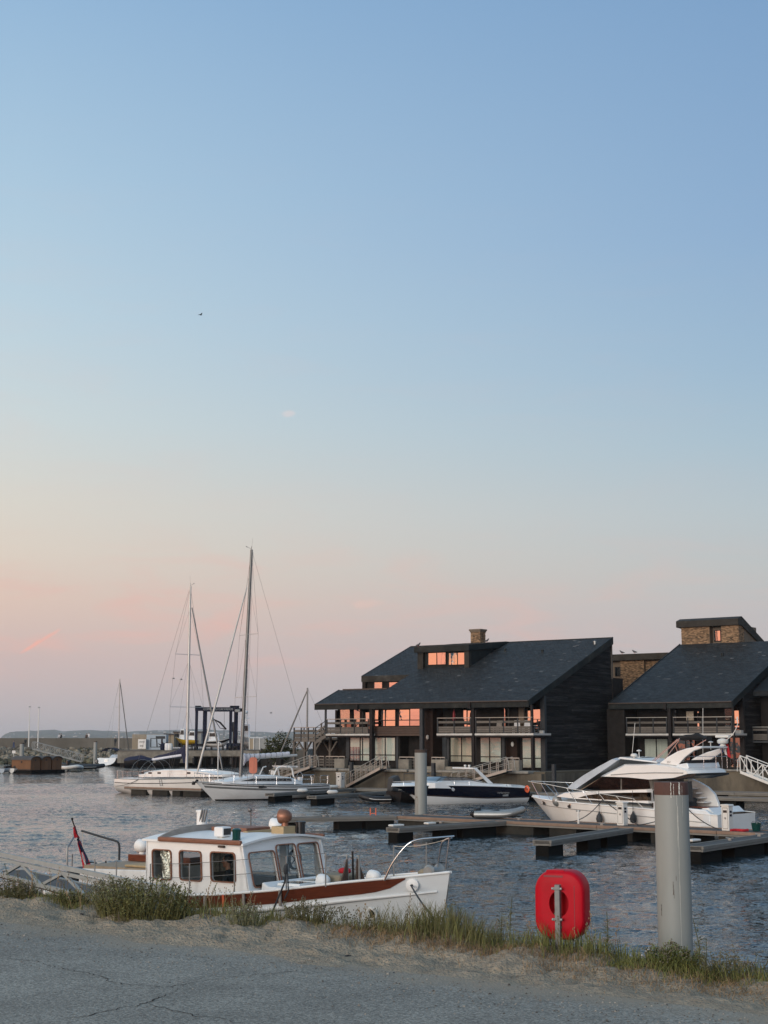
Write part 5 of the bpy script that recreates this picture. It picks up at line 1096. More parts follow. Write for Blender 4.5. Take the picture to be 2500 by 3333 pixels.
# the person in the launch's wheelhouse: seated, facing the stern side, seen in profile through the third window
pp = LF.on(746, 2835, 1, -.75)
pr = thing('person', 'person in dark shirt with short dark hair sitting inside the launch wheelhouse', 'person', LF.w((pp[0], -.75, 1.06)), R(-35.3 + 90 + 20))
J = [(0, 0, .34), (0, .0, .50), (0, .01, .62), (0, .01, .74), (0, .025, .80)]; E_ = [(0, 1), (1, 2), (2, 3), (3, 4)]; Rr = [(.15, .12), (.15, .11), (.165, .11), (.06, .06), (.055, .055)]
def limb_(base, pts, rs):
    p = base
    for q, r in zip(pts, rs): J.append(q); Rr.append(r); E_.append((p, len(J) - 1)); p = len(J) - 1
for sx in (-1, 1):
    limb_(2, [(.19 * sx, .0, .66), (.24 * sx, .04, .42), (.17 * sx, .26, .36), (.13 * sx, .34, .38)], [.065, .052, .04, .032])
    limb_(0, [(.10 * sx, .05, .33), (.13 * sx, .44, .36), (.13 * sx, .46, .02), (.13 * sx, .58, .01)], [.10, .07, .05, .04])
bd = body('body', J, E_, Rr, 'shirt_dark', pr)
hd = Vector((0, .045, .93)); hb = MB(); prf = [(.03, -.125), (.062, -.10), (.078, -.06), (.084, 0), (.085, .05), (.074, .09), (.045, .115), (.004, .125)]
rows = []
for rr_, hz in prf:
    rows.append([(hd.x + rr_ * .86 * math.cos(a), hd.y + rr_ * 1.12 * math.sin(a) + (.012 if hz < -.05 else 0), hd.z + hz) for a in np.linspace(0, 2 * math.pi, 16, endpoint=False)])
hb.grid(rows, closev=True, caps=True); hb.ell(hd + Vector((0, .10, -.01)), (.013, .026, .022), 5, 8)
for sx in (-1, 1): hb.ell(hd + Vector((sx * .074, -.005, -.005)), (.012, .022, .032), 5, 8)
hb.tube([(0, .02, .76), (0, .03, .86)], .05, 10)
head = hb.build('head', 'skin', bd, smooth=80)
for sx in (-1, 1): MB().ell(hd + Vector((sx * .032, .082, .012)), (.013, .008, .008), 5, 8).build('eye', 'hair_dark', head); MB().bx(sx * .032 - .018, sx * .032 + .018, .128, .136, .966, .972).build('eyebrow', 'hair_dark', head)
MB().ell(hd + Vector((0, .088, -.055)), (.024, .010, .008), 5, 8).build('mouth', 'red_dark', head)
MB().ell(hd + Vector((0, -.022, .045)), (.086, .105, .098), 9, 14).build('hair', 'hair_dark', head, smooth=90)

# ---------------------------------------------------------------- flybridge motor yacht behind the main pontoon
YB, YS = np.array([7.55, 76.3]), np.array([16.15, 68.85]); yh = math.atan2(*(YB - YS)[::-1]); YF = Fr(YS, yh); YL = float(np.linalg.norm(YB - YS))
ya = thing('motor_yacht', 'large white flybridge motor yacht moored along the main pontoon', 'boat', (YS[0], YS[1], 0), yh)
y_h = Hull(YL, [(0, 1.80), (.2, 1.98), (.5, 2.0), (.72, 1.75), (.88, 1.05), (.96, .42), (1, .03)], [(0, 1.10), (.12, 1.18), (.3, 1.28), (.6, 1.42), (.85, 1.52), (1, 1.60)], [(0, -.5), (.6, -.6), (.85, -.35), (1, .25)], bowrake=1.35, a=3.2, c=.42, vee=2.2, n=34)
y_h.skin(MB(), m=14, transom=True).build('hull', 'gelcoat', ya, smooth=50)
y_h.deck(MB(), drop=.0, camber=.10).build('deck', 'gelcoat', ya, smooth=60)
y_h.rail(MB(), .035, n=8).build('gunwale', 'gelcoat', ya, smooth=60)
mb = MB()
for sd in (-1, 1): mb.tube([V3(y_h.side_pt(t, y_h.sheer(t) - .38 + .1 * t, sd, .012)) for t in np.linspace(.05, .97, 30)], .018, 6)
mb.build('moulding_line', 'galv', ya)
for p in (1760, 1857, 1892):
    if p == 1892: continue
    c = V3(YF.on(p, 2611 if p < 1800 else 2620, 1, 1.2 if p < 1800 else 1.6)); t = c.x / YL; q = V3(y_h.side_pt(t, c.z, 1, 0)); nm = Vector((.35, .93, 0)).normalized()
    f = MB().lathe([(.13, -.02), (.15, .012), (.12, .022)], q, 16, nm, caps=False).build('porthole', 'stainless', ya); o = MB().lathe([(.125, .0), (.001, .012)], q, 16, nm).build('pane', 'black_plastic', f); f.scale = (1, 1, 1)
def yp(y, *pp): return prof(YF, y, *pp)
# deck moulding (white) with the long bronze saloon windows
mb = MB(); poly = yp(1.55, (1800, 2590), (1830, 2578), (1900, 2574), (1990, 2571), (2100, 2567), (2122, 2566), (2126, 2614), (2100, 2612), (1960, 2604), (1870, 2598)); taper_slab(mb, poly, -1.66, 1.66, .25, .25, 1.3); dh = mb.build('deckhouse', 'gelcoat', ya, smooth=35)
for sg in (-1, 1):
    y_ = 1.66 * sg; q = yp(1.66, (1882, 2596.5), (1912, 2588), (1957, 2583), (2030, 2580), (2118, 2579), (2118, 2606), (2040, 2606), (1960, 2602))
    slab(MB(), q, y_ - .012, y_ + .012).build('side_window', 'glass_bronze', ya); slab(MB(), q, y_ - .03 - (.02 if sg > 0 else -.06), y_ - .02 - (.02 if sg > 0 else -.06)).build('window_lining', 'teak_deck', ya)
# windscreen and upper cabin
mb = MB(); poly = yp(1.40, (1885, 2574), (1955, 2529), (2090, 2533), (2138, 2532), (2142, 2569), (2080, 2570)); taper_slab(mb, poly, -1.42, 1.42, .5, .5, 2.0); uc = mb.build('upper_cabin', 'saloon', ya, smooth=30)
for sg in (-1, 1):
    y_ = 1.42 * sg
    for j, q in enumerate(((1893, 2573, 1957, 2530, 2020, 2533, 2020, 2570), (2025, 2533, 2112, 2537, 2118, 2570, 2025, 2570))):
        slab(MB(), yp(1.42, *zip(q[0::2], q[1::2])), y_ - .0, y_ + .02 * sg).build('cabin_window', 'glass_tint', ya)
a0, a1 = YF.on(1893, 2573, 1, 1.2), YF.on(1957, 2530, 1, 1.2)
MB().prism([(-1.25, 0), (1.25, 0), (1.05, 1), (-1.05, 1)], (a0[0] + .05, 0, a0[2]), (0, 1, 0), (a1[0] - a0[0], 0, a1[2] - a0[2]), (1, 0, .6), .02).build('windscreen', 'glass_tint', ya)
# flybridge: hood, coaming, seat bolsters
mb = MB(); poly = yp(1.5, (1946, 2527), (1968, 2515), (2027, 2486), (2085, 2486), (2145, 2484), (2205, 2492), (2240, 2499), (2264, 2507), (2270, 2517), (2214, 2532), (2119, 2538), (2040, 2530)); taper_slab(mb, poly, -1.72, 1.72, .45, .45, 2.75); fb = mb.build('flybridge', 'gelcoat', ya, smooth=35)
mb = MB()
for sg in (-1, 1): mb.tube([V3((x_, 1.735 * sg, z_)) for x_, z_ in yp(1.7, (1990, 2522), (2060, 2517), (2130, 2515), (2225, 2516))], .022, 6)
mb.build('moulding_line', 'galv', fb)
mb = MB(); slab(mb, yp(1.4, (2200, 2494), (2215, 2487), (2240, 2483), (2246, 2499), (2240, 2504)), -1.5, 1.5); mb.build('coaming', 'gelcoat_cool', fb, bevel=.05)
slab(MB(), yp(1.4, (2205, 2489), (2216, 2480), (2238, 2473), (2243, 2484)), -1.38, 1.38).build('seat_bolster', 'black_cloth', fb, bevel=.05)
slab(MB(), yp(1.2, (2016, 2484), (2022, 2466), (2030, 2465), (2140, 2480), (2145, 2486)), -1.25, 1.25).build('fly_screen', 'glass_tint', fb); slab(MB(), yp(1.2, (2014, 2469), (2020, 2464), (2142, 2479), (2142, 2483)), -1.28, 1.28).build('fly_screen_rim', 'gelcoat_cool', fb)
slab(MB(), yp(1.5, (2190, 2532), (2268, 2518.5), (2267, 2525), (2212, 2536)), -1.6, 1.6).build('fly_underside', 'black_plastic', fb)
# tarpaulin over the forward screen
mb = MB(); poly = yp(1.0, (1846, 2566), (1862, 2551), (1905, 2521), (1960, 2490), (2006, 2466), (2026, 2470), (1975, 2504), (1930, 2534), (1872, 2572)); taper_slab(mb, poly, -1.2, 1.2, .25, .25, 2.4); mb.build('screen_cover', 'tarp_pale', ya, smooth=50)
# swept radar arch
slab(MB(), yp(1.4, (2147, 2484), (2175, 2463), (2205, 2446), (2235, 2436), (2262, 2431), (2280, 2430), (2284, 2435), (2258, 2444), (2230, 2465), (2206, 2492)), 1.25, 1.43).build('arch_leg', 'gelcoat', fb, bevel=.03)
slab(MB(), yp(-1.3, (2236, 2484), (2262, 2466), (2300, 2449), (2340, 2437), (2366, 2430), (2371, 2435), (2345, 2452), (2316, 2472), (2298, 2486)), -1.43, -1.25).build('arch_leg', 'gelcoat', fb, bevel=.03)
a_, b_ = YF.on(2272, 2432, 1, 1.3), YF.on(2360, 2432, 1, -1.3); MB().beam(a_, b_, .42, .09).build('arch_top', 'gelcoat', fb, bevel=.03)
c = YF.on(2352, 2400, 1, -.9); c0 = YF.on(2352, 2427, 1, -.9)
MB().lathe([(.16, c0[2] - .02), (.14, c[2] - .38), (.10, c[2] - .30)], (c[0], -.9, 0), 10).lathe([(.20, 0), (.26, .06), (.26, .16), (.18, .22), (.06, .26)], (c[0], -.9, c[2] - .30), 14).build('radar_base', 'white_metal', fb, smooth=50)
MB().bx(c[0] - .35, c[0] + .35, -1.0, -.80, c[2] - .02, c[2] + .10).build('radar_scanner', 'white_metal', fb, bevel=.04).rotation_euler = (0, 0, 0)
a_, b_ = YF.on(2400, 2345, 1, -.8), YF.on(2385, 2390, 1, -.8); MB().tube(curve_pts([(c[0], -.85, c[2] - .3), (b_[0], -.8, b_[2]), (a_[0], -.8, a_[2] - .2), (a_[0], -.8, a_[2])], 4), .02, 6).lathe([(.035, 0), (.035, .22)], (a_[0], -.8, a_[2] - .05), 8).build('light_mast', 'white_metal', fb)
for px, py, y in ((2313, 2418, -.6), (2080, 2446, .8)): c = YF.on(px, py, 1, y); MB().lathe([(.02, -.3), (.02, 0), (.12, .02), (.12, .05), (.03, .09)], (c[0], y, c[2]), 12).build('gps_dome', 'white_metal', fb, smooth=40)
c = YF.on(2064, 2462, 1, .6); MB().lathe([(.05, -.2), (.05, 0), (.17, .02), (.17, .10), (.10, .16)], (c[0], .6, c[2] - .02), 14).build('sat_dome', 'white_metal', fb, smooth=40)
a_, b_ = YF.on(2067, 2353, 1, .9), YF.on(2058, 2450, 1, .9); MB().tube([b_, a_], .012, 5).build('whip_aerial', 'white_metal', fb)
a_, b_ = YF.on(2288, 2305, 1, -.9), YF.on(2288, 2455, 1, -.9); MB().tube([b_, a_], .012, 5).build('whip_aerial', 'white_metal', fb)
# folded bimini top
g = []
for u in np.linspace(0, 1, 12):
    c = YF.on(2206 + 92 * u, 2404 - 5 * math.sin(3 * u), 1, .3); r_ = .10 + .10 * math.sin(math.pi * min(u * 1.1, 1)) + .035 * math.sin(13 * u)
    g.append([(c[0], .30 * math.cos(a), c[2] + r_ * .8 * math.sin(a)) for a in np.linspace(0, 2 * math.pi, 12, endpoint=False)])
MB().grid(g, closev=True, caps=True).build('bimini_cover', 'black_cloth', fb, smooth=60)
for y in (1.25, -1.2):
    for (p0, q0, p1, q1) in ((2123, 2478, 2205, 2406), (2129, 2479, 2212, 2404), (2160, 2477, 2210, 2410), (2255, 2434, 2298, 2408), (2210, 2460, 2198, 2425)):
        a_, b_ = YF.on(p0, q0, 1, y), YF.on(p1, q1, 1, y); stick('bimini_tube', 'stainless', fb, (a_[0], y, a_[2]), (b_[0], y, b_[2]), .028, .028)
mb = MB(); P = [YF.on(p, 2462, 1, y) for p, y in ((2242, 1.35), (2290, .4), (2330, -.5), (2366, -1.3))]; mb.tube(P, .014, 5)
for a_ in P[1:]: mb.tube([a_, (a_[0], a_[1], a_[2] - .55)], .012, 5)
mb.build('fly_rail', 'stainless', fb)
# flag on its short staff
c, e = YF.on(2342, 2505, 1, -1.2), YF.on(2348, 2418, 1, -1.2); yf = thing('tricolour_flag', 'limp blue white and red flag at the stern of the yacht arch', 'flag', YF.w((e[0], -1.2, e[2])), yh)
MB().tube([(0, 0, -1.3), (0, 0, .25)], .015, 6).build('staff', 'stainless', yf)
for k, m in enumerate(('blue_cloth', 'white_cloth', 'red_cloth')):
    g = [[(.16 - .17 * k - .17 * u - .10 * v, .05 * math.sin(5 * u + 4 * v + k), .2 - .55 * v - .12 * (k + u) * v) for u in np.linspace(0, 1, 5)] for v in np.linspace(0, 1, 7)]
    MB().grid(g).build('stripe', m, yf, smooth=80)
# side deck rail
def y_top(t, y=None): s = y_h.pt(t, 0, 1); return V3(s)
for sg in (1, -1):
    mb = MB(); P = []
    for t in np.linspace(.36, .985, 16): s = V3(y_h.pt(t, 0, sg, -.06)); P.append(s + Z * (.42 + .36 * min(max((t - .36) / .45, 0), 1)) + Vector((.35 * t, 0, 0)))
    mb.tube(P, .018, 6)
    for i in range(0, 16, 2): s = V3(y_h.pt(.36 + (.985 - .36) * i / 15 - .035, 0, sg, -.06)); mb.tube([s, P[i]], .014, 5)
    mb.build('guard_rail', 'stainless', ya)
c = YF.on(1708, 2560, 1, 0); MB().lathe([(.11, -.05), (.16, -.04), (.19, 0), (.16, .04), (.11, .05)], (YL + .15, .25, 1.98), 16, (.3, 1, 0), caps=False).build('horseshoe_buoy', 'orange_paint', ya, smooth=60)
# cockpit, moulded stair wing and transom
slab(MB(), yp(-1.4, (2235, 2530), (2272, 2546), (2300, 2562), (2322, 2585), (2334, 2615), (2338, 2650), (2240, 2650)), -1.70, -1.50).build('stair_wing', 'gelcoat', ya, bevel=.04)
for i in range(5): a_ = YF.on(2255 + 13 * i, 2563 + 15 * i, 1, -1.3); piece('stair', 'gelcoat', ya, (a_[0] - .25, -1.5, a_[2] - .06), (a_[0] + .2, -.8, a_[2]))
slab(MB(), yp(1.7, (2110, 2575), (2196, 2545), (2200, 2610), (2190, 2640), (2110, 2640)), .1, 1.4).build('aft_bulkhead', 'black_plastic', ya)  # bulkhead drawn all black: the shade of its open doorway is in the colour
slab(MB(), yp(1.75, (2130, 2606), (2224, 2606), (2238, 2630), (2300, 2636), (2316, 2650), (2316, 2690), (2130, 2690)), 1.62, 1.86).build('quarter_side', 'gelcoat_cool', ya, bevel=.06)
slab(MB(), yp(-1.7, (2370, 2634), (2385, 2624), (2405, 2622), (2424, 2640), (2446, 2676), (2440, 2700), (2370, 2700)), -1.75, 1.25).build('transom_garage', 'gelcoat', ya, bevel=.12)
MB().bx(-.25, .3, -1.6, 1.6, .18, .30).build('bathing_platform', 'teak_deck', ya, bevel=.03)
a_ = YF.on(2290, 2625, 1, .2); MB().bx(a_[0] - .5, a_[0] + .5, -.3, .6, a_[2] - .05, a_[2]).build('cockpit_table', 'mahogany', ya); MB().bx(a_[0] + .9, a_[0] + 1.3, -.9, .9, a_[2] - .3, a_[2] + .35).build('cockpit_seat', 'frame_grey', ya, bevel=.06)
c = YF.on(2112, 2482, 1, 1.74)
text('357', .14, 'letter_grey', fb, (YF.on(2176, 2481, 1, 1.45)[0], 1.445, YF.on(2176, 2481, 1, 1.45)[2]), (R(90), 0, R(180)))
text('Prestige', .16, 'letter_grey', fb, (YF.on(2158, 2498, 1, 1.76)[0], 1.715, YF.on(2158, 2498, 1, 1.74)[2]), (R(90), 0, R(180)))
# fenders and lines of the yacht
def yside(px, py): c = YF.on(px, py, 1, 1.95); return c
t = thing('fender', 'round grey ball fender hanging at the yacht bow', 'fender', YF.w((YF.on(1816, 2606, 1, 1.35)[0], 1.42, YF.on(1816, 2606, 1, 1.35)[2]))); MB().ell((0, 0, 0), (.24, .24, .28), 10, 14).lathe([(.06, .24), (.05, .36), (.02, .40)]).build('body', 'galv', t, smooth=60); MB().tube([(0, 0, .36), (0, -.05, .85)], .012, 5).build('lanyard', 'rope_dark', t)
for px, nm in ((1951, 'dark grey pear-shaped fender left of the white power pedestal on the yacht'), (2061, 'dark grey pear-shaped fender right of the white power pedestal on the yacht')):
    c = YF.on(px, 2662, 1, 2.12); t = thing('fender', nm, 'fender', YF.w((c[0], 2.12, c[2]))); MB().lathe([(.02, -.24), (.13, -.20), (.16, -.05), (.13, .10), (.05, .22), (.03, .30)], n=12).build('body', 'frame_grey', t, smooth=50); MB().tube([(0, 0, .3), (0, 0, 1.25)], .012, 5).build('lanyard', 'rope_dark', t)

# ---------------------------------------------------------------- navy sports cruiser in the middle
SBp, SSp = np.array([.55, 103.6]), np.array([9.75, 109.4]); sh = math.atan2(*(SBp - SSp)[::-1]); SF = Fr(SSp, sh); SL = float(np.linalg.norm(SBp - SSp))
sb = thing('sports_cruiser', 'sleek navy blue and white sports cruiser in the middle of the marina', 'boat', (SSp[0], SSp[1], 0), sh)
s_h = Hull(SL, [(0, 1.45), (.3, 1.6), (.6, 1.5), (.82, .95), (.94, .42), (1, .04)], [(0, 1.0), (.3, 1.18), (.65, 1.30), (1, 1.28)], [(0, -.35), (.6, -.45), (.85, -.25), (1, .55)], bowrake=2.2, a=3.0, c=.45, n=32)
s_h.skin(MB(), q0=.0, q1=lambda t: s_h.q_at(t, .32 + .55 * max(t - .35, 0)), m=6, transom=True).build('hull_topside', 'navy_paint', sb, smooth=50)
s_h.skin(MB(), q0=lambda t: s_h.q_at(t, .32 + .55 * max(t - .35, 0)), q1=1, m=8).build('hull_bottom', 'gelcoat_cool', sb, smooth=50)
mb = MB()
for sd in (-1, 1): mb.tube([V3(s_h.side_pt(t, .38 + .55 * max(t - .35, 0), sd, .006)) for t in np.linspace(0, .95, 24)], .014, 5)
mb.build('pinstripe', 'brown_wood', sb); s_h.rail(MB(), .04, n=8).build('gunwale', 'gelcoat_cool', sb, smooth=60); s_h.deck(MB(), drop=.0, camber=.2).build('deck', 'gelcoat_cool', sb, smooth=60)
def spf(y, *pp): return prof(SF, y, *pp)
mb = MB(); poly = spf(1.3, (1400, 2548), (1440, 2541), (1530, 2540), (1600, 2552), (1655, 2554), (1664, 2566), (1560, 2570), (1400, 2566)); taper_slab(mb, poly, -1.4, 1.4, .3, .3, 1.3); mb.build('coaming', 'gelcoat_cool', sb, smooth=35)
mb = MB(); poly = spf(1.0, (1418, 2547), (1436, 2530), (1452, 2527), (1520, 2531), (1590, 2548)); taper_slab(mb, poly, -1.15, 1.15, .5, .5, 1.6); mb.build('windscreen', 'glass_tint', sb, smooth=35)
mb = MB()
for y in (1.16, -1.16):
    mb.tube([V3((x_, y, z_)) for x_, z_ in spf(1.16, (1418, 2547), (1438, 2530), (1520, 2531), (1590, 2548))], .02, 5)
    for p, q in ((1455, 2528), (1500, 2531)): a_, b_ = SF.on(p, q, 1, y), SF.on(p + 14, 2548, 1, y); mb.tube([a_, b_], .016, 5)
mb.build('screen_frame', 'frame_dark', sb)
mb = MB()
for y in (1.25, -1.35): mb.prism([(lambda c: (c[0], c[2]))(SF.on(p, q, 1, y)) for p, q in ((1540, 2500), (1552, 2501), (1605, 2551), (1590, 2551))], (0, y - .06, 0), (1, 0, 0), (0, 0, 1), (0, 1, 0), .12)
a_ = SF.on(1546, 2500, 1, 1.2); mb.beam((a_[0], 1.3, a_[2] - .03), (a_[0], -1.4, a_[2] - .03), .3, .10)
mb.build('radar_arch', 'gelcoat_cool', sb, bevel=.03)
for dy in (0, .5): MB().lathe([(.05, 0), (.05, .1), (.1, .12), (.08, .22)], (a_[0], dy, a_[2]), 8).build('arch_lamp', 'white_metal', sb)
MB().prism([(lambda c: (c[0], c[2]))(SF.on(p, q, 1, 1.4)) for p, q in ((1653, 2553), (1661, 2553), (1680, 2590), (1672, 2592))], (0, -1.45, 0), (1, 0, 0), (0, 0, 1), (0, 1, 0), 2.9).build('transom_edge', 'gelcoat_cool', sb)
for t_, z_ in ((.62, 1.02),): p = V3(s_h.side_pt(t_, z_, 1, .005)); MB().lathe([(.13, 0), (.15, .012), (.12, .02), (.001, .022)], p, 14, (0, 1, 0)).build('porthole', 'stainless', sb)
c = SF.on(1637, 2580, 1, 1.5); text('Performance', .20, 'letter_grey', sb, (c[0], V3(s_h.side_pt(c[0] / SL, c[2], 1)).y + .01, c[2]), (R(88), 0, R(180))); c = SF.on(1645, 2588, 1, 1.5); MB().bx(c[0] - .25, c[0] + .25, V3(s_h.side_pt(c[0] / SL, c[2], 1)).y, V3(s_h.side_pt(c[0] / SL, c[2], 1)).y + .01, c[2] - .08, c[2] + .08).build('number_plate', 'galv', sb)
mb = MB(); P = [V3(s_h.pt(t, 0, 1, -.05)) + Z * .28 for t in np.linspace(.5, .99, 10)]; mb.tube(P, .015, 5)
for i in range(0, 10, 2): mb.tube([P[i], P[i] - Z * .28], .012, 5)
P = [V3((p.x, -p.y, p.z)) for p in P]; mb.tube(P, .015, 5); mb.build('bow_rail', 'stainless', sb)

# ---------------------------------------------------------------- sailing yachts
def rig(parent, fr, y, base, top_, stays, spreaders, mast_m, r=.085, furl=None, furl_m='mast_light', furl_r=.05):
    """mast from pixel base to pixel top; wires and spreaders in the boat's own planes"""
    B_, T_ = V3(fr.on(*base, 1, y)), V3(fr.on(*top_, 1, y)); MB().tube([B_, B_.lerp(T_, .7), T_], [r, r * .95, r * .75], 10).build('mast', mast_m, parent, smooth=60)
    if furl: a, b = V3(fr.on(*furl[0], 1, y)), V3(fr.on(*furl[1], 1, y)); MB().tube([a, a.lerp(b, .06), a.lerp(b, .5), b], [furl_r * .6, furl_r, furl_r, furl_r * .6], 8).build('furled_genoa', furl_m, parent, smooth=60)
    sp_pts = []
    for f, half in spreaders:
        c = B_.lerp(T_, f); MB().tube([(c.x - .12, -half, c.z), (c.x, 0, c.z), (c.x - .12, half, c.z)], .022, 6).build('spreader', 'mast_light', parent); sp_pts.append((c, half))
    mb = MB()
    for sd in (-1, 1):
        pts = [T_ - Z * .1] + [V3((c.x - .12, sd * h, c.z)) for c, h in sorted(sp_pts, key=lambda q: -q[0].z)] + [V3((B_.x - .15, sd * 1.6, 1.1))]
        mb.tube(pts, .008, 4)
        for c, h in sp_pts: mb.tube([c + Z * (T_.z - B_.z) * .25, (c.x - .12, sd * h, c.z)], .006, 4); mb.tube([c - Z * .05, (B_.x + .3 * sd, sd * 1.55, 1.1)], .006, 4)
    for a, b in stays: mb.tube([a, b], .008, 4)
    mb.build('standing_rigging', 'wire', parent)
    mb = MB()
    for k in range(3): mb.tube([T_ + Vector((.04 * k - .1, .10, -.2)), B_ + Vector((.12 * k - .3, .25, .3))], .006, 4)
    mb.build('halyards', 'wire', parent)
    h = MB().tube([T_, T_ + Z * .25], .02, 5).tube([T_ + Z * .06, T_ + Vector((.45, 0, .18))], .012, 5).ell(T_ + Vector((.45, 0, .2)), (.06, .04, .03)).tube([T_, T_ + Vector((-.1, 0, .9))], .006, 4); h.build('masthead_gear', 'wire', parent)
    return B_, T_
WB, WS = atD(637, 2550, 109.7), atD(1046, 2552, 116.3); wh = math.atan2(WB[1] - WS[1], WB[0] - WS[0]); WF = Fr(WS, wh); WL = float(np.hypot(WB[0] - WS[0], WB[1] - WS[1]))
w2 = thing('sailing_yacht', 'white sailing yacht with dark sheer stripe, tall dark mast and furled white mainsail', 'boat', (WS[0], WS[1], 0), wh)
w_h = Hull(WL, [(0, 1.15), (.2, 1.6), (.45, 1.82), (.7, 1.45), (.88, .7), (.96, .26), (1, .03)], [(0, 1.06), (.3, 1.05), (.6, 1.14), (.85, 1.28), (1, 1.40)], [(0, .05), (.15, -.3), (.5, -.7), (.85, -.3), (1, .05)], bowrake=1.5, sternrake=-.35, a=2.2, c=.6, n=32)
w_h.skin(MB(), m=12, transom=True).build('hull', 'hull_white', w2, smooth=50)
for za, zb, m, nm in ((.09, .16, 'navy_paint', 'sheer_stripe'), (.26, .40, 'galv', 'hull_band')):
    w_h.skin(MB(), q0=lambda t: za / (w_h.sheer(t) - w_h.keel(t)), q1=lambda t: zb / (w_h.sheer(t) - w_h.keel(t)), t0=.01, t1=.97, m=2, off=.008).build(nm, m, w2, smooth=50)
w_h.skin(MB(), q0=lambda t: w_h.q_at(t, .10), q1=.98, m=6, t0=.02, t1=.95, off=.01).build('boot_top', 'rubber', w2, smooth=50)
c = WF.on(860, 2561, 1, 1.75); p = V3(w_h.side_pt(c[0] / WL, c[2], 1, .012)); MB().bx(p.x - .42, p.x + .42, p.y - .05, p.y + .006, p.z - .08, p.z + .08).build('hull_window', 'black_plastic', w2)
w_h.deck(MB(), drop=.02, camber=.06).build('deck', 'gelcoat_cool', w2, smooth=60); w_h.rail(MB(), .03, n=6).build('toe_rail', 'galv', w2)
def wp(y, *pp): return prof(WF, y, *pp)
mb = MB(); poly = wp(1.0, (722, 2544), (787, 2531), (844, 2522), (900, 2523), (953, 2531), (990, 2545), (990, 2552), (722, 2552)); taper_slab(mb, poly, -1.12, 1.12, .35, .35, 1.2); mb.build('coachroof', 'gelcoat_cool', w2, smooth=35)
for sg in (-1, 1):
    y_ = 1.125 * sg; slab(MB(), wp(1.12, (783, 2542.5), (824, 2534), (948, 2533), (950, 2543)), y_ - .01, y_ + .012 * sg + .001).build('cabin_window', 'black_plastic', w2)
    for p in (834, 860, 887, 913, 940):
        c = WF.on(p, 2538, 1, 1.13); MB().prism([rrect(-.26, .26, -.075, .075, .06), rrect(-.19, .19, -.045, .045, .03)], (c[0], 1.13 * sg, c[2]), (1, 0, 0), (0, 0, 1), (0, sg, 0), .02).build('portlight', 'stainless', w2)
stays = []
B_, T_ = rig(w2, WF, 0, (783, 2528), (819, 1789), [], [(.345, 1.55), (.62, 1.35)], 'mast_dark', .13, ((641, 2520), (803, 1912)), 'mast_light', .085)
mb = MB(); mb.tube([T_, V3((.3, 0, 1.1))], .008, 4); mb.build('backstay', 'wire', w2)
a, b = V3(WF.on(790, 2470, 1, 0)), V3(WF.on(966, 2458, 1, 0)); MB().tube([a, b], .09, 8).build('boom', 'mast_light', w2, smooth=60)
rows = []
for i, u in enumerate(np.linspace(0, 1, 40)):
    c = a.lerp(b, u * .86); rv = (.15 + .34 * math.exp(-u * 9)) * (1 + .10 * math.sin(i * 1.55)); c = c + Z * (.16 - .25 * math.exp(-u * 12))
    rows.append([c + Vector((0, .55 * rv * math.cos(k * math.pi / 5), rv * math.sin(k * math.pi / 5))) for k in range(10)])
MB().grid(rows, closev=True, caps=True).build('furled_mainsail', 'sail_white', w2, smooth=70)
mb = MB()
for u in (.12, .22, .34, .46, .58, .70, .82): c = a.lerp(b, u * .86) + Z * .14; mb.lathe([(.19 + .25 * math.exp(-u * 9), -.015), (.19 + .25 * math.exp(-u * 9), .015)], c, 10, b - a, caps=False)
mb.build('sail_ties', 'rope_dark', w2)
stick('vang', 'galv', w2, a.lerp(b, .32) - Z * .05, (B_.x - .15, 0, 1.55), .07, .07)
mb = MB()
for y in (1.0, -1.0): mb.tube([V3((x_, y, z_)) for x_, z_ in wp(1.0, (891, 2524), (902, 2499), (912, 2496))], .05, 6); mb.tube([V3((x_, y, z_)) for x_, z_ in wp(1.0, (940, 2496), (950, 2500), (956, 2530))], .06, 6)
c0, c1 = wp(0, (912, 2495), (944, 2495)); mb.tube([(c0[0], -1, c0[1]), (c0[0], 1, c0[1])], .05, 6).tube([(c1[0], -1, c1[1]), (c1[0], 1, c1[1])], .05, 6).build('sprayhood_frame', 'gelcoat', w2, smooth=60)
slab(MB(), [(c0[0] + .1, c0[1] + .02), (c1[0] - .1, c1[1] + .02), (c1[0] - .1, c1[1] + .06), (c0[0] + .1, c0[1] + .06)], -1.0, 1.0).build('sprayhood_top', 'gelcoat', w2)
mb = MB()
for sd in (-1, 1):
    P = [V3(w_h.pt(t, 0, sd, -.06)) + Z * .62 for t in np.linspace(.02, .97, 20)]; mb.tube(P, .007, 4); mb.tube([p - Z * .3 for p in P], .006, 4)
    for i in range(0, 20, 3): mb.tube([P[i], P[i] - Z * .62], .014, 5)
mb.build('guard_wires', 'stainless', w2)
mb = MB(); P = [V3(w_h.pt(t, 0, 1, -.05)) + Z * .6 for t in (.84, .90, .96)] + [V3((WL + .15, 0, 2.05))] + [V3(w_h.pt(t, 0, -1, -.05)) + Z * .6 for t in (.96, .90, .84)]; mb.tube(P, .02, 6)
for p in P: mb.tube([p, (p.x - .15, p.y * .95, w_h.sheer(min(p.x / WL, 1)))], .018, 5)
mb.build('pulpit', 'stainless', w2)
mb = MB()
for sd in (-1, 1): mb.tube([(.1, sd * 1.0, 1.05), (.0, sd * 1.0, 1.72), (.95, sd * 1.25, 1.72), (.95, sd * 1.25, 1.08)], .022, 6); mb.tube([(.05, sd * 1.0, 1.4), (.95, sd * 1.25, 1.4)], .016, 5)
mb.build('pushpit', 'stainless', w2)
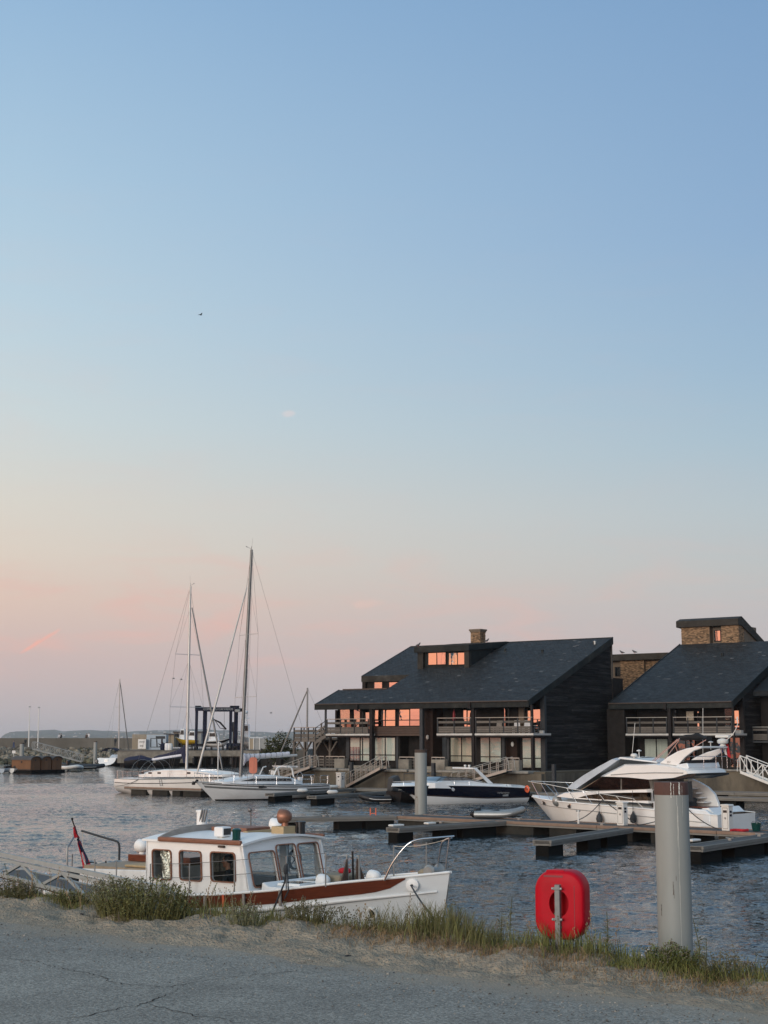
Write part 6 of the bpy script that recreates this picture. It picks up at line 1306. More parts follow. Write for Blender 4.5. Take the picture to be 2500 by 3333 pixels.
mb = MB(); c = Vector((2.0, 0, 1.55)); mb.grid([[c + Vector((.02 * math.sin(a), math.cos(b_) * (.42 + .02 * math.cos(a)), math.sin(b_) * (.42 + .02 * math.cos(a)))) for a in np.linspace(0, 2 * math.pi, 5, endpoint=False)] for b_ in np.linspace(0, 2 * math.pi, 22, endpoint=False)], closev=True, closeu=True)
mb.build('helm_wheel', 'stainless', w2); MB().bx(1.85, 2.1, -.15, .15, 1.0, 1.6).build('binnacle', 'gelcoat', w2)
p = V3((WL - .05, 0, 1.42)); MB().lathe([(.05, -.3), (.12, -.2), (.05, .0), (.16, .12), (.04, .3)], p + Vector((.1, 0, -.05)), 8, (1, 0, -.6)).build('anchor', 'frame_dark', w2)
a = WF.on(709, 2541, 1, .6); b = WF.on(711, 2420, 1, .6); MB().tube(curve_pts([a, (b[0], .6, b[2] - .1), (b[0] - .08, .6, b[2] + .05), (b[0] - .2, .6, b[2] + .03), (b[0] - .22, .6, b[2] - .08)], 4), .035, 6).build('davit_pole', 'gelcoat', w2)

VB, VS = np.array([-12.9, 118.6]), np.array([-21.5, 126.7]); vh = math.atan2(*(VB - VS)[::-1]); VF = Fr(VS, vh); VL = float(np.linalg.norm(VB - VS))
v1 = thing('sailing_yacht', 'cream white sailing yacht with navy boom cover behind the floating pontoon', 'boat', (VS[0], VS[1], 0), vh)
v_h = Hull(VL, [(0, 1.55), (.2, 1.9), (.45, 2.05), (.7, 1.6), (.88, .8), (.96, .3), (1, .03)], [(0, 1.22), (.3, 1.22), (.6, 1.30), (.85, 1.40), (1, 1.48)], [(0, -.05), (.3, -.5), (.6, -.6), (.85, -.3), (1, .1)], bowrake=.9, sternrake=-.55, a=2.4, c=.5, n=32)
v_h.skin(MB(), m=12, transom=True).build('hull', 'gelcoat', v1, smooth=50)
v_h.skin(MB(), q0=lambda t: .30 / (v_h.sheer(t) - v_h.keel(t)), q1=lambda t: .36 / (v_h.sheer(t) - v_h.keel(t)), t0=.01, t1=.97, m=2, off=.008).build('hull_stripe', 'frame_grey', v1, smooth=50)
v_h.deck(MB(), drop=.02, camber=.08).build('deck', 'gelcoat', v1, smooth=60); v_h.rail(MB(), .03, n=6).build('toe_rail', 'galv', v1)
VSD = -1           # the side turned to the viewer
mb = MB(); poly = prof(VF, -1.1, (445, 2521), (480, 2510), (525, 2504), (600, 2503), (690, 2512), (730, 2520), (730, 2528), (445, 2528)); taper_slab(mb, poly, -1.25, 1.25, .4, .4, 1.35); mb.build('coachroof', 'gelcoat', v1, smooth=35)
for p in (465, 490, 520, 616): c = VF.on(p, 2516, 1, -1.2); MB().bx(c[0] - .22, c[0] + .22, -1.262, -1.235, c[2] - .07, c[2] + .07).build('cabin_window', 'black_plastic', v1)
B_, T_ = rig(v1, VF, 0, (607, 2508), (620, 1908), [], [(.34, 1.75), (.625, 1.30)], 'mast_light', .11, ((724, 2505), (625, 1978)), 'mast_dark', .075)
MB().tube([T_, V3((.2, .2, 1.3))], .009, 4).build('backstay', 'wire', v1)
a, b = V3(VF.on(602, 2456, 1, 0)), V3(VF.on(497, 2472, 1, 0)); MB().tube([a, b], .10, 8).build('boom', 'sail_white', v1, smooth=60)
rows = []
for i, u in enumerate(np.linspace(0, 1, 16)): c = a.lerp(b, u * .95) + Z * (.25 * (1 - u) + .1); rv = .10 + .30 * math.exp(-u * 5); rows.append([c + Vector((0, .5 * rv * math.cos(k * math.pi / 4), rv * math.sin(k * math.pi / 4))) for k in range(8)])
MB().grid(rows, closev=True, caps=True).build('sail_cover', 'navy_cloth', v1, smooth=60)
mb = MB(); c = a + Z * -.2; mb.tube([c + Z * .9, c + Z * .2, c - Z * .5], [.12, .30, .12], 8).build('mast_bag', 'navy_cloth', v1, smooth=60)
for x0 in (2.0, 2.9, 3.8):
    pts = [(x0 + .3 * math.sin(q) * (1 if x0 > 2.5 else -1), 1.4 * math.cos(q), 1.35 + 1.45 * math.sin(q)) for q in np.linspace(0, math.pi, 12)]; MB().tube(pts, .013, 6).build('bimini_hoop', 'galv', v1, smooth=60)
mb = MB()
for sd in (-1, 1):
    P = [V3(v_h.pt(t, 0, sd, -.06)) + Z * .62 for t in np.linspace(.02, .97, 20)]; mb.tube(P, .007, 4); mb.tube([p - Z * .3 for p in P], .006, 4)
    for i in range(0, 20, 3): mb.tube([P[i], P[i] - Z * .62], .014, 5)
    mb.tube([(.05, sd * 1.3, 1.2), (.0, sd * 1.3, 1.85), (1.3, sd * 1.7, 1.85), (1.3, sd * 1.7, 1.25)], .022, 6)
mb.build('guard_wires', 'stainless', v1)
for sd in (-1, 1):
    mb = MB(); c = Vector((1.5, .6 * sd, 1.75)); mb.grid([[c + Vector((.02 * math.sin(q), math.cos(s) * (.42 + .03 * math.cos(q)), math.sin(s) * (.42 + .03 * math.cos(q)))) for q in np.linspace(0, 2 * math.pi, 5, endpoint=False)] for s in np.linspace(0, 2 * math.pi, 20, endpoint=False)], closev=True, closeu=True); mb.build('helm_wheel', 'black_plastic', v1)
mb = MB(); c = VF.on(524, 2535, 1, -1.9); t = c[0] / VL
for dx in (-.12, .12): mb.tube([v_h.side_pt((c[0] + dx) / VL, 1.25, -1, .04), v_h.side_pt((c[0] + dx) / VL, .75, -1, .06)], .018, 5)
for z_ in (.8, .98, 1.16): mb.tube([v_h.side_pt((c[0] - .12) / VL, z_, -1, .05), v_h.side_pt((c[0] + .12) / VL, z_, -1, .05)], .015, 5)
mb.build('boarding_ladder', 'stainless', v1)
mb = MB(); a = v_h.side_pt(.33, 1.3, -1, .03); mb.tube(sag(a, (1.0, -2.2, .62), .12), .02, 5).build('mooring_line', 'rope_dark', v1)

# far yacht seen from astern, and a mast rising behind the deck
FB = atZ(347, 2490, 0); fy = thing('sailing_yacht', 'small distant sailing yacht with dark sprayhood seen from astern by the rocks', 'boat', (FB[0], FB[1], 0), R(76))
f_h = Hull(10, [(0, 1.75), (.3, 1.85), (.7, 1.3), (1, .04)], [(0, 1.2), (.5, 1.2), (1, 1.4)], [(0, -.1), (.5, -.5), (1, 0)], bowrake=.8, sternrake=-.5)
f_h.skin(MB(), m=8, transom=True).build('hull', 'gelcoat_cool', fy, smooth=50); f_h.deck(MB()).build('deck', 'gelcoat_cool', fy)
MB().prism([(-1.45, .35), (1.45, .35), (1.55, 1.0), (-1.55, 1.0)], (-.12, 0, 0), (0, 1, 0), (.18, 0, 1), (-1, 0, 0), .05).build('transom_panel', 'frame_grey', fy); MB().bx(-.25, -.15, -.35, .35, .55, .95).build('name_board', 'gelcoat', fy)
mb = MB(); slab(mb, [(3, 1.15), (7.5, 1.2), (7, 1.6), (4.2, 1.75)], -1.0, 1.0); mb.build('coachroof', 'gelcoat_cool', fy, bevel=.1)
mb = MB()
for x in (.6, 1.6, 2.8): mb.tube([(x, 1.5 * math.cos(q), 1.2 + 1.75 * math.sin(q) ** .6) for q in np.linspace(.02, math.pi - .02, 12)], .04, 5)
mb.build('bimini_frame', 'frame_dark', fy); mb = MB(); mb.grid([[(x, 1.45 * math.cos(q), 1.22 + 1.75 * math.sin(q) ** .6) for q in np.linspace(.5, math.pi - .5, 10)] for x in (.6, 1.6, 2.8)]).build('bimini_top', 'navy_cloth', fy, smooth=60)
MB().tube([(5, 0, 1.5), (4.6, 0, 15.1)], [.12, .09], 8).build('mast', 'mast_light', fy); MB().tube([(9.7, 0, 1.6), (4.65, 0, 14.8)], [.10, .06], 8).build('furled_genoa', 'mast_dark', fy)
mb = MB()
for z_, h_ in ((5.6, 1.3), (10.1, 1.0)): mb.tube([(4.75, -h_, z_), (4.75, h_, z_)], .03, 5)
mb.build('spreader', 'mast_light', fy); mb = MB()
for sd in (-1, 1): mb.tube([(4.62, 0, 15), (4.75, sd * 1.0, 10.1), (4.75, sd * 1.3, 5.6), (4.8, sd * 1.6, 1.2)], .012, 4)
mb.tube([(4.6, 0, 15), (0, .8, 1.3)], .012, 4).tube([(5, 0, 2.7), (1.6, 0, 2.7)], .08, 6); mb.build('standing_rigging', 'wire', fy)
BB = HB.w((-20.5, 24, 0)); c = atD(1001, 2239, BB[1]); by = thing('sailing_yacht', 'sailing yacht hidden behind the timber deck, only mast and forestay showing', 'boat', (c[0], c[1], 0), R(150))
Hull(9, [(0, 1.3), (.5, 1.5), (1, .04)], [(0, 1.2), (1, 1.4)], [(0, -.1), (.5, -.5), (1, 0)], bowrake=.8).skin(MB(), m=8, transom=True).build('hull', 'gelcoat_cool', by, smooth=50)
for ch in by.children: ch.location = (-4.5, 0, 0)
MB().tube([(0, 0, 1), (0, 0, c[2])], [.11, .08], 8).build('mast', 'mast_dark', by); MB().tube([(4.0, 0, 1.4), (.05, 0, c[2] - .3)], [.11, .06], 8).build('furled_genoa', 'mast_dark', by); MB().tube([(-4.2, 0, 1.3), (0, 0, c[2])], .010, 4).build('backstay', 'wire', by)

# ---------------------------------------------------------------- dinghies and small craft
def rib(label, loc, rz, L=2.6, r=.2, m='galv', motor=False, floor=True, name='dinghy', md='frame_grey'):
    t = thing(name, label, 'dinghy', loc, rz); W = L * .28; pts = [(0, -W, .28), (L * .6, -W, .30), (L * .86, -W * .62, .40), (L, 0, .50), (L * .86, W * .62, .40), (L * .6, W, .30), (0, W, .28)]
    P = curve_pts(pts, 5); MB().tube(P, r, 10).build('tube', m, t, smooth=60); MB().tube([V3((p.x, p.y + (r if p.y > 0 else -r) * .95, p.z - .02)) for p in P], .03, 5).build('rub_strake', 'white_metal', t)
    MB().bx(-.02, .06, -W, W, .1, .55).build('transom', md, t); MB().prism([(0, -W), (L * .6, -W), (L * .95, 0), (L * .6, W), (0, W)], (0, 0, .14), (1, 0, 0), (0, 1, 0), (0, 0, 1), .05).build('floor', md, t)
    MB().bx(L * .35, L * .35 + .22, -W, W, .42, .46).build('thwart', md, t)
    for s in (-1, 1): MB().lathe([(r * 1.02, 0), (r * .95, .08), (r * .3, .22)], (0, s * W, .28), 10, (-1, 0, 0)).build('tube_end', 'frame_dark', t, smooth=50)
    if motor:
        MB().prism([(0, .75), (-.5, .78), (-.6, 1.05), (-.42, 1.35), (.02, 1.30)], (0, -.17, 0), (1, 0, 0), (0, 0, 1), (0, 1, 0), .34).build('outboard_cowl', 'black_plastic', t, bevel=.06); MB().bx(-.30, -.12, -.08, .08, -.2, .75).build('outboard_leg', 'frame_grey', t)
    return t
a = atZ(1556, 2664, .60); rib('grey and white inflatable dinghy lying on the main pontoon', (a[0], a[1] + .7, .52), R(-15), 2.3, .17)
a = atZ(1262, 2600, .3); rib('black inflatable tender moored under the bow of the navy cruiser', (a[0], a[1] + .5, 0), R(200), 2.0, .19, 'rubber')
a = atZ(228, 2503, 0); rib('dark inflatable boat with black outboard beside the floating cabins', (a[0], a[1], 0), R(20), 5.0, .30, 'rubber', True)
a = atZ(300, 2500, 0); rib('low black workboat with outboard nearest the distant yacht', (a[0], a[1] + 2, 0), R(170), 5.5, .32, 'rubber', True)
a = atZ(208, 2506, 0); rib('white outboard inflatable tucked against the floating cabins', (a[0], a[1] + 3, 0), R(-60), 4.2, .28, 'white_metal', True)
a = atZ(20, 2512, 0)
for k in range(3):
    t = thing('jet_ski', ('pale jet ski nearest the left edge by the floating cabins', 'pale jet ski second from the left edge by the floating cabins', 'pale jet ski closest to the floating cabins')[k], 'jet ski', (a[0] - .6 + 1.25 * k, a[1] + .4 * k, 0), R(60)); h_ = Hull(2.9, [(0, .5), (.5, .58), (1, .04)], [(0, .45), (.5, .55), (1, .75)], [(0, -.2), (1, .2)], n=14); h_.skin(MB(), m=6, transom=True).build('hull', 'white_metal' if k % 2 else 'pale_blue', t, smooth=50); h_.deck(MB(), camber=.12).build('deck', 'rubber', t); MB().bx(.5, 1.5, -.18, .18, .5, .80).build('seat', 'rubber', t, bevel=.06); MB().tube([(1.7, -.35, 1.0), (1.75, 0, .95), (1.7, .35, 1.0)], .03).beam((1.8, 0, .6), (1.72, 0, .97), .15, .1).build('handlebar', 'black_plastic', t)
# covered outboard boat lying behind the navy cruiser's bow
a = SF.w((SL - 2.0, -2.9, 0)); t = thing('motor_boat', 'small open motorboat with grey cowled engine behind the navy cruiser bow', 'boat', a, sh + math.pi)
h_ = Hull(5.6, [(0, 1.0), (.5, 1.05), (1, .05)], [(0, .8), (.5, .85), (1, 1.05)], [(0, -.3), (1, .1)], n=16); h_.skin(MB(), m=8, transom=True).build('hull', 'frame_dark', t, smooth=50); h_.deck(MB(), drop=.1).build('deck', 'gelcoat_cool', t)
MB().prism([(-.1, .6), (.5, .65), (.75, 1.3), (.5, 1.75), (.0, 1.55)], (-.3, -.35, .2), (1, 0, 0), (0, 0, 1), (0, 1, 0), .7).build('engine_cowl', 'frame_grey', t, bevel=.1, seg=3)
mb = MB(); mb.tube([(1.4, .8, .8), (1.4, .8, 2.0), (3.6, .8, 2.0), (3.6, .8, .8)], .03).tube([(1.4, -.8, .8), (1.4, -.8, 2.0), (3.6, -.8, 2.0), (3.6, -.8, .8)], .03).build('cover_frame', 'frame_grey', t)

# ================================================================== PONTOONS, PILES, GANGWAYS
def pontoon(label, A, B, width, side, floats, edge='pontoon_edge', fl='float_dark', zt=.60, group=None, fw=None, planks=False):
    """walkway from A to B (near edge), deck to the given side; floats = list of (t0, t1) along it"""
    A, B = np.array(A[:2]), np.array(B[:2]); d = B - A; L = float(np.linalg.norm(d)); h = math.atan2(d[1], d[0]); t = thing('pontoon', label, 'pontoon', (A[0], A[1], 0), h, group)
    y0, y1 = (0, width) if side > 0 else (-width, 0)
    n = max(int(round(L / 6)), 1)
    for i in range(n):
        x0, x1 = L * i / n, L * (i + 1) / n - .02
        MB().bx(x0, x1, y0 + .10, y1 - .10, zt - .12, zt - .006).build('deck', 'pontoon_deck', t)
        for ye in (y0, y1):
            s = 1 if ye == y0 else -1
            MB().bx(x0, x1, ye, ye + s * .10, zt - .11, zt + .025).build('fender_rail', edge, t, bevel=.015); MB().bx(x0, x1, ye + s * .02, ye + s * .09, zt - .19, zt - .115).build('frame', 'pontoon_edge', t)
    for xe, s in ((0, 1), (L, -1)): MB().bx(xe - (0 if s > 0 else .06), xe + (.06 if s > 0 else 0), y0 + .1, y1 - .1, zt - .18, zt + .02).build('end_board', 'pontoon_edge', t)
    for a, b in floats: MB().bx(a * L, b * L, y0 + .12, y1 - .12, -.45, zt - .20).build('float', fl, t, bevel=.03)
    return t, L, h
MP0, MP1 = atZ(1290, 2657, .6), np.array([23.2, 55.9, .6])
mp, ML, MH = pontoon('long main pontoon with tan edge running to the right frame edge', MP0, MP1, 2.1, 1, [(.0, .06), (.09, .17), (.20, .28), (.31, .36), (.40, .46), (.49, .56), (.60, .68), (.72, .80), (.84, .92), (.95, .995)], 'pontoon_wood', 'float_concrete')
def mp_at(px): # point on the near edge of the main pontoon in a given photo column
    d = MP1 - MP0; k = (px - CX) / FPX; s = (k * MP0[1] * 1.0 - MP0[0]) / (d[0] - k * d[1]); return MP0 + d * s
pontoon('short end pontoon of the main walkway, at the left beyond the launch', atZ(912, 2665, .6), MP0 + [.05, -.1, 0], 1.1, 1, [(.02, .18), (.50, .70), (.74, .98)], 'pontoon_edge')
pontoon('finger pontoon left of centre pointing at the launch bow', atZ(1300, 2697, .6), atZ(1662, 2673, .6) + np.array([.2, .2, 0]), .8, 1, [(.0, .13), (.36, .50), (.55, .85)])
pontoon('finger pontoon behind the life ring, left of the big pile', atZ(1795, 2738, .6), atZ(2052, 2698, .6) + np.array([.2, .3, 0]), .8, 1, [(.0, .16), (.45, .60), (.68, .95)])
pontoon('finger pontoon at the right edge beyond the big pile', atZ(2290, 2757, .6), atZ(2530, 2720, .6) + np.array([.8, .9, 0]), .95, 1, [(.0, .22), (.36, .70), (.78, 1.0)])
# far pontoons below the houses
P0, P1 = HB.w((-13.5, -5.6, .6)), HB.w((24, -5.6, .6)); pontoon('long pontoon under the quay wall of the houses', P0, P1, 1.7, 1, [(.02, .08), (.2, .27), (.4, .47), (.6, .67), (.8, .87)])
pontoon('finger pontoon alongside the dark-striped sailing yacht', atZ(893, 2584, .6), HB.w((-12.6, -5.5, .6)), .8, 1, [(.02, .22), (.5, .65)])
pontoon('small finger pontoon between sailing yacht and navy cruiser', atZ(1030, 2592, .6), HB.w((-6.8, -5.6, .6)), .8, 1, [(.02, .18), (.6, .75)])
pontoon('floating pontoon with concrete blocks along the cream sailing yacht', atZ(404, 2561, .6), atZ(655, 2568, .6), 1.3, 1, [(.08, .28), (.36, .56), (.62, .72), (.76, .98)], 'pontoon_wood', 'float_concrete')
P0, P1 = HB.w((2.4, 4.0, .6)), HB.w((34, 4.0, .6)); pontoon('far pontoon behind the motor yacht stern', P0, P1, 2.0, 1, [(.3, .36), (.5, .6), (.8, .9)])
# white pads and cleats lying on the pontoon ends
for px, py, l, nm in ((1290, 2688, .75, 'white fender pad on the tip of the finger pontoon by the launch bow'), (1400, 2681, .55, 'white fender pad halfway along the finger pontoon by the launch bow'), (2262, 2737, .6, 'grey fender pad on the tip of the rightmost finger pontoon')):
    a = atZ(px, py, .66); o = MB().bx(-l / 2, l / 2, -.16, .16, 0, .09).build('fender_pad', 'white_metal', None, bevel=.04, loc=(a[0], a[1] + .25, .625), rz=R(45)); tag(o, nm, 'fender')
for k, (px, py) in enumerate(((2378, 2735), (2474, 2722), (1435, 2679), (1690, 2668), (1960, 2686), (1054, 2658), (1076, 2658))):
    a = atZ(px, py, .63); t = thing('cleat', ('mooring cleat on the rightmost finger pontoon, nearer its tip', 'mooring cleat on the rightmost finger pontoon, at the frame edge', 'mooring cleat on the finger pontoon by the launch bow', 'mooring cleat on the main pontoon just right of the inflatable dinghy', 'mooring cleat on the main pontoon left of the power pedestal', 'left of two cleats on the short end pontoon', 'right of two cleats on the short end pontoon')[k], 'cleat', (a[0], a[1] + .12, .615), MH)
    MB().tube([(-.17, 0, .10), (0, 0, .08), (.17, 0, .10)], .025, 6).build('horns', 'galv', t); MB().bx(-.07, .07, -.03, .03, 0, .08).build('base', 'galv', t)
def long_fender(px, py, nm, z=.72): a = atZ(px, py, z); fender(nm, (a[0], a[1] + .2, z), .75, .14, (math.cos(.4), math.sin(.4), 0), 'white_metal')
long_fender(984, 2573, 'white cylinder fender on the pontoon beside the sailing yacht stern'); long_fender(1082, 2578, 'white cylinder fender on the small finger pontoon'); long_fender(1048, 2560, 'white cylinder fender close behind the sailing yacht stern'); long_fender(1085, 2561, 'white cylinder fender left of the far power pedestal')
for px, nm in ((1245, 'square white float left under the bow of the navy cruiser'), (1263, 'square white float right under the bow of the navy cruiser')): a = atZ(px, 2606, .15); o = MB().bx(-.2, .2, -.2, .2, -.15, .22).build('float_block', 'white_metal', None, bevel=.05, loc=(a[0], a[1], .05)); tag(o, nm, 'float')
# orange ladder at the pontoon end
a = atZ(1214, 2656, .62); t = thing('ladder', 'orange-red boarding ladder standing at the end of the main pontoon', 'ladder', (a[0], a[1] + 1.0, 0), R(-10))
for x in (-.14, .14): stick('rail', 'orange_paint', t, (x, 0, -.3), (x, 0, .98), .05, .05)
for z_ in (.1, .4, .70): stick('rung', 'orange_paint', t, (-.14, 0, z_), (.14, 0, z_), .035, .035)
# power pedestals
def pedestal(label, p, h=.95, w=.36, rz=MH):
    t = thing('power_pedestal', label, 'pedestal', p, rz, None)
    MB().bx(-w / 2, w / 2, -w / 2, w / 2, 0, h).build('cabinet', 'white_metal', t, bevel=.015); MB().prism([(-w / 2 - .04, 0), (w / 2 + .04, 0), (w / 2, .06), (-w / 2, .06)], (0, -w / 2 - .04, h), (1, 0, 0), (0, 0, 1), (0, 1, 0), w + .08).build('lid', 'white_metal', t)
    MB().prism([rrect(-w * .36, w * .36, .08, h - .08, .03), rrect(-w * .33, w * .33, .10, h - .10, .02)], (0, -w / 2 - .001, 0), (1, 0, 0), (0, 0, 1), (0, -1, 0), .012).build('door', 'galv', t)
    MB().bx(-.09, .09, -w / 2 - .008, -w / 2 + .01, h * .72, h * .82).build('meter_window', 'black_plastic', t); MB().lathe([(.05, 0), (.04, .015), (.001, .018)], (0, -w / 2, h * .5), 10, (0, -1, 0)).build('lock', 'galv', t)
    for z_ in (.62, .76): MB().lathe([(.05, 0), (.05, .05), (.03, .06)], (w / 2, -.05, h * z_), 8, (1, 0, 0)).build('socket', 'lift_blue', t)
    return t
a = mp_at(1980); pedestal('white power pedestal on the main pontoon in front of the yacht bow half', (a[0] + .55, a[1] + .75, .61), 1.0)
a = mp_at(2322); pedestal('white power pedestal on the main pontoon at the yacht stern', (a[0] + .45, a[1] + .6, .61), 1.05)
a = HB.w((-12.6, -4.2, .61)); a = atZ(1108, 2564, .61); pedestal('white power pedestal on the far pontoon at the foot of a gangway', (a[0], a[1], .61), 1.15, .5, R(-36))
a = mp_at(1841); t = thing('service_post', 'thin white service post on the main pontoon by the yacht bow', 'post', (a[0] + .5, a[1] + .6, .6)); MB().tube([(0, 0, 0), (0, 0, .62)], .045, 8).build('pole', 'white_metal', t); MB().tube([(-.1, 0, .58), (.1, 0, .58)], .03, 6).build('tap', 'galv', t)
# yacht mooring lines
def line(label, pts, r=.022, m='rope_dark'): o = MB().tube(pts, r, 6).build('mooring_rope', m); return tag(o, label, 'rope')
a = YF.w((YF.on(1963, 2603, 1, 1.9)[0], 1.95, YF.on(1963, 2603, 1, 1.9)[2])); b = mp_at(1800) + [.7, .9, .05]; line('dark spring line from the yacht bow cleat down to the pontoon', sag(a, b, .25, 16)); b2 = mp_at(2035) + [.5, .7, .05]; line('dark line from the yacht bow cleat behind the power pedestal', sag(a, b2, .02))
a2 = YF.w((YF.on(2238, 2631, 1, 1.9)[0], 1.95, YF.on(2238, 2631, 1, 1.9)[2])); line('dark line from pontoon to the yacht stern cleat behind the big pile', sag(mp_at(2030) + [.5, .7, .05], a2, .12, 14)); line('dark stern line from the yacht to the pontoon by the pedestal', sag(a2, mp_at(2290) + [.5, .7, .05], .12, 12))
a = mp_at(2395); t = thing('bucket', 'teal plastic bucket standing on the pontoon by the yacht stern', 'bucket', (a[0] + .8, a[1] + 1.0, .61)); MB().lathe([(.16, 0), (.22, .34), (.20, .34), (.15, .02)], n=14).build('pail', 'green_glass', t, smooth=40); MB().tube([(-.2, 0, .33), (-.1, .15, .40), (.1, .15, .40), (.2, 0, .33)], .012, 5).build('handle', 'galv', t)
a = mp_at(2360); o = MB().tube(curve_pts([(0, 0, 0), (.25, .08, .01), (.5, -.05, .0), (.75, .06, .01)], 5), .06, 6).build('hose', 'red_cloth', None, loc=(a[0], a[1] + .3, .66)); tag(o, 'red hose lying on the pontoon right of the stern pedestal', 'hose')

# ---- piles
def pile(label, px, D, ztop, dia, capm='pile_rust', cap_h=.42, zbot=-1.5, streaks=False, weed=False, n=28, dxl=0):
    x = (px - CX) / FPX * D; t = thing('mooring_pile', label, 'pile', (x, D, zbot)); r = dia / 2; H_ = ztop - zbot
    MB().lathe([(r, 0), (r, H_ - cap_h)], n=n, caps=False).build('shaft', 'pile_grey', t, smooth=60); MB().lathe([(r * 1.006, H_ - cap_h), (r * 1.006, H_ - .01), (r * .97, H_), (r * .85, H_ - .004)], n=n).build('cap_band', capm, t, smooth=40)
    return t, r, H_
pt, pr_, pH = pile('big pale grey mooring pile with rusty brown top band in the right foreground', 2169, 18.0, float(atD(2169, 2545, 18.0)[2]), .405, zbot=-1.0, cap_h=.15)
rs = random.Random(3)
def surf_strip(t, r, az, z0, z1, w, m, name):
    g = []
    for i in range(13):
        z_ = z0 + (z1 - z0) * i / 12; ww = w * rs.uniform(.4, 1.3); a = az + rs.uniform(-.012, .012); g.append([((r + .002) * math.cos(a - ww), (r + .002) * math.sin(a - ww), z_), ((r + .002) * math.cos(a + ww), (r + .002) * math.sin(a + ww), z_)])
    MB().grid(g).build(name, m, t)
for az, a_, b_, w in ((-1.45, .15, .75, .012), (-1.42, .28, 1.9, .010), (-1.40, 2.1, 2.35, .008), (-1.78, .0, .18, .02), (-1.62, .02, .17, .012), (-1.25, .0, .16, .016), (-1.1, .04, .40, .008), (-1.30, .0, .14, .03)): surf_strip(pt, pr_ * 1.008, az, pH - a_, pH - b_, w, 'streak_white', 'dropping_streak')
for az, a_, b_, w in ((-1.80, 1.15, 1.30, .018), (-1.76, 1.24, 1.34, .010), (-1.62, 1.08, 1.14, .010), (-2.6, 1.42, 1.55, .02)): surf_strip(pt, pr_, az, pH - a_, pH - b_, w, 'brown_mark', 'paint_chip')
mt, mr_, mH = pile('grey mooring pile beside the navy cruiser in the middle distance', 1368, 79.2, float(atD(1368, 2440, 79.2)[2]), .64, 'brown_mark', .16)
surf_strip(mt, mr_, -2.35, 3.0, 1.2, .22, 'pile_weed', 'weed_stain')
pile('small grey pile far left behind the floating cabins', 86, 212, float(atD(86, 2418, 212)[2]), .62, 'brown_mark', .15); pile('small grey pile left of the distant yacht', 322, 262, float(atD(322, 2413, 262)[2]), .62, 'brown_mark', .15)

# ---- gangways
def gangway(label, fr, y, hi, lo, hgt, width, m='aluminium', n=7, truss=False, rr=.03):
    """footbridge from the pixel hi (deck level) down to lo, in the vertical plane y of frame fr, width going away"""
    a, b = fr.on(*hi, 1, y), fr.on(*lo, 1, y); t = thing('gangway', label, 'gangway', (fr.o[0], fr.o[1], 0), fr.head)
    a, b = V3(a), V3(b)
    MB().beam(a.lerp(b, .0) + Vector((0, width / 2, -.06)), b + Vector((0, width / 2, -.06)), width - .1, .08, up=(0, 0, 1)).build('deck', 'pontoon_deck' if m != 'white_metal' else m, t)
    for yy in (0, width):
        w = Vector((0, yy, 0)); mb = MB(); mb.beam(a + w, b + w, .07, .20).build('side_beam', m, t)
        mb = MB(); up = Z * hgt; mb.tube([a + w + Z * .05 + Vector((.25 if b.x < a.x else -.25, 0, 0)), a + w + up * .75 + Vector((.15 if b.x < a.x else -.15, 0, 0)), a + w + up, b + w + up, b + w + up * .75 - Vector((.15 if b.x < a.x else -.15, 0, 0)), b + w], rr, 6).build('handrail', m, t, smooth=60)
        if not truss:
            mb = MB(); mb.tube([a + w + up * .55, b + w + up * .55], rr * .7, 5).build('mid_rail', m, t)
        for i in range(n + 1): p = a.lerp(b, i / n) + w; stick('post', m, t, p, p + up, rr * 1.6, rr * 1.6)
        if truss:
            for i in range(n): p, q = a.lerp(b, i / n) + w, a.lerp(b, (i + 1) / n) + w; stick('diagonal', m, t, p if i % 2 else p + up, q + up if i % 2 else q, rr * 1.6, rr * 1.6)
    return t
gangway('pale gangway sloping down behind the sailing yacht stern', HB, -3.2, (1008, 2497), (880, 2545), 1.0, .9)
gangway('pale gangway sloping down left of the middle pile', HB, -3.2, (1237, 2501), (1126, 2560), 1.0, .9)
gangway('pale gangway sloping down behind the navy cruiser', HB, -3.2, (1648, 2508), (1470, 2560), 1.0, .9)
gangway('white truss gangway at the right edge of the frame', HB, 8.6, (2410, 2513), (2560, 2572), 1.25, 1.3, 'white_metal', 4, True, .04)
BF = Fr((-40, 262), 0.0); gangway('white truss gangway sloping down from the sea wall', BF, 0, (106, 2438), (265, 2480), 1.3, 1.4, 'shed_grey', 9, True, .045)
# near gangway at the left, running out over the water
ga, gb = V3(atZ(556, 2898, 2.36)), V3(atZ(-60, 2766, 2.22)); gd = (gb - ga).normalized(); gs = Vector((-gd.y, gd.x, 0)); gw = thing('gangway', 'grey steel gangway reaching out over the water at the left edge', 'gangway', (ga.x, ga.y, 0))
O_ = Vector((ga.x, ga.y, 0)); A_, B__ = ga - O_, gb - O_; tr_h = .40
stick('handrail', 'gangway_grey', gw, A_ - gd * .02, B__, .06, .075); stick('top_chord', 'gangway_grey', gw, A_ + gd * .25 - Z * .10, B__ - Z * .10, .05, .06)
MB().tube([A_, A_ - gd * .10 - Z * .04, A_ - gd * .13 - Z * .14, A_ - gd * .13 - Z * .22], .035, 7).build('rail_end', 'gangway_grey', gw, smooth=60)
stick('bottom_chord', 'gangway_grey', gw, A_ + gd * 1.2 - Z * tr_h, B__ - Z * tr_h, .06, .07); stick('bottom_chord', 'gangway_grey', gw, A_ + gd * 1.6 - Z * (tr_h + .06) - gs * .9, B__ - Z * (tr_h + .06) - gs * .9, .06, .07)
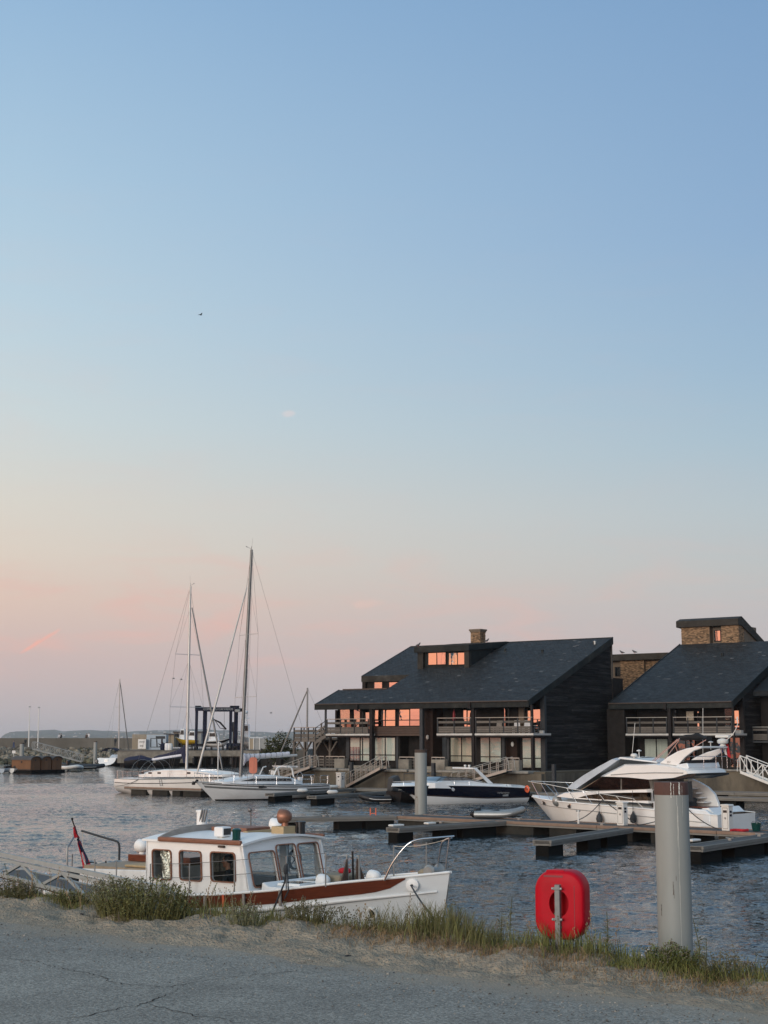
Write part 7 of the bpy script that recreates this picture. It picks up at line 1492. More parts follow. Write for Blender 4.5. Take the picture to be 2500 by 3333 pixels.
MB().beam(A_ + gd * 1.6 - Z * (tr_h + .06) - gs * .45, B__ - Z * (tr_h + .06) - gs * .45, .8, .04).build('deck', 'frame_grey', gw)
LG = (B__ - A_).length; k = 0; x = 1.2
while x < LG - .6:
    p, q = A_ + gd * x, A_ + gd * (x + 1.35); stick('diagonal', 'gangway_grey', gw, (p - Z * tr_h) if k % 2 == 0 else (p - Z * .10), (q - Z * .10) if k % 2 == 0 else (q - Z * tr_h), .05, .05); x += 1.35; k += 1

# ================================================================== BOATYARD ACROSS THE WATER
YD = 258.0
def yx(p, D=YD): return (p - CX) / FPX * D
yw = thing('wharf', 'concrete wharf of the boatyard with dark open piling below', 'wharf')
MB().bx(yx(395), yx(900), YD, YD + 60, 1.4, 2.55).build('slab', 'yard_ground', yw); MB().bx(yx(395), yx(640), YD - .4, YD - .02, .4, 2.35).build('wall_face', 'concrete', yw); MB().bx(yx(600), yx(850), YD - .5, YD - .03, 1.55, 2.45).build('beam', 'concrete', yw)
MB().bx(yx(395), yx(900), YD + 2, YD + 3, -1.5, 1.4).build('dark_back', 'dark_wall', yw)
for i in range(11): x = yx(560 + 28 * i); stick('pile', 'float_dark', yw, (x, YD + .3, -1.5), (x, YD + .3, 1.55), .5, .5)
for i in range(4): x = yx(640 + 60 * i); stick('tyre_fender', 'rubber', yw, (x, YD - .6, .2), (x, YD - .6, 1.3), .8, .3)
# travel lift
tl = thing('travel_lift', 'tall dark blue boat hoist gantry on the boatyard wharf', 'boat hoist', (yx(706), YD + 3, 2.55)); lx = lambda p, D=YD + 3: yx(p, D) - yx(706)
ht = lambda py, D=YD + 3: float(atD(700, py, D)[2]) - 2.55
for p, dy, m in ((646, 0, .36), (673, 6.5, .55), (756, 0, .38), (773, 6.5, .55)):
    x = lx(p, YD + 3 + dy); MB().prism([(-m / 2, 0), (m / 2, 0), (m * .65, ht(2312)), (-m * .65, ht(2312))], (x, dy - .3, 0), (1, 0, 0), (0, 0, 1), (0, 1, 0), .6).build('leg', 'lift_blue', tl)
    for wz in (-.9, .9): MB().lathe([(.42, -.2), (.5, -.15), (.5, .15), (.42, .2)], (x, dy + wz, .5), 14, (1, 0, 0)).build('wheel', 'rubber', tl, smooth=40)
x0, x1 = lx(641), lx(776); MB().bx(x0, x1, -.35, .35, ht(2314), ht(2302)).build('front_beam', 'lift_blue', tl); MB().bx(lx(665), lx(785), 6.2, 6.8, ht(2314), ht(2303)).build('back_beam', 'lift_blue', tl)
for p in (641, 756): MB().bx(lx(p), lx(p) + .8, -.3, 6.7, ht(2310), ht(2299)).build('side_beam', 'lift_blue', tl)
for p in (650, 762, 774): MB().bx(lx(p) - .5, lx(p) + .5, -.3, .3, ht(2303), ht(2297)).build('winch', 'lift_blue', tl, bevel=.08)
MB().bx(lx(770), lx(786), -.6, .4, ht(2318), ht(2309)).build('motor_housing', 'shed_grey', tl, bevel=.1)
text('COPEA DU CALVADOS', .50, 'letter_pale', tl, (lx(716), -.37, ht(2308.5)), (R(90), 0, 0), .01)
for x in (lx(646), lx(773)): MB().bx(x - .4, x + .4, -1.2, 7.8, .7, 1.1).build('bogie', 'lift_blue', tl)
for p in (690, 735): MB().tube([(lx(p), 0, ht(2314)), (lx(p), 0, 2.0)], .035, 4).build('sling', 'rubber', tl)
def yard_boat(label, p0, p1, py_keel, py_sheer, D, hullm, housem='gelcoat_cool', flip=1, house=((.35, .62, 1.1),), stripe=None, beam=1.5):
    L = yx(p1, D) - yx(p0, D); zk, zs = float(atD(p0, py_keel, D)[2]), float(atD(p0, py_sheer, D)[2]); t = thing('motor_boat', label, 'boat', (yx(p0, D) if flip > 0 else yx(p1, D), D, 0), 0 if flip > 0 else math.pi)
    h_ = Hull(L, [(0, beam), (.5, beam * 1.05), (.8, beam * .7), (1, .05)], [(0, zs - .1), (.6, zs), (1, zs + .45)], [(0, zk), (.7, zk), (1, zk + .8)], bowrake=L * .12, n=16); h_.skin(MB(), m=8, transom=True).build('hull', hullm, t, smooth=50); h_.deck(MB()).build('deck', housem, t)
    if stripe: h_.skin(MB(), q0=.08, q1=.42, t0=0, t1=.97, m=3, off=.02).build('hull_band', stripe, t)
    for a, b, hh in house:
        f = MB(); slab(f, [(a * L, zs - .1), (b * L, zs), ((b - .08) * L, zs + hh), ((a + .02) * L, zs + hh)], -beam * .7, beam * .7); f.build('wheelhouse', housem, t, bevel=.08)
        f = MB(); slab(f, [((a + .03) * L, zs + hh * .45), ((b - .05) * L, zs + hh * .45), ((b - .09) * L, zs + hh * .85), ((a + .04) * L, zs + hh * .85)], -beam * .7 - .02, beam * .7 + .02); f.build('wheelhouse_window', 'black_plastic', t)
    for x in (.25, .7):
        for s in (-.6, .6): stick('prop', 'frame_dark', t, (x * L, s * beam, 2.55), (x * L, s * beam * .8, (zk + zs) / 2), .15, .15)
    return t
yard_boat('white motor cruiser with black hull band propped up inside the boat hoist', 675, 757, 2432, 2410, YD + 6, 'gelcoat', house=((.15, .55, 1.5),), stripe='black_plastic', beam=1.4)
tb = yard_boat('yellow-hulled workboat propped up left of the boat hoist', 578, 650, 2424, 2407, YD + 9, 'yellow_paint', 'gelcoat_cool', -1, ((.08, .40, 1.5), (.55, .80, 1.9)), beam=1.5)
fb_ = yard_boat('grey and white fishing trawler propped up right of the boat hoist', 776, 862, 2436, 2398, YD + 14, 'gelcoat_cool', 'gelcoat_cool', -1, ((.52, .86, 2.3),), stripe='pale_blue', beam=1.9)
MB().tube([(3.2, 0, 6.5), (3.2, 0, 9.2)], .12).tube([(2.6, 0, 8.2), (3.8, 0, 8.2)], .08).ell((3.2, 0, 9.3), (.35, .35, .3)).build('trawler_mast', 'gelcoat_cool', fb_)
yc = thing('yard_crane', 'small jib crane with dark drum seen through the boat hoist', 'crane', (yx(735), YD + 14, 2.55)); D_ = YD + 14
zz = lambda py: float(atD(735, py, D_)[2]) - 2.55
MB().tube([(yx(700, D_) - yx(735), 0, zz(2341)), (yx(722, D_) - yx(735), 0, zz(2352)), (yx(742, D_) - yx(735), 0, zz(2374))], [.10, .18, .15], 6).tube([(yx(704, D_) - yx(735), 0, zz(2343)), (yx(722, D_) - yx(735), 0, zz(2370)), (yx(742, D_) - yx(735), 0, zz(2374))], .07, 5).build('jib', 'frame_dark', yc)
MB().lathe([(.7, -.5), (.9, -.35), (.9, .35), (.7, .5)], (.15, 0, zz(2366)), 14, (1, 0, 0)).build('drum', 'tarp_dark', yc); stick('column', 'frame_dark', yc, (.3, 0, 0), (.3, 0, zz(2370)), .4, .4); MB().bx(-1, 1.6, -.7, .7, 0, 1.2).build('base', 'lift_blue', yc)
# sheds, containers, fence
def shed(name, label, p0, p1, pt, pb, D, m, dp=6.0, roof=None, cat='building'):
    z0, z1 = float(atD(p0, pb, D)[2]), float(atD(p0, pt, D)[2]); x0, x1 = yx(p0, D), yx(p1, D); t = thing(name, label, cat, ((x0 + x1) / 2, D, z0)); w = x1 - x0; h = z1 - z0; t['w'] = w; t['h'] = h
    MB().bx(-w / 2, w / 2, 0, dp, 0, h).build('body', m, t); 
    if roof: MB().bx(-w / 2 - .2, w / 2 + .2, -.3, dp + .2, h, h + .25).build('roof', roof, t)
    return t, w, h
s1, w, h = shed('container', 'white shipping container at the left of the boatyard', 459, 484, 2406, 2437, YD + 4, 'white_metal', 3, cat='container'); MB().bx(-w * .35, w * .35, -.03, 0, h * .68, h * .75).build('lettering_bar', 'frame_grey', s1); MB().bx(-w * .25, w * .2, -.03, 0, h * .25, h * .33).build('lettering_bar', 'black_plastic', s1)
s2, w, h = shed('container', 'pale blue container painted with a diving bird', 486, 549, 2391, 2440, YD + 5, 'pale_blue', 3, cat='container')
MB().prism([(0, 0), (.9, -.25), (1.5, .2), (1.9, .15), (1.4, -.55), (.6, -.5)], (w * .08, 0, h * .42), (1, 0, 0), (0, 0, 1), (0, -1, 0), .03).prism([(.3, .0), (.9, -.25), (.3, 1.0)], (w * .16, 0, h * .42), (1, 0, 0), (0, 0, 1), (0, -1, 0), .02).build('painted_bird', 'navy_paint', s2)
MB().prism([[(0, 0), (2.2, 0), (2.2, 1.6), (0, 1.6)], [(.15, .1), (1.1, .1), (1.0, 1.5), (.15, 1.5)], [(1.3, .1), (2.05, .3), (2.05, 1.5), (1.2, 1.5)]], (-w * .30, 0, h * .15), (1, 0, 0), (0, 0, 1), (0, -1, 0), .03).build('door_frame', 'frame_grey', s2); MB().bx(-.1, w * .45, -.04, 0, h * .72, h * .90).build('painted_band', 'frame_grey', s2)
s3, w, h = shed('warehouse', 'grey and tan boatyard warehouse behind the cream yacht mast', 574, 662, 2385, 2432, YD + 20, 'shed_grey', 12, 'felt_roof'); MB().bx(-w * .33, -w * .25, -.05, 0, 0, h * .62).build('door', 'frame_dark', s3); MB().bx(-w / 2 - .02, -w * .36, -.06, 0, 0, h).build('gable_end', 'shed_tan', s3)
s4, w, h = shed('shed', 'tan boarded shed left of the warehouse', 545, 574, 2392, 2432, YD + 16, 'shed_tan', 8, 'felt_roof'); MB().bx(w * .05, w * .1, -.05, 0, 0, h).build('post', 'frame_dark', s4)
fc = thing('fence', 'pale tan vertical board fence behind the containers', 'fence', (0, YD + 22, 2.55))
for i in range(34): x = yx(440 + 3.1 * i, YD + 22); z1 = float(atD(440, 2390, YD + 22)[2]) - 2.55; piece('board', 'shed_tan', fc, (x, 0, 0), (x + .145, .04, z1))
s5, w, h = shed('hut', 'small pale hut with white corner posts beside the green bush', 817, 872, 2403, 2440, YD + 2, 'shed_grey', 3, None, 'hut')
for x in (-w / 2, -w * .25, w * .1): stick('corner_post', 'white_metal', s5, (x, -.05, 0), (x, -.05, h), .12, .12)
MB().bx(-w * .48, -w * .27, -.04, 0, .1, h - .1).build('panel', 'shed_tan', s5)
for k, (px, lab, m) in enumerate(((540, 'blue drum standing right of the painted container', 'lift_blue'), (552, 'white sack heap left of the yellow workboat', 'white_cloth'), (562, 'white drum beside the yellow workboat', 'white_metal'))): a = (yx(px, YD + 3), YD + 3, 2.55); o = MB().lathe([(.45, 0), (.5, .3), (.5, .9), (.3, 1.2)], n=10).build('drum', m, None, smooth=50, loc=a); tag(o, lab, 'drum')
o = MB().bx(yx(850), yx(1000), YD + 3, YD + 40, -1, 2.6).build('yard_bank', 'yard_ground'); o['kind'] = 'structure'
# tarpaulin-covered boats under the wharf
for k, (p0, p1, pyb, pyt, m, lab) in enumerate(((418, 512, 2480, 2464, 'navy_cloth', 'low boat under a navy blue tarpaulin below the wharf'), (520, 600, 2474, 2448, 'tarp_dark', 'boat under a dark grey tarpaulin against the wharf'))):
    D_ = 250.0; x0, x1 = yx(p0, D_), yx(p1, D_); zb, zt_ = max(float(atD(p0, pyb, D_)[2]), .1), float(atD(p0, pyt, D_)[2]); t = thing('covered_boat', lab, 'boat', (x0, D_, 0)); Lb = x1 - x0
    Hull(Lb, [(0, 1.0), (.5, 1.2), (1, .05)], [(0, zb + .3), (1, zb + .5)], [(0, -.3), (1, 0)], n=14).skin(MB(), m=6, transom=True).build('hull', 'frame_dark', t)
    MB().grid([[(Lb * u, v * 1.2 * (1 - .7 * u ** 3), zb + .25 + (zt_ - zb) * (math.sin(math.pi * (.12 + .80 * u)) if k == 0 else (.35 + .65 * u)) * (1 - v * v) + .06 * math.sin(14 * u + 3 * v)) for v in np.linspace(-1, 1, 9)] for u in np.linspace(0, 1, 14)]).build('tarpaulin', m, t, smooth=60)
# lifebuoy housing and post on the far side, orange
a = atD(825, 2505, 112); t = thing('life_ring_housing', 'orange life ring housing on a white post behind the sailing yacht', 'life ring', (a[0], a[1], 0)); 
MB().tube([(0, 0, .5), (0, 0, 2.6)], .06, 8).build('post', 'white_metal', t); MB().prism([rrect(-.30, .30, -.60, .60, .22)], (0, -.1, float(atD(825, 2491, 112)[2])), (1, 0, 0), (0, 0, 1), (0, -1, 0), .22).build('housing', 'coral_plastic', t, bevel=.04)
# floating cabins with barrel roofs
CF = R(-32); c0 = atZ(116, 2512, 0); KS = .76
for k in range(3):
    off = np.array([math.sin(-CF), math.cos(CF)]) * 2.75 * KS * k; t = thing('floating_cabin', ('nearest brown floating cabin with barrel roof at far left', 'middle brown floating cabin with barrel roof at far left', 'rearmost brown floating cabin with barrel roof at far left')[k], 'cabin', (c0[0] + off[0], c0[1] + off[1], 0), CF)
    arcp = [(1.22 * math.cos(q), 2.15 + .55 * math.sin(q)) for q in np.linspace(0, math.pi, 12)]
    MB().prism([(-1.2, .3), (1.2, .3), (1.2, 2.15)] + arcp[1:-1] + [(-1.2, 2.15)], (-4.9, 0, 0), (0, 1, 0), (0, 0, 1), (1, 0, 0), 4.8).build('body', 'cabin_wood', t)
    ra = [(1.34 * math.cos(q), 2.13 + .66 * math.sin(q)) for q in np.linspace(-.05, math.pi + .05, 14)]; ri = [(1.24 * math.cos(q), 2.13 + .57 * math.sin(q)) for q in np.linspace(math.pi + .05, -.05, 14)]
    MB().prism(ra + ri, (-5.1, 0, 0), (0, 1, 0), (0, 0, 1), (1, 0, 0), 5.25).build('barrel_roof', 'felt_roof', t, smooth=40)
    MB().lathe([(.16, 0), (.16, .03), (.001, .035)], (-.09, 0, 2.1), 12, (1, 0, 0)).build('round_window', 'black_plastic', t); MB().lathe([(.22, 0), (.22, .03), (.001, .035)], (-2.4, -1.21, 1.75), 12, (0, -1, 0)).build('round_window', 'black_plastic', t)
    t.scale = (KS, KS, KS); MB().bx(-.10, -.06, -.42, .42, .35, 1.95).build('door', 'cabin_wood', t); MB().bx(-5.3, .5, -1.5, 1.5, -.3, .28).build('raft', 'float_dark', t); stick('trim', 'brown_wood', t, (-4.9, -1.22, .4), (-.1, -1.22, .4), .05, .2)
t, w, h = shed('sign_board', 'small white board behind the nearest floating cabin roof', 55, 66, 2443, 2452, 225, 'white_metal', .05, cat='sign')
stick('post', 'galv', t, (0, .03, -3), (0, .03, 0), .08, .08)
# flagpoles on the breakwater
for px, pb, pt, nm in ((95, 2440, 2302, 'left of two bare white flagpoles on the breakwater'), (125, 2438, 2304, 'right of two bare white flagpoles on the breakwater')):
    D_ = 294.0; a = atD(px - 2, pb, D_); b = atD(px + 2, pt, D_); t = thing('flagpole', nm, 'flagpole', (a[0], D_, 2.4)); MB().tube([(0, 0, 0), (b[0] - a[0], 0, b[2] - 2.4)], [.13, .08], 8).build('pole', 'white_metal', t); MB().lathe([(.08, 0), (.26, .05), (.20, .16), (.02, .2)], (b[0] - a[0], 0, b[2] - 2.4), 8).build('finial', 'shed_grey', t)
# people on the breakwater
def on_wall(px, D, z): return ((px - CX) / FPX * D, D, z)
person('person in white top sitting on the sea wall, left of a companion', on_wall(205, 300.8, 4.66), R(180), 'sit', 'shirt_white'); person('person in dark top sitting close right of the white-topped person on the sea wall', on_wall(211, 300.8, 4.66), R(150), 'sit', 'shirt_dark')
person('seated person, left one of the pair on the sea wall near the distant yacht', on_wall(293, 300.8, 4.66), R(180), 'sit', 'brown_wood'); person('standing person, right one of the pair on the sea wall near the distant yacht', on_wall(300.5, 300.9, 4.0), R(160), 'stand', 'shirt_white')
person('person in blue walking below the sea wall', on_wall(60, 296, 2.45), R(100), 'walk', 'shirt_blue', 'trousers'); person('person in dark clothes standing by the left flagpole', on_wall(97, 297, 2.9), R(180), 'stand', 'shirt_dark'); person('dark figure bending over at the far left below the sea wall', on_wall(30, 296, 2.45), R(-90), 'bend', 'shirt_dark'); person('person standing below the sea wall just right of the distant yacht mast', on_wall(386, 297, 3.0), R(180), 'stand', 'shirt_dark')

# ================================================================== FOREGROUND: LIFE RING, PLANTS, BIRDS, HAZE
RD = 16.9
c = atD(1824, 2946, RD); cb = thing('life_ring_housing', 'bright red plastic life ring housing on a galvanised post on the bank', 'life ring', (c[0], c[1], 2.0), R(-22))
zc = float(c[2]) - 2.0; hw, hh = .286, .378
# moulded shell: back face with a round recess, rounded rim, deep sides
def rad_at(q):
    lo, hi = .05, .6
    for _ in range(26):
        m = (lo + hi) / 2; x, z_ = abs(m * math.cos(q)), abs(m * math.sin(q)); dx, dz = max(x - (hw - .20), 0) / .20, max(z_ - (hh - .22), 0) / .22
        if dx * dx + dz * dz > 1: hi = m
        else: lo = m
    return lo
outer = [(rad_at(q) * math.cos(q), rad_at(q) * math.sin(q)) for q in np.linspace(0, 2 * math.pi, 72, endpoint=False)]; N_ = len(outer); rows = []
for sc, y in ((1.0, .20), (1.0, .08), (.995, .0), (.97, -.035), (.93, -.055), (.90, -.060)): rows.append([(a * sc, y, b * sc + zc) for a, b in outer])
rec = []
for i in range(N_):
    a, b = outer[i]; q = math.atan2(b, a); rec.append(q)
RR = .112
for k, (t, y) in enumerate(((.5, -.060), (1.0, -.060))):
    rows.append([((a * .90) * (1 - t) + RR * 1.0 * math.cos(q) * t, y, (b * .90) * (1 - t) + (RR * 1.25 * math.sin(q) + .02) * t + zc) for (a, b), q in zip(outer, rec)])
for sc, y in ((.97, -.045), (.95, .02), (.93, .08), (.02, .085)): rows.append([(RR * sc * math.cos(q), y, RR * 1.25 * sc * math.sin(q) + .02 * 1 + zc) for q in rec])
shell = MB().grid(rows, closev=True)
shell.grid([[(a, .20, b + zc) for a, b in outer], [(a * .9, .24, b * .9 + zc) for a, b in outer], [(0, .25, zc) for _ in outer]], closev=True)
shell.build('housing', 'red_plastic', cb, smooth=38)
MB().bx(-.15, .06, -.035, .05, zc + hh - .05, zc + hh + .004).build('top_lip', 'red_plastic', cb, bevel=.012)
MB().bx(-.17, .05, -.066, -.05, zc + hh - .072, zc + hh - .052).build('lip_groove', 'red_dark', cb)
stick('lid_edge', 'red_dark', cb, (hw * .62, -.062, zc - .25), (hw * .62, -.062, zc + .22), .004, .006)
MB().bx(-.045, .030, -.0605, -.05, zc - hh * .90, zc + hh * .62).build('post_groove', 'red_dark', cb)
post = MB().bx(-.034, .022, -.115, -.066, -.4, zc + hh * .60).build('post', 'zinc', cb, bevel=.004)
for z_ in (zc + hh * .50, zc - hh * .38):
    cl_ = MB().bx(-.066, .054, -.125, -.118, z_ - .014, z_ + .014).build('clamp', 'zinc', cb, bevel=.004)
    for x in (-.055, .043): MB().lathe([(.009, 0), (.009, .012), (.001, .014)], (x, -.126, z_), 8, (0, -1, 0)).build('bolt', 'galv', cl_)
for k in range(9): x = RR * (.98 if k % 2 else .9); 

# ---- plants along the bank
def blades(mb, cols, r, n, sfun, hfun, cg, w=.007, lean=.55, segs=3):
    for i in range(n):
        s, nn_ = sfun(r); z0 = sand_z(s, nn_) - .02; p = Q0 + QE * s + QN * nn_; hh_ = hfun(r, s, nn_)
        la_ = r.uniform(0, 2 * math.pi); ll = hh_ * lean * r.uniform(.05, 1.0); ww = w * r.uniform(.6, 1.5); ta = r.uniform(0, math.pi); tx, ty = math.cos(ta) * ww / 2, math.sin(ta) * ww / 2; V, F = [], []
        for k in range(segs + 1):
            t = k / (segs + .7); x_, y_ = p[0] + ll * math.cos(la_) * t ** 1.8, p[1] + ll * math.sin(la_) * t ** 1.8; tw = 1 - t * .7; zz_ = z0 + hh_ * (t - .25 * lean * t ** 3)
            V += [(x_ - tx * tw, y_ - ty * tw, zz_), (x_ + tx * tw, y_ + ty * tw, zz_)]
            if k: F.append((2 * k - 2, 2 * k - 1, 2 * k + 1, 2 * k))
        V.append((p[0] + ll * math.cos(la_), p[1] + ll * math.sin(la_), z0 + hh_ * (1 - .25 * lean))); F.append((2 * segs, 2 * segs + 1, 2 * segs + 2)); mb.add(V, F); cols += [cg(r)] * len(F)
GREEN = lambda r: np.array([.135, .152, .050]) * r.uniform(.45, 1.35) + np.array([.03, .015, 0]) * r.random() ** 2
OLIVE = lambda r: np.array([.145, .140, .062]) * r.uniform(.5, 1.3)
DRY = lambda r: np.array([.26, .18, .10]) * r.uniform(.45, 1.4)
GREY = lambda r: np.array([.15, .16, .10]) * r.uniform(.6, 1.3)
r = np.random.default_rng(42)
dens = lambda s: vnoise(np.array([s * 1.15]), np.array([2.2]), 61)[0] + .35 * vnoise(np.array([s * 3.1]), np.array([.7]), 62)[0]
def s_grass(lo, hi, n0, n1, thr=-.25):
    def f(r):
        while True:
            s = r.uniform(lo, hi)
            if dens(s) > thr + r.uniform(-.12, .12): break
        return s, r.normal((n0 + n1) / 2, (n1 - n0) / 4)
    return f
def hg(base): return lambda r, s, n: base * (.25 + .85 * r.random()) * (1 + .9 * dens(s))
mb, cols = MB(), []
blades(mb, cols, r, 3600, s_grass(7.6, 13.2, .0, .75, -.5), hg(.31), GREEN, .008)
blades(mb, cols, r, 2200, s_grass(3.2, 7.8, .0, .6, -.45), hg(.20), GREEN, .007)
blades(mb, cols, r, 1500, s_grass(3.2, 13.2, -.2, .5, -.6), hg(.15), OLIVE, .009, .9)
blades(mb, cols, r, 1500, s_grass(6.8, 8.6, .0, .6, -.6), hg(.34), OLIVE, .007)
blades(mb, cols, r, 1500, s_grass(10.2, 11.4, -.1, .45, -.9), hg(.19), GREEN, .009, .7)
blades(mb, cols, r, 1800, s_grass(-1.5, 3.4, .0, .5, -.4), hg(.10), OLIVE, .007)
blades(mb, cols, r, 700, s_grass(-1.0, 1.8, -.1, .4, -.8), hg(.12), GREEN, .008)
o = mb.build('grass', 'leaf'); tint(o, np.array(cols)); o['kind'] = 'stuff'; o['label'] = 'green grass growing along the edge of the bank'
mb, cols = MB(), []
blades(mb, cols, r, 4600, s_grass(6.0, 13.2, -.35, .45, -.3), lambda r, s, n: .12 * (.3 + r.random()), DRY, .006, 1.3)
blades(mb, cols, r, 2600, s_grass(9.5, 12.6, -.75, .1, -.5), lambda r, s, n: .08 * (.3 + r.random()), DRY, .006, 1.8)
blades(mb, cols, r, 800, s_grass(6.6, 9.0, -.35, .15, -.5), lambda r, s, n: .12 * (.3 + r.random()), DRY, .006, 1.5)
blades(mb, cols, r, 900, s_grass(-1, 6, -.1, .5, -.3), lambda r, s, n: .12 * (.3 + r.random()), DRY, .006, 1.2)
o = mb.build('dry_grass', 'leaf'); tint(o, np.array(cols)); o['kind'] = 'stuff'; o['label'] = 'withered brown grass matted on the sand of the bank'
# seed stalks standing above the grass
mb, cols = MB(), []
for i in range(260):
    s = r.uniform(-.5, 13); 
    if dens(s) < -.2: continue
    n_ = r.uniform(.0, .8); p = Q0 + QE * s + QN * n_; z0 = sand_z(s, n_); h_ = r.uniform(.22, .46); lx_, ly_ = r.normal(0, .06, 2); c_ = DRY(r) if r.random() < .6 else GREY(r); f0 = len(mb.f)
    pts = [(p[0] + lx_ * t * t, p[1] + ly_ * t * t, z0 + h_ * t) for t in (0, .35, .7, 1)]; mb.tube(pts, [.0035, .003, .0025, .002], 4)
    for k in range(7): t = .62 + .06 * k; q = r.normal(0, .012, 3); mb.ell((p[0] + lx_ * t * t + q[0], p[1] + ly_ * t * t + q[1], z0 + h_ * t + q[2] * .5), (.006, .006, .012), 3, 5)
    cols += [c_] * (len(mb.f) - f0)
o = mb.build('seed_stalks', 'leaf'); tint(o, np.array(cols)); o['kind'] = 'stuff'; o['label'] = 'thin seed stalks rising above the bank grass'
def bushy(name, label, s, n_, rad, hgt, nst, cgl, seed, leaf=.020, heads=0.0, flower=False, cat='plant', squash=1.0, woody=True):
    """many-stemmed plant: stems fan out of a base, small leaves all along, seed heads at some tips"""
    r = np.random.default_rng(seed); p = Q0 + QE * s + QN * n_; z0 = sand_z(s, n_) - .03; t = thing(name, label, cat, (p[0], p[1], z0)); st, lv, cs, cl_, tips = MB(), MB(), [], [], []
    for i in range(nst):
        a = r.uniform(0, 2 * math.pi); q = math.sqrt(r.random()); bs = np.array([QE[0], QE[1]]) * (rad * .75 * q * math.cos(a)) + np.array([QN[0], QN[1]]) * (rad * .40 * squash * q * math.sin(a)); out = bs / max(rad, .01)
        h_ = hgt * r.uniform(.55, 1.08) * (1 - .35 * q * q); tip = np.array([bs[0] + out[0] * h_ * .55 + r.normal(0, .05), bs[1] + out[1] * h_ * .55 + r.normal(0, .05)]); P = [(bs[0] + (tip[0] - bs[0]) * u ** 1.4, bs[1] + (tip[1] - bs[1]) * u ** 1.4, h_ * u) for u in (0, .3, .65, 1)]
        f0 = len(st.f); st.tube(P, [.005, .004, .003, .002], 4); cs += [cgl(r) * .8] * (len(st.f) - f0)
        tips.append(P[-1]); m = int(9 + h_ * 34)
        for k in range(m):
            u = r.uniform(.12, 1.0); x, y, z_ = (bs[0] + (tip[0] - bs[0]) * u ** 1.4, bs[1] + (tip[1] - bs[1]) * u ** 1.4, h_ * u); az = r.uniform(0, 2 * math.pi); L_ = leaf * r.uniform(.7, 1.9); d = Vector((math.cos(az), math.sin(az), r.uniform(.2, 1.2))).normalized() * L_; w = Vector((-math.sin(az), math.cos(az), r.uniform(-.4, .4))).normalized() * L_ * .22
            b = Vector((x, y, z_)); lv.add([b, b + d * .5 + w, b + d, b + d * .5 - w], [(0, 1, 2, 3)]); cl_.append(cgl(r))
        if r.random() < heads:
            for k in range(4):
                q_ = r.normal(0, .018, 3); f0 = len(lv.f); lv.ell((P[-1][0] + q_[0], P[-1][1] + q_[1], P[-1][2] + q_[2]), (.009, .009, .009), 3, 5); cl_ += [np.array([.13, .12, .08]) * r.uniform(.6, 1.4)] * (len(lv.f) - f0)
    o = st.build('stems', 'leaf', t); tint(o, np.array(cs)); o = lv.build('foliage', 'leaf', t); tint(o, np.array(cl_))
    if flower:
        for k in range(4): MB().ell(tips[k * 3], (.010, .010, .008), 4, 6).build('flower', 'white_cloth', t)
    return t
def sn(px, py, z=2.1): w_ = atZ(px, py, z)[:2] - Q0; return float(w_ @ QE), float(w_ @ QN)
BUSHG = lambda r: np.array([.155, .160, .062]) * r.uniform(.4, 1.35) + np.array([.04, .018, 0]) * r.random() ** 3
PALEG = lambda r: np.array([.23, .235, .135]) * r.uniform(.5, 1.35)
s0, n0 = sn(470, 2995); bushy('shrub', 'large spreading green shrub covering the end of the gangway', s0, n0 - .02, 1.0, .54, 400, BUSHG, 71, .030, .25, cat='shrub')
s0, n0 = sn(390, 2985); bushy('shrub', 'paler grey-green shrub on the left flank of the large shrub', s0, n0 - .05, .46, .52, 170, PALEG, 72, .030, .7, cat='shrub')
s0, n0 = sn(225, 2955); bushy('shrub', 'low rounded green shrub under the gangway', s0, n0 + .05, .46, .27, 170, BUSHG, 73, .026, .1, cat='shrub')
s0, n0 = sn(40, 2945); bushy('shrub', 'olive weed bush at the left edge of the frame', s0, n0 + .1, .5, .27, 130, lambda r: OLIVE(r) * .9, 74, .026, .6, cat='shrub')
s0, n0 = sn(785, 3035); bushy('weed', 'tangled grey-green weed right of the large shrub', s0, n0 + .05, .28, .34, 70, PALEG, 75, .022, .6)
s0, n0 = sn(985, 3045); bushy('weed', 'bushy olive weed below the porthole of the launch', s0, n0 + .1, .42, .32, 120, OLIVE, 76, .020, .5)
s0, n0 = sn(1120, 3060); bushy('weed', 'thin straggling weed with pale seed heads below the launch bow', s0, n0 + .15, .35, .32, 36, GREY, 77, .018, .9, flower=True)
s0, n0 = sn(2190, 3165); bushy('weed', 'dense low green herb at the foot of the big pile', s0, n0 + .0, .36, .26, 190, lambda r: BUSHG(r) * np.array([1, 1.15, 1]), 78, .022, .3, flower=True)
s0, n0 = sn(2360, 3190); bushy('weed', 'sparse seed-headed weed right of the big pile', s0, n0 + .15, .40, .34, 60, OLIVE, 79, .018, .8)
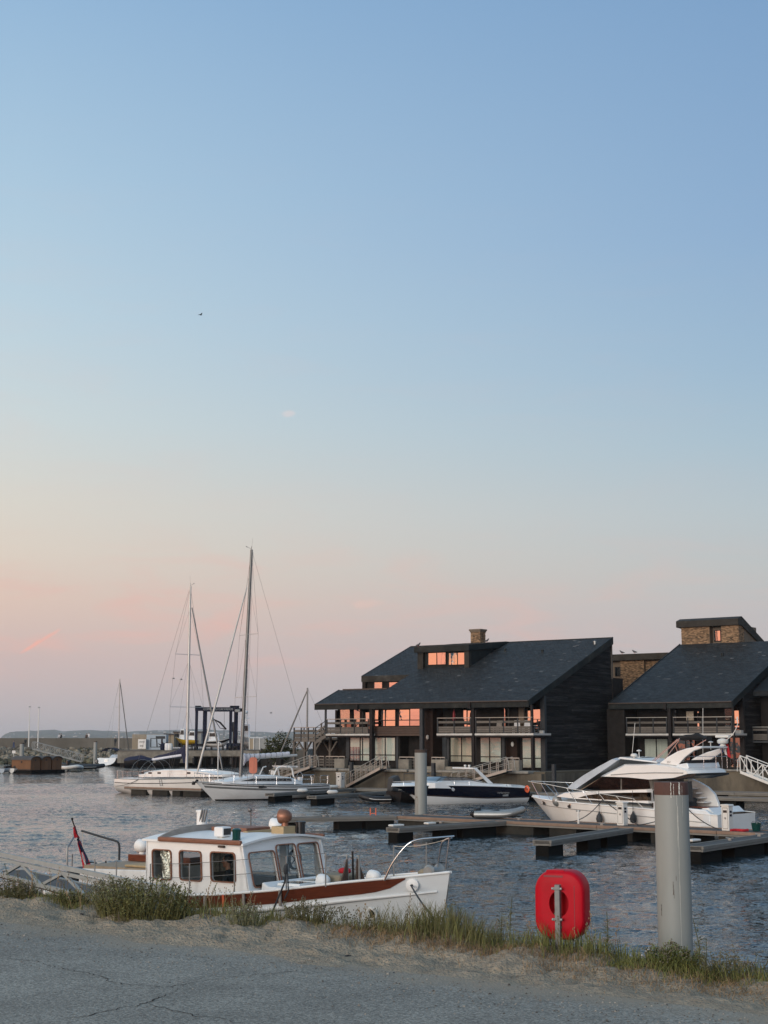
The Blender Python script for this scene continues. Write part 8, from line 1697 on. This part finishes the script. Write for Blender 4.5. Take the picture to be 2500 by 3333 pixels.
for k, (px, py, h_, nm) in enumerate(((1635, 3110, .58, 'tall leafy fleabane stalk left of the life ring'), (1955, 3150, .50, 'tall leafy stalk between life ring and big pile'), (2255, 3190, .58, 'tall leafy stalk just right of the big pile'), (1605, 3110, .42, 'shorter leafy stalk nearer the launch bow'), (2275, 3195, .42, 'shorter leafy stalk right of the big pile'))):
    s0, n0 = sn(px, py); p = Q0 + QE * s0 + QN * (n0 + .15); z0 = sand_z(s0, n0 + .15) - .02; t = thing('tall_weed', nm, 'plant', (p[0], p[1], z0)); r = np.random.default_rng(90 + k); lv, cl_ = MB(), []
    o = MB().tube([(0, 0, 0), (.01, 0, h_ * .5), (.0 + r.normal(0, .02), 0, h_)], [.006, .005, .003], 5).build('stem', 'leaf', t); tint(o, np.array([[.07, .075, .03]] * len(o.data.polygons)))
    for i in range(90):
        u = r.uniform(.1, 1) ** .8; az = i * 2.4; L_ = (.085 if u < .8 else .05) * r.uniform(.6, 1.1) * (1.15 - u * .5); d = Vector((math.cos(az), math.sin(az), r.uniform(.2, .9))).normalized() * L_; w = Vector((-math.sin(az), math.cos(az), 0)) * L_ * .10; b = Vector((0, 0, h_ * u)); lv.add([b, b + d * .5 + w, b + d - Z * .01, b + d * .5 - w], [(0, 1, 2, 3)]); cl_.append(PALEG(r) * .8)
    o = lv.build('leaves', 'leaf', t); tint(o, np.array(cl_))
# litter on the sand
for k, (px, py, nm) in enumerate(((92, 2955, 'dark clump of dried weed on the sand at far left'), (262, 2995, 'dark clod lying on the sand below the low shrub'), (1275, 3160, 'small dark clod at the sand edge below the launch bow'), (1505, 3222, 'black pebble at the edge of the sand, left one'), (1640, 3235, 'black scrap at the edge of the sand, right of the pebble'), (490, 3050, 'small green sprig growing in the bare sand'), (1130, 3110, 'dark moss tuft on the sand in front of the grass'))):
    s0, n0 = sn(px, py, 2.08); p = Q0 + QE * s0 + QN * n0; z0 = sand_z(s0, n0); rr_ = np.random.default_rng(200 + k); mb = MB()
    for q in range(5): e = rr_.normal(0, .025, 2); mb.ell((e[0] * .6, e[1] * .6, .004), (.017 * rr_.uniform(.4, 1.2), .014 * rr_.uniform(.5, 1.2), .009 * rr_.uniform(.6, 1.4)), 4, 6)
    o = mb.build('clod', 'tarp_dark' if k != 5 else 'bark', None, loc=(p[0], p[1], z0)); tag(o, nm, 'clod')

# ---- bush beside the boatyard hut
a = atD(910, 2470, 150); t = thing('shrub', 'dense dark green bush between the boatyard hut and the timber deck', 'shrub', (a[0], 150, 1.9)); r = np.random.default_rng(55); lv, cl_ = MB(), []
wx_ = 3.6 / 2
for i in range(2600):
    q = r.normal(0, 1, 3); q /= np.linalg.norm(q); rad = r.random() ** .4; lob = 1 + .30 * math.sin(5 * q[0] + 1) * math.cos(4 * q[2] + 2) + r.normal(0, .08); x, y, z_ = q[0] * 1.75 * rad * lob, q[1] * 1.2 * rad * lob, 1.55 + q[2] * 1.5 * rad * lob
    if z_ < .0: continue
    L_ = r.uniform(.10, .24); d = Vector(r.normal(0, 1, 3)).normalized() * L_; d.z = abs(d.z) * .8; w = Vector(r.normal(0, 1, 3)).normalized() * L_ * .35; b = Vector((x, y, z_)); lv.add([b - w, b + d, b + w, b - d * .6], [(0, 1, 2, 3)]); cl_.append(np.array([.035, .045, .016]) * r.uniform(.4, 1.5) + np.array([.03, .018, 0]) * r.random() ** 3)
o = lv.build('crown', 'leaf', t); tint(o, np.array(cl_)); MB().tube([(0, 0, -.6), (.05, 0, .6), (.1, .1, 1.6)], [.10, .07, .03], 6).tube([(0, 0, .3), (-.6, .1, 1.4)], [.06, .02], 5).tube([(0, 0, .4), (.7, .0, 1.5)], [.06, .02], 5).build('trunk', 'bark', t)

# ---- gulls
def gull(label, loc, rz, perched=True, s=1.0, m='gull'):
    t = thing('gull', label, 'bird', loc, rz); mb = MB()
    if perched:
        mb.tube([(-.24 * s, 0, .13 * s), (-.10 * s, 0, .15 * s), (.05 * s, 0, .18 * s), (.13 * s, 0, .25 * s), (.18 * s, 0, .31 * s), (.24 * s, 0, .31 * s)], [.015 * s, .06 * s, .085 * s, .06 * s, .045 * s, .015 * s], 8).build('body', m, t, smooth=70)
        for y in (-.03, .03): stick('leg', 'orange_paint', t, (.0, y * s, 0), (.0, y * s, .12 * s), .012, .012)
    else:
        mb.tube([(-.22 * s, 0, 0), (0, 0, 0), (.16 * s, 0, .02), (.22 * s, 0, .02)], [.02 * s, .06 * s, .05 * s, .01], 7).build('body', m, t, smooth=70)
        for y in (-1, 1): MB().grid([[(.08 * s, 0, .02), (.10 * s, y * .28 * s, .16 * s), (-.04 * s, y * .60 * s, .10 * s)], [(-.09 * s, 0, .01), (-.05 * s, y * .28 * s, .14 * s), (-.09 * s, y * .60 * s, .09 * s)]]).build('wing', m, t)
    return t
zr = Z_EAVE + M_ROOF * YR + .05
for px, y, z_, nm, w_ in ((1361, 8.0, 12.60, 'gull perched on the left corner of the dormer roof', 0), (1584, YR, zr, 'gull perched on the ridge right of the chimney', 0)): c = HB.on(px, 2092, 1, y); gull(nm, HB.w((c[0], y, z_)), R(-36 if w_ == 0 else 100), True, 1.15)
for px, nm in ((2025, 'left of two gulls on the flat brick roof between the houses'), (2066, 'right of two gulls on the flat brick roof between the houses')): c = HB.on(px, 2120, 1, 29.5); gull(nm, HB.w((c[0], 29.5, tt[2])), R(150), True, 1.15)
c = atD(653, 1025, 105); gull('lone bird flying high in the clear blue sky', tuple(c), R(35), False, .62, 'black_plastic')
for px, py, nm in ((882, 2321, 'gull gliding in the sky above the boatyard hut'), (565, 2209, 'gull flying between the two yacht masts, left one'), (590, 2212, 'gull flying between the two yacht masts, right one')): c = atD(px, py, 230); gull(nm, tuple(c), R(20), False, 1.0, 'shed_grey')

# ---- air: even, pale haze over the whole place
hz = MB().bx(-9500, 9500, -60, 10600, -6.0, 90).build('haze', 'gelcoat'); hz['kind'] = 'stuff'; hz['label'] = 'pale evening haze over the bay'
m = bpy.data.materials.new('haze'); m.use_nodes = True; n = m.node_tree.nodes; n.clear(); v = n.new('ShaderNodeVolumePrincipled'); v.inputs['Color'].default_value = (.88, .94, 1.0, 1); v.inputs['Density'].default_value = 6.5e-5; v.inputs['Anisotropy'].default_value = 0.0
oo = n.new('ShaderNodeOutputMaterial'); m.node_tree.links.new(v.outputs[0], oo.inputs['Volume']); hz.data.materials.clear(); hz.data.materials.append(m)
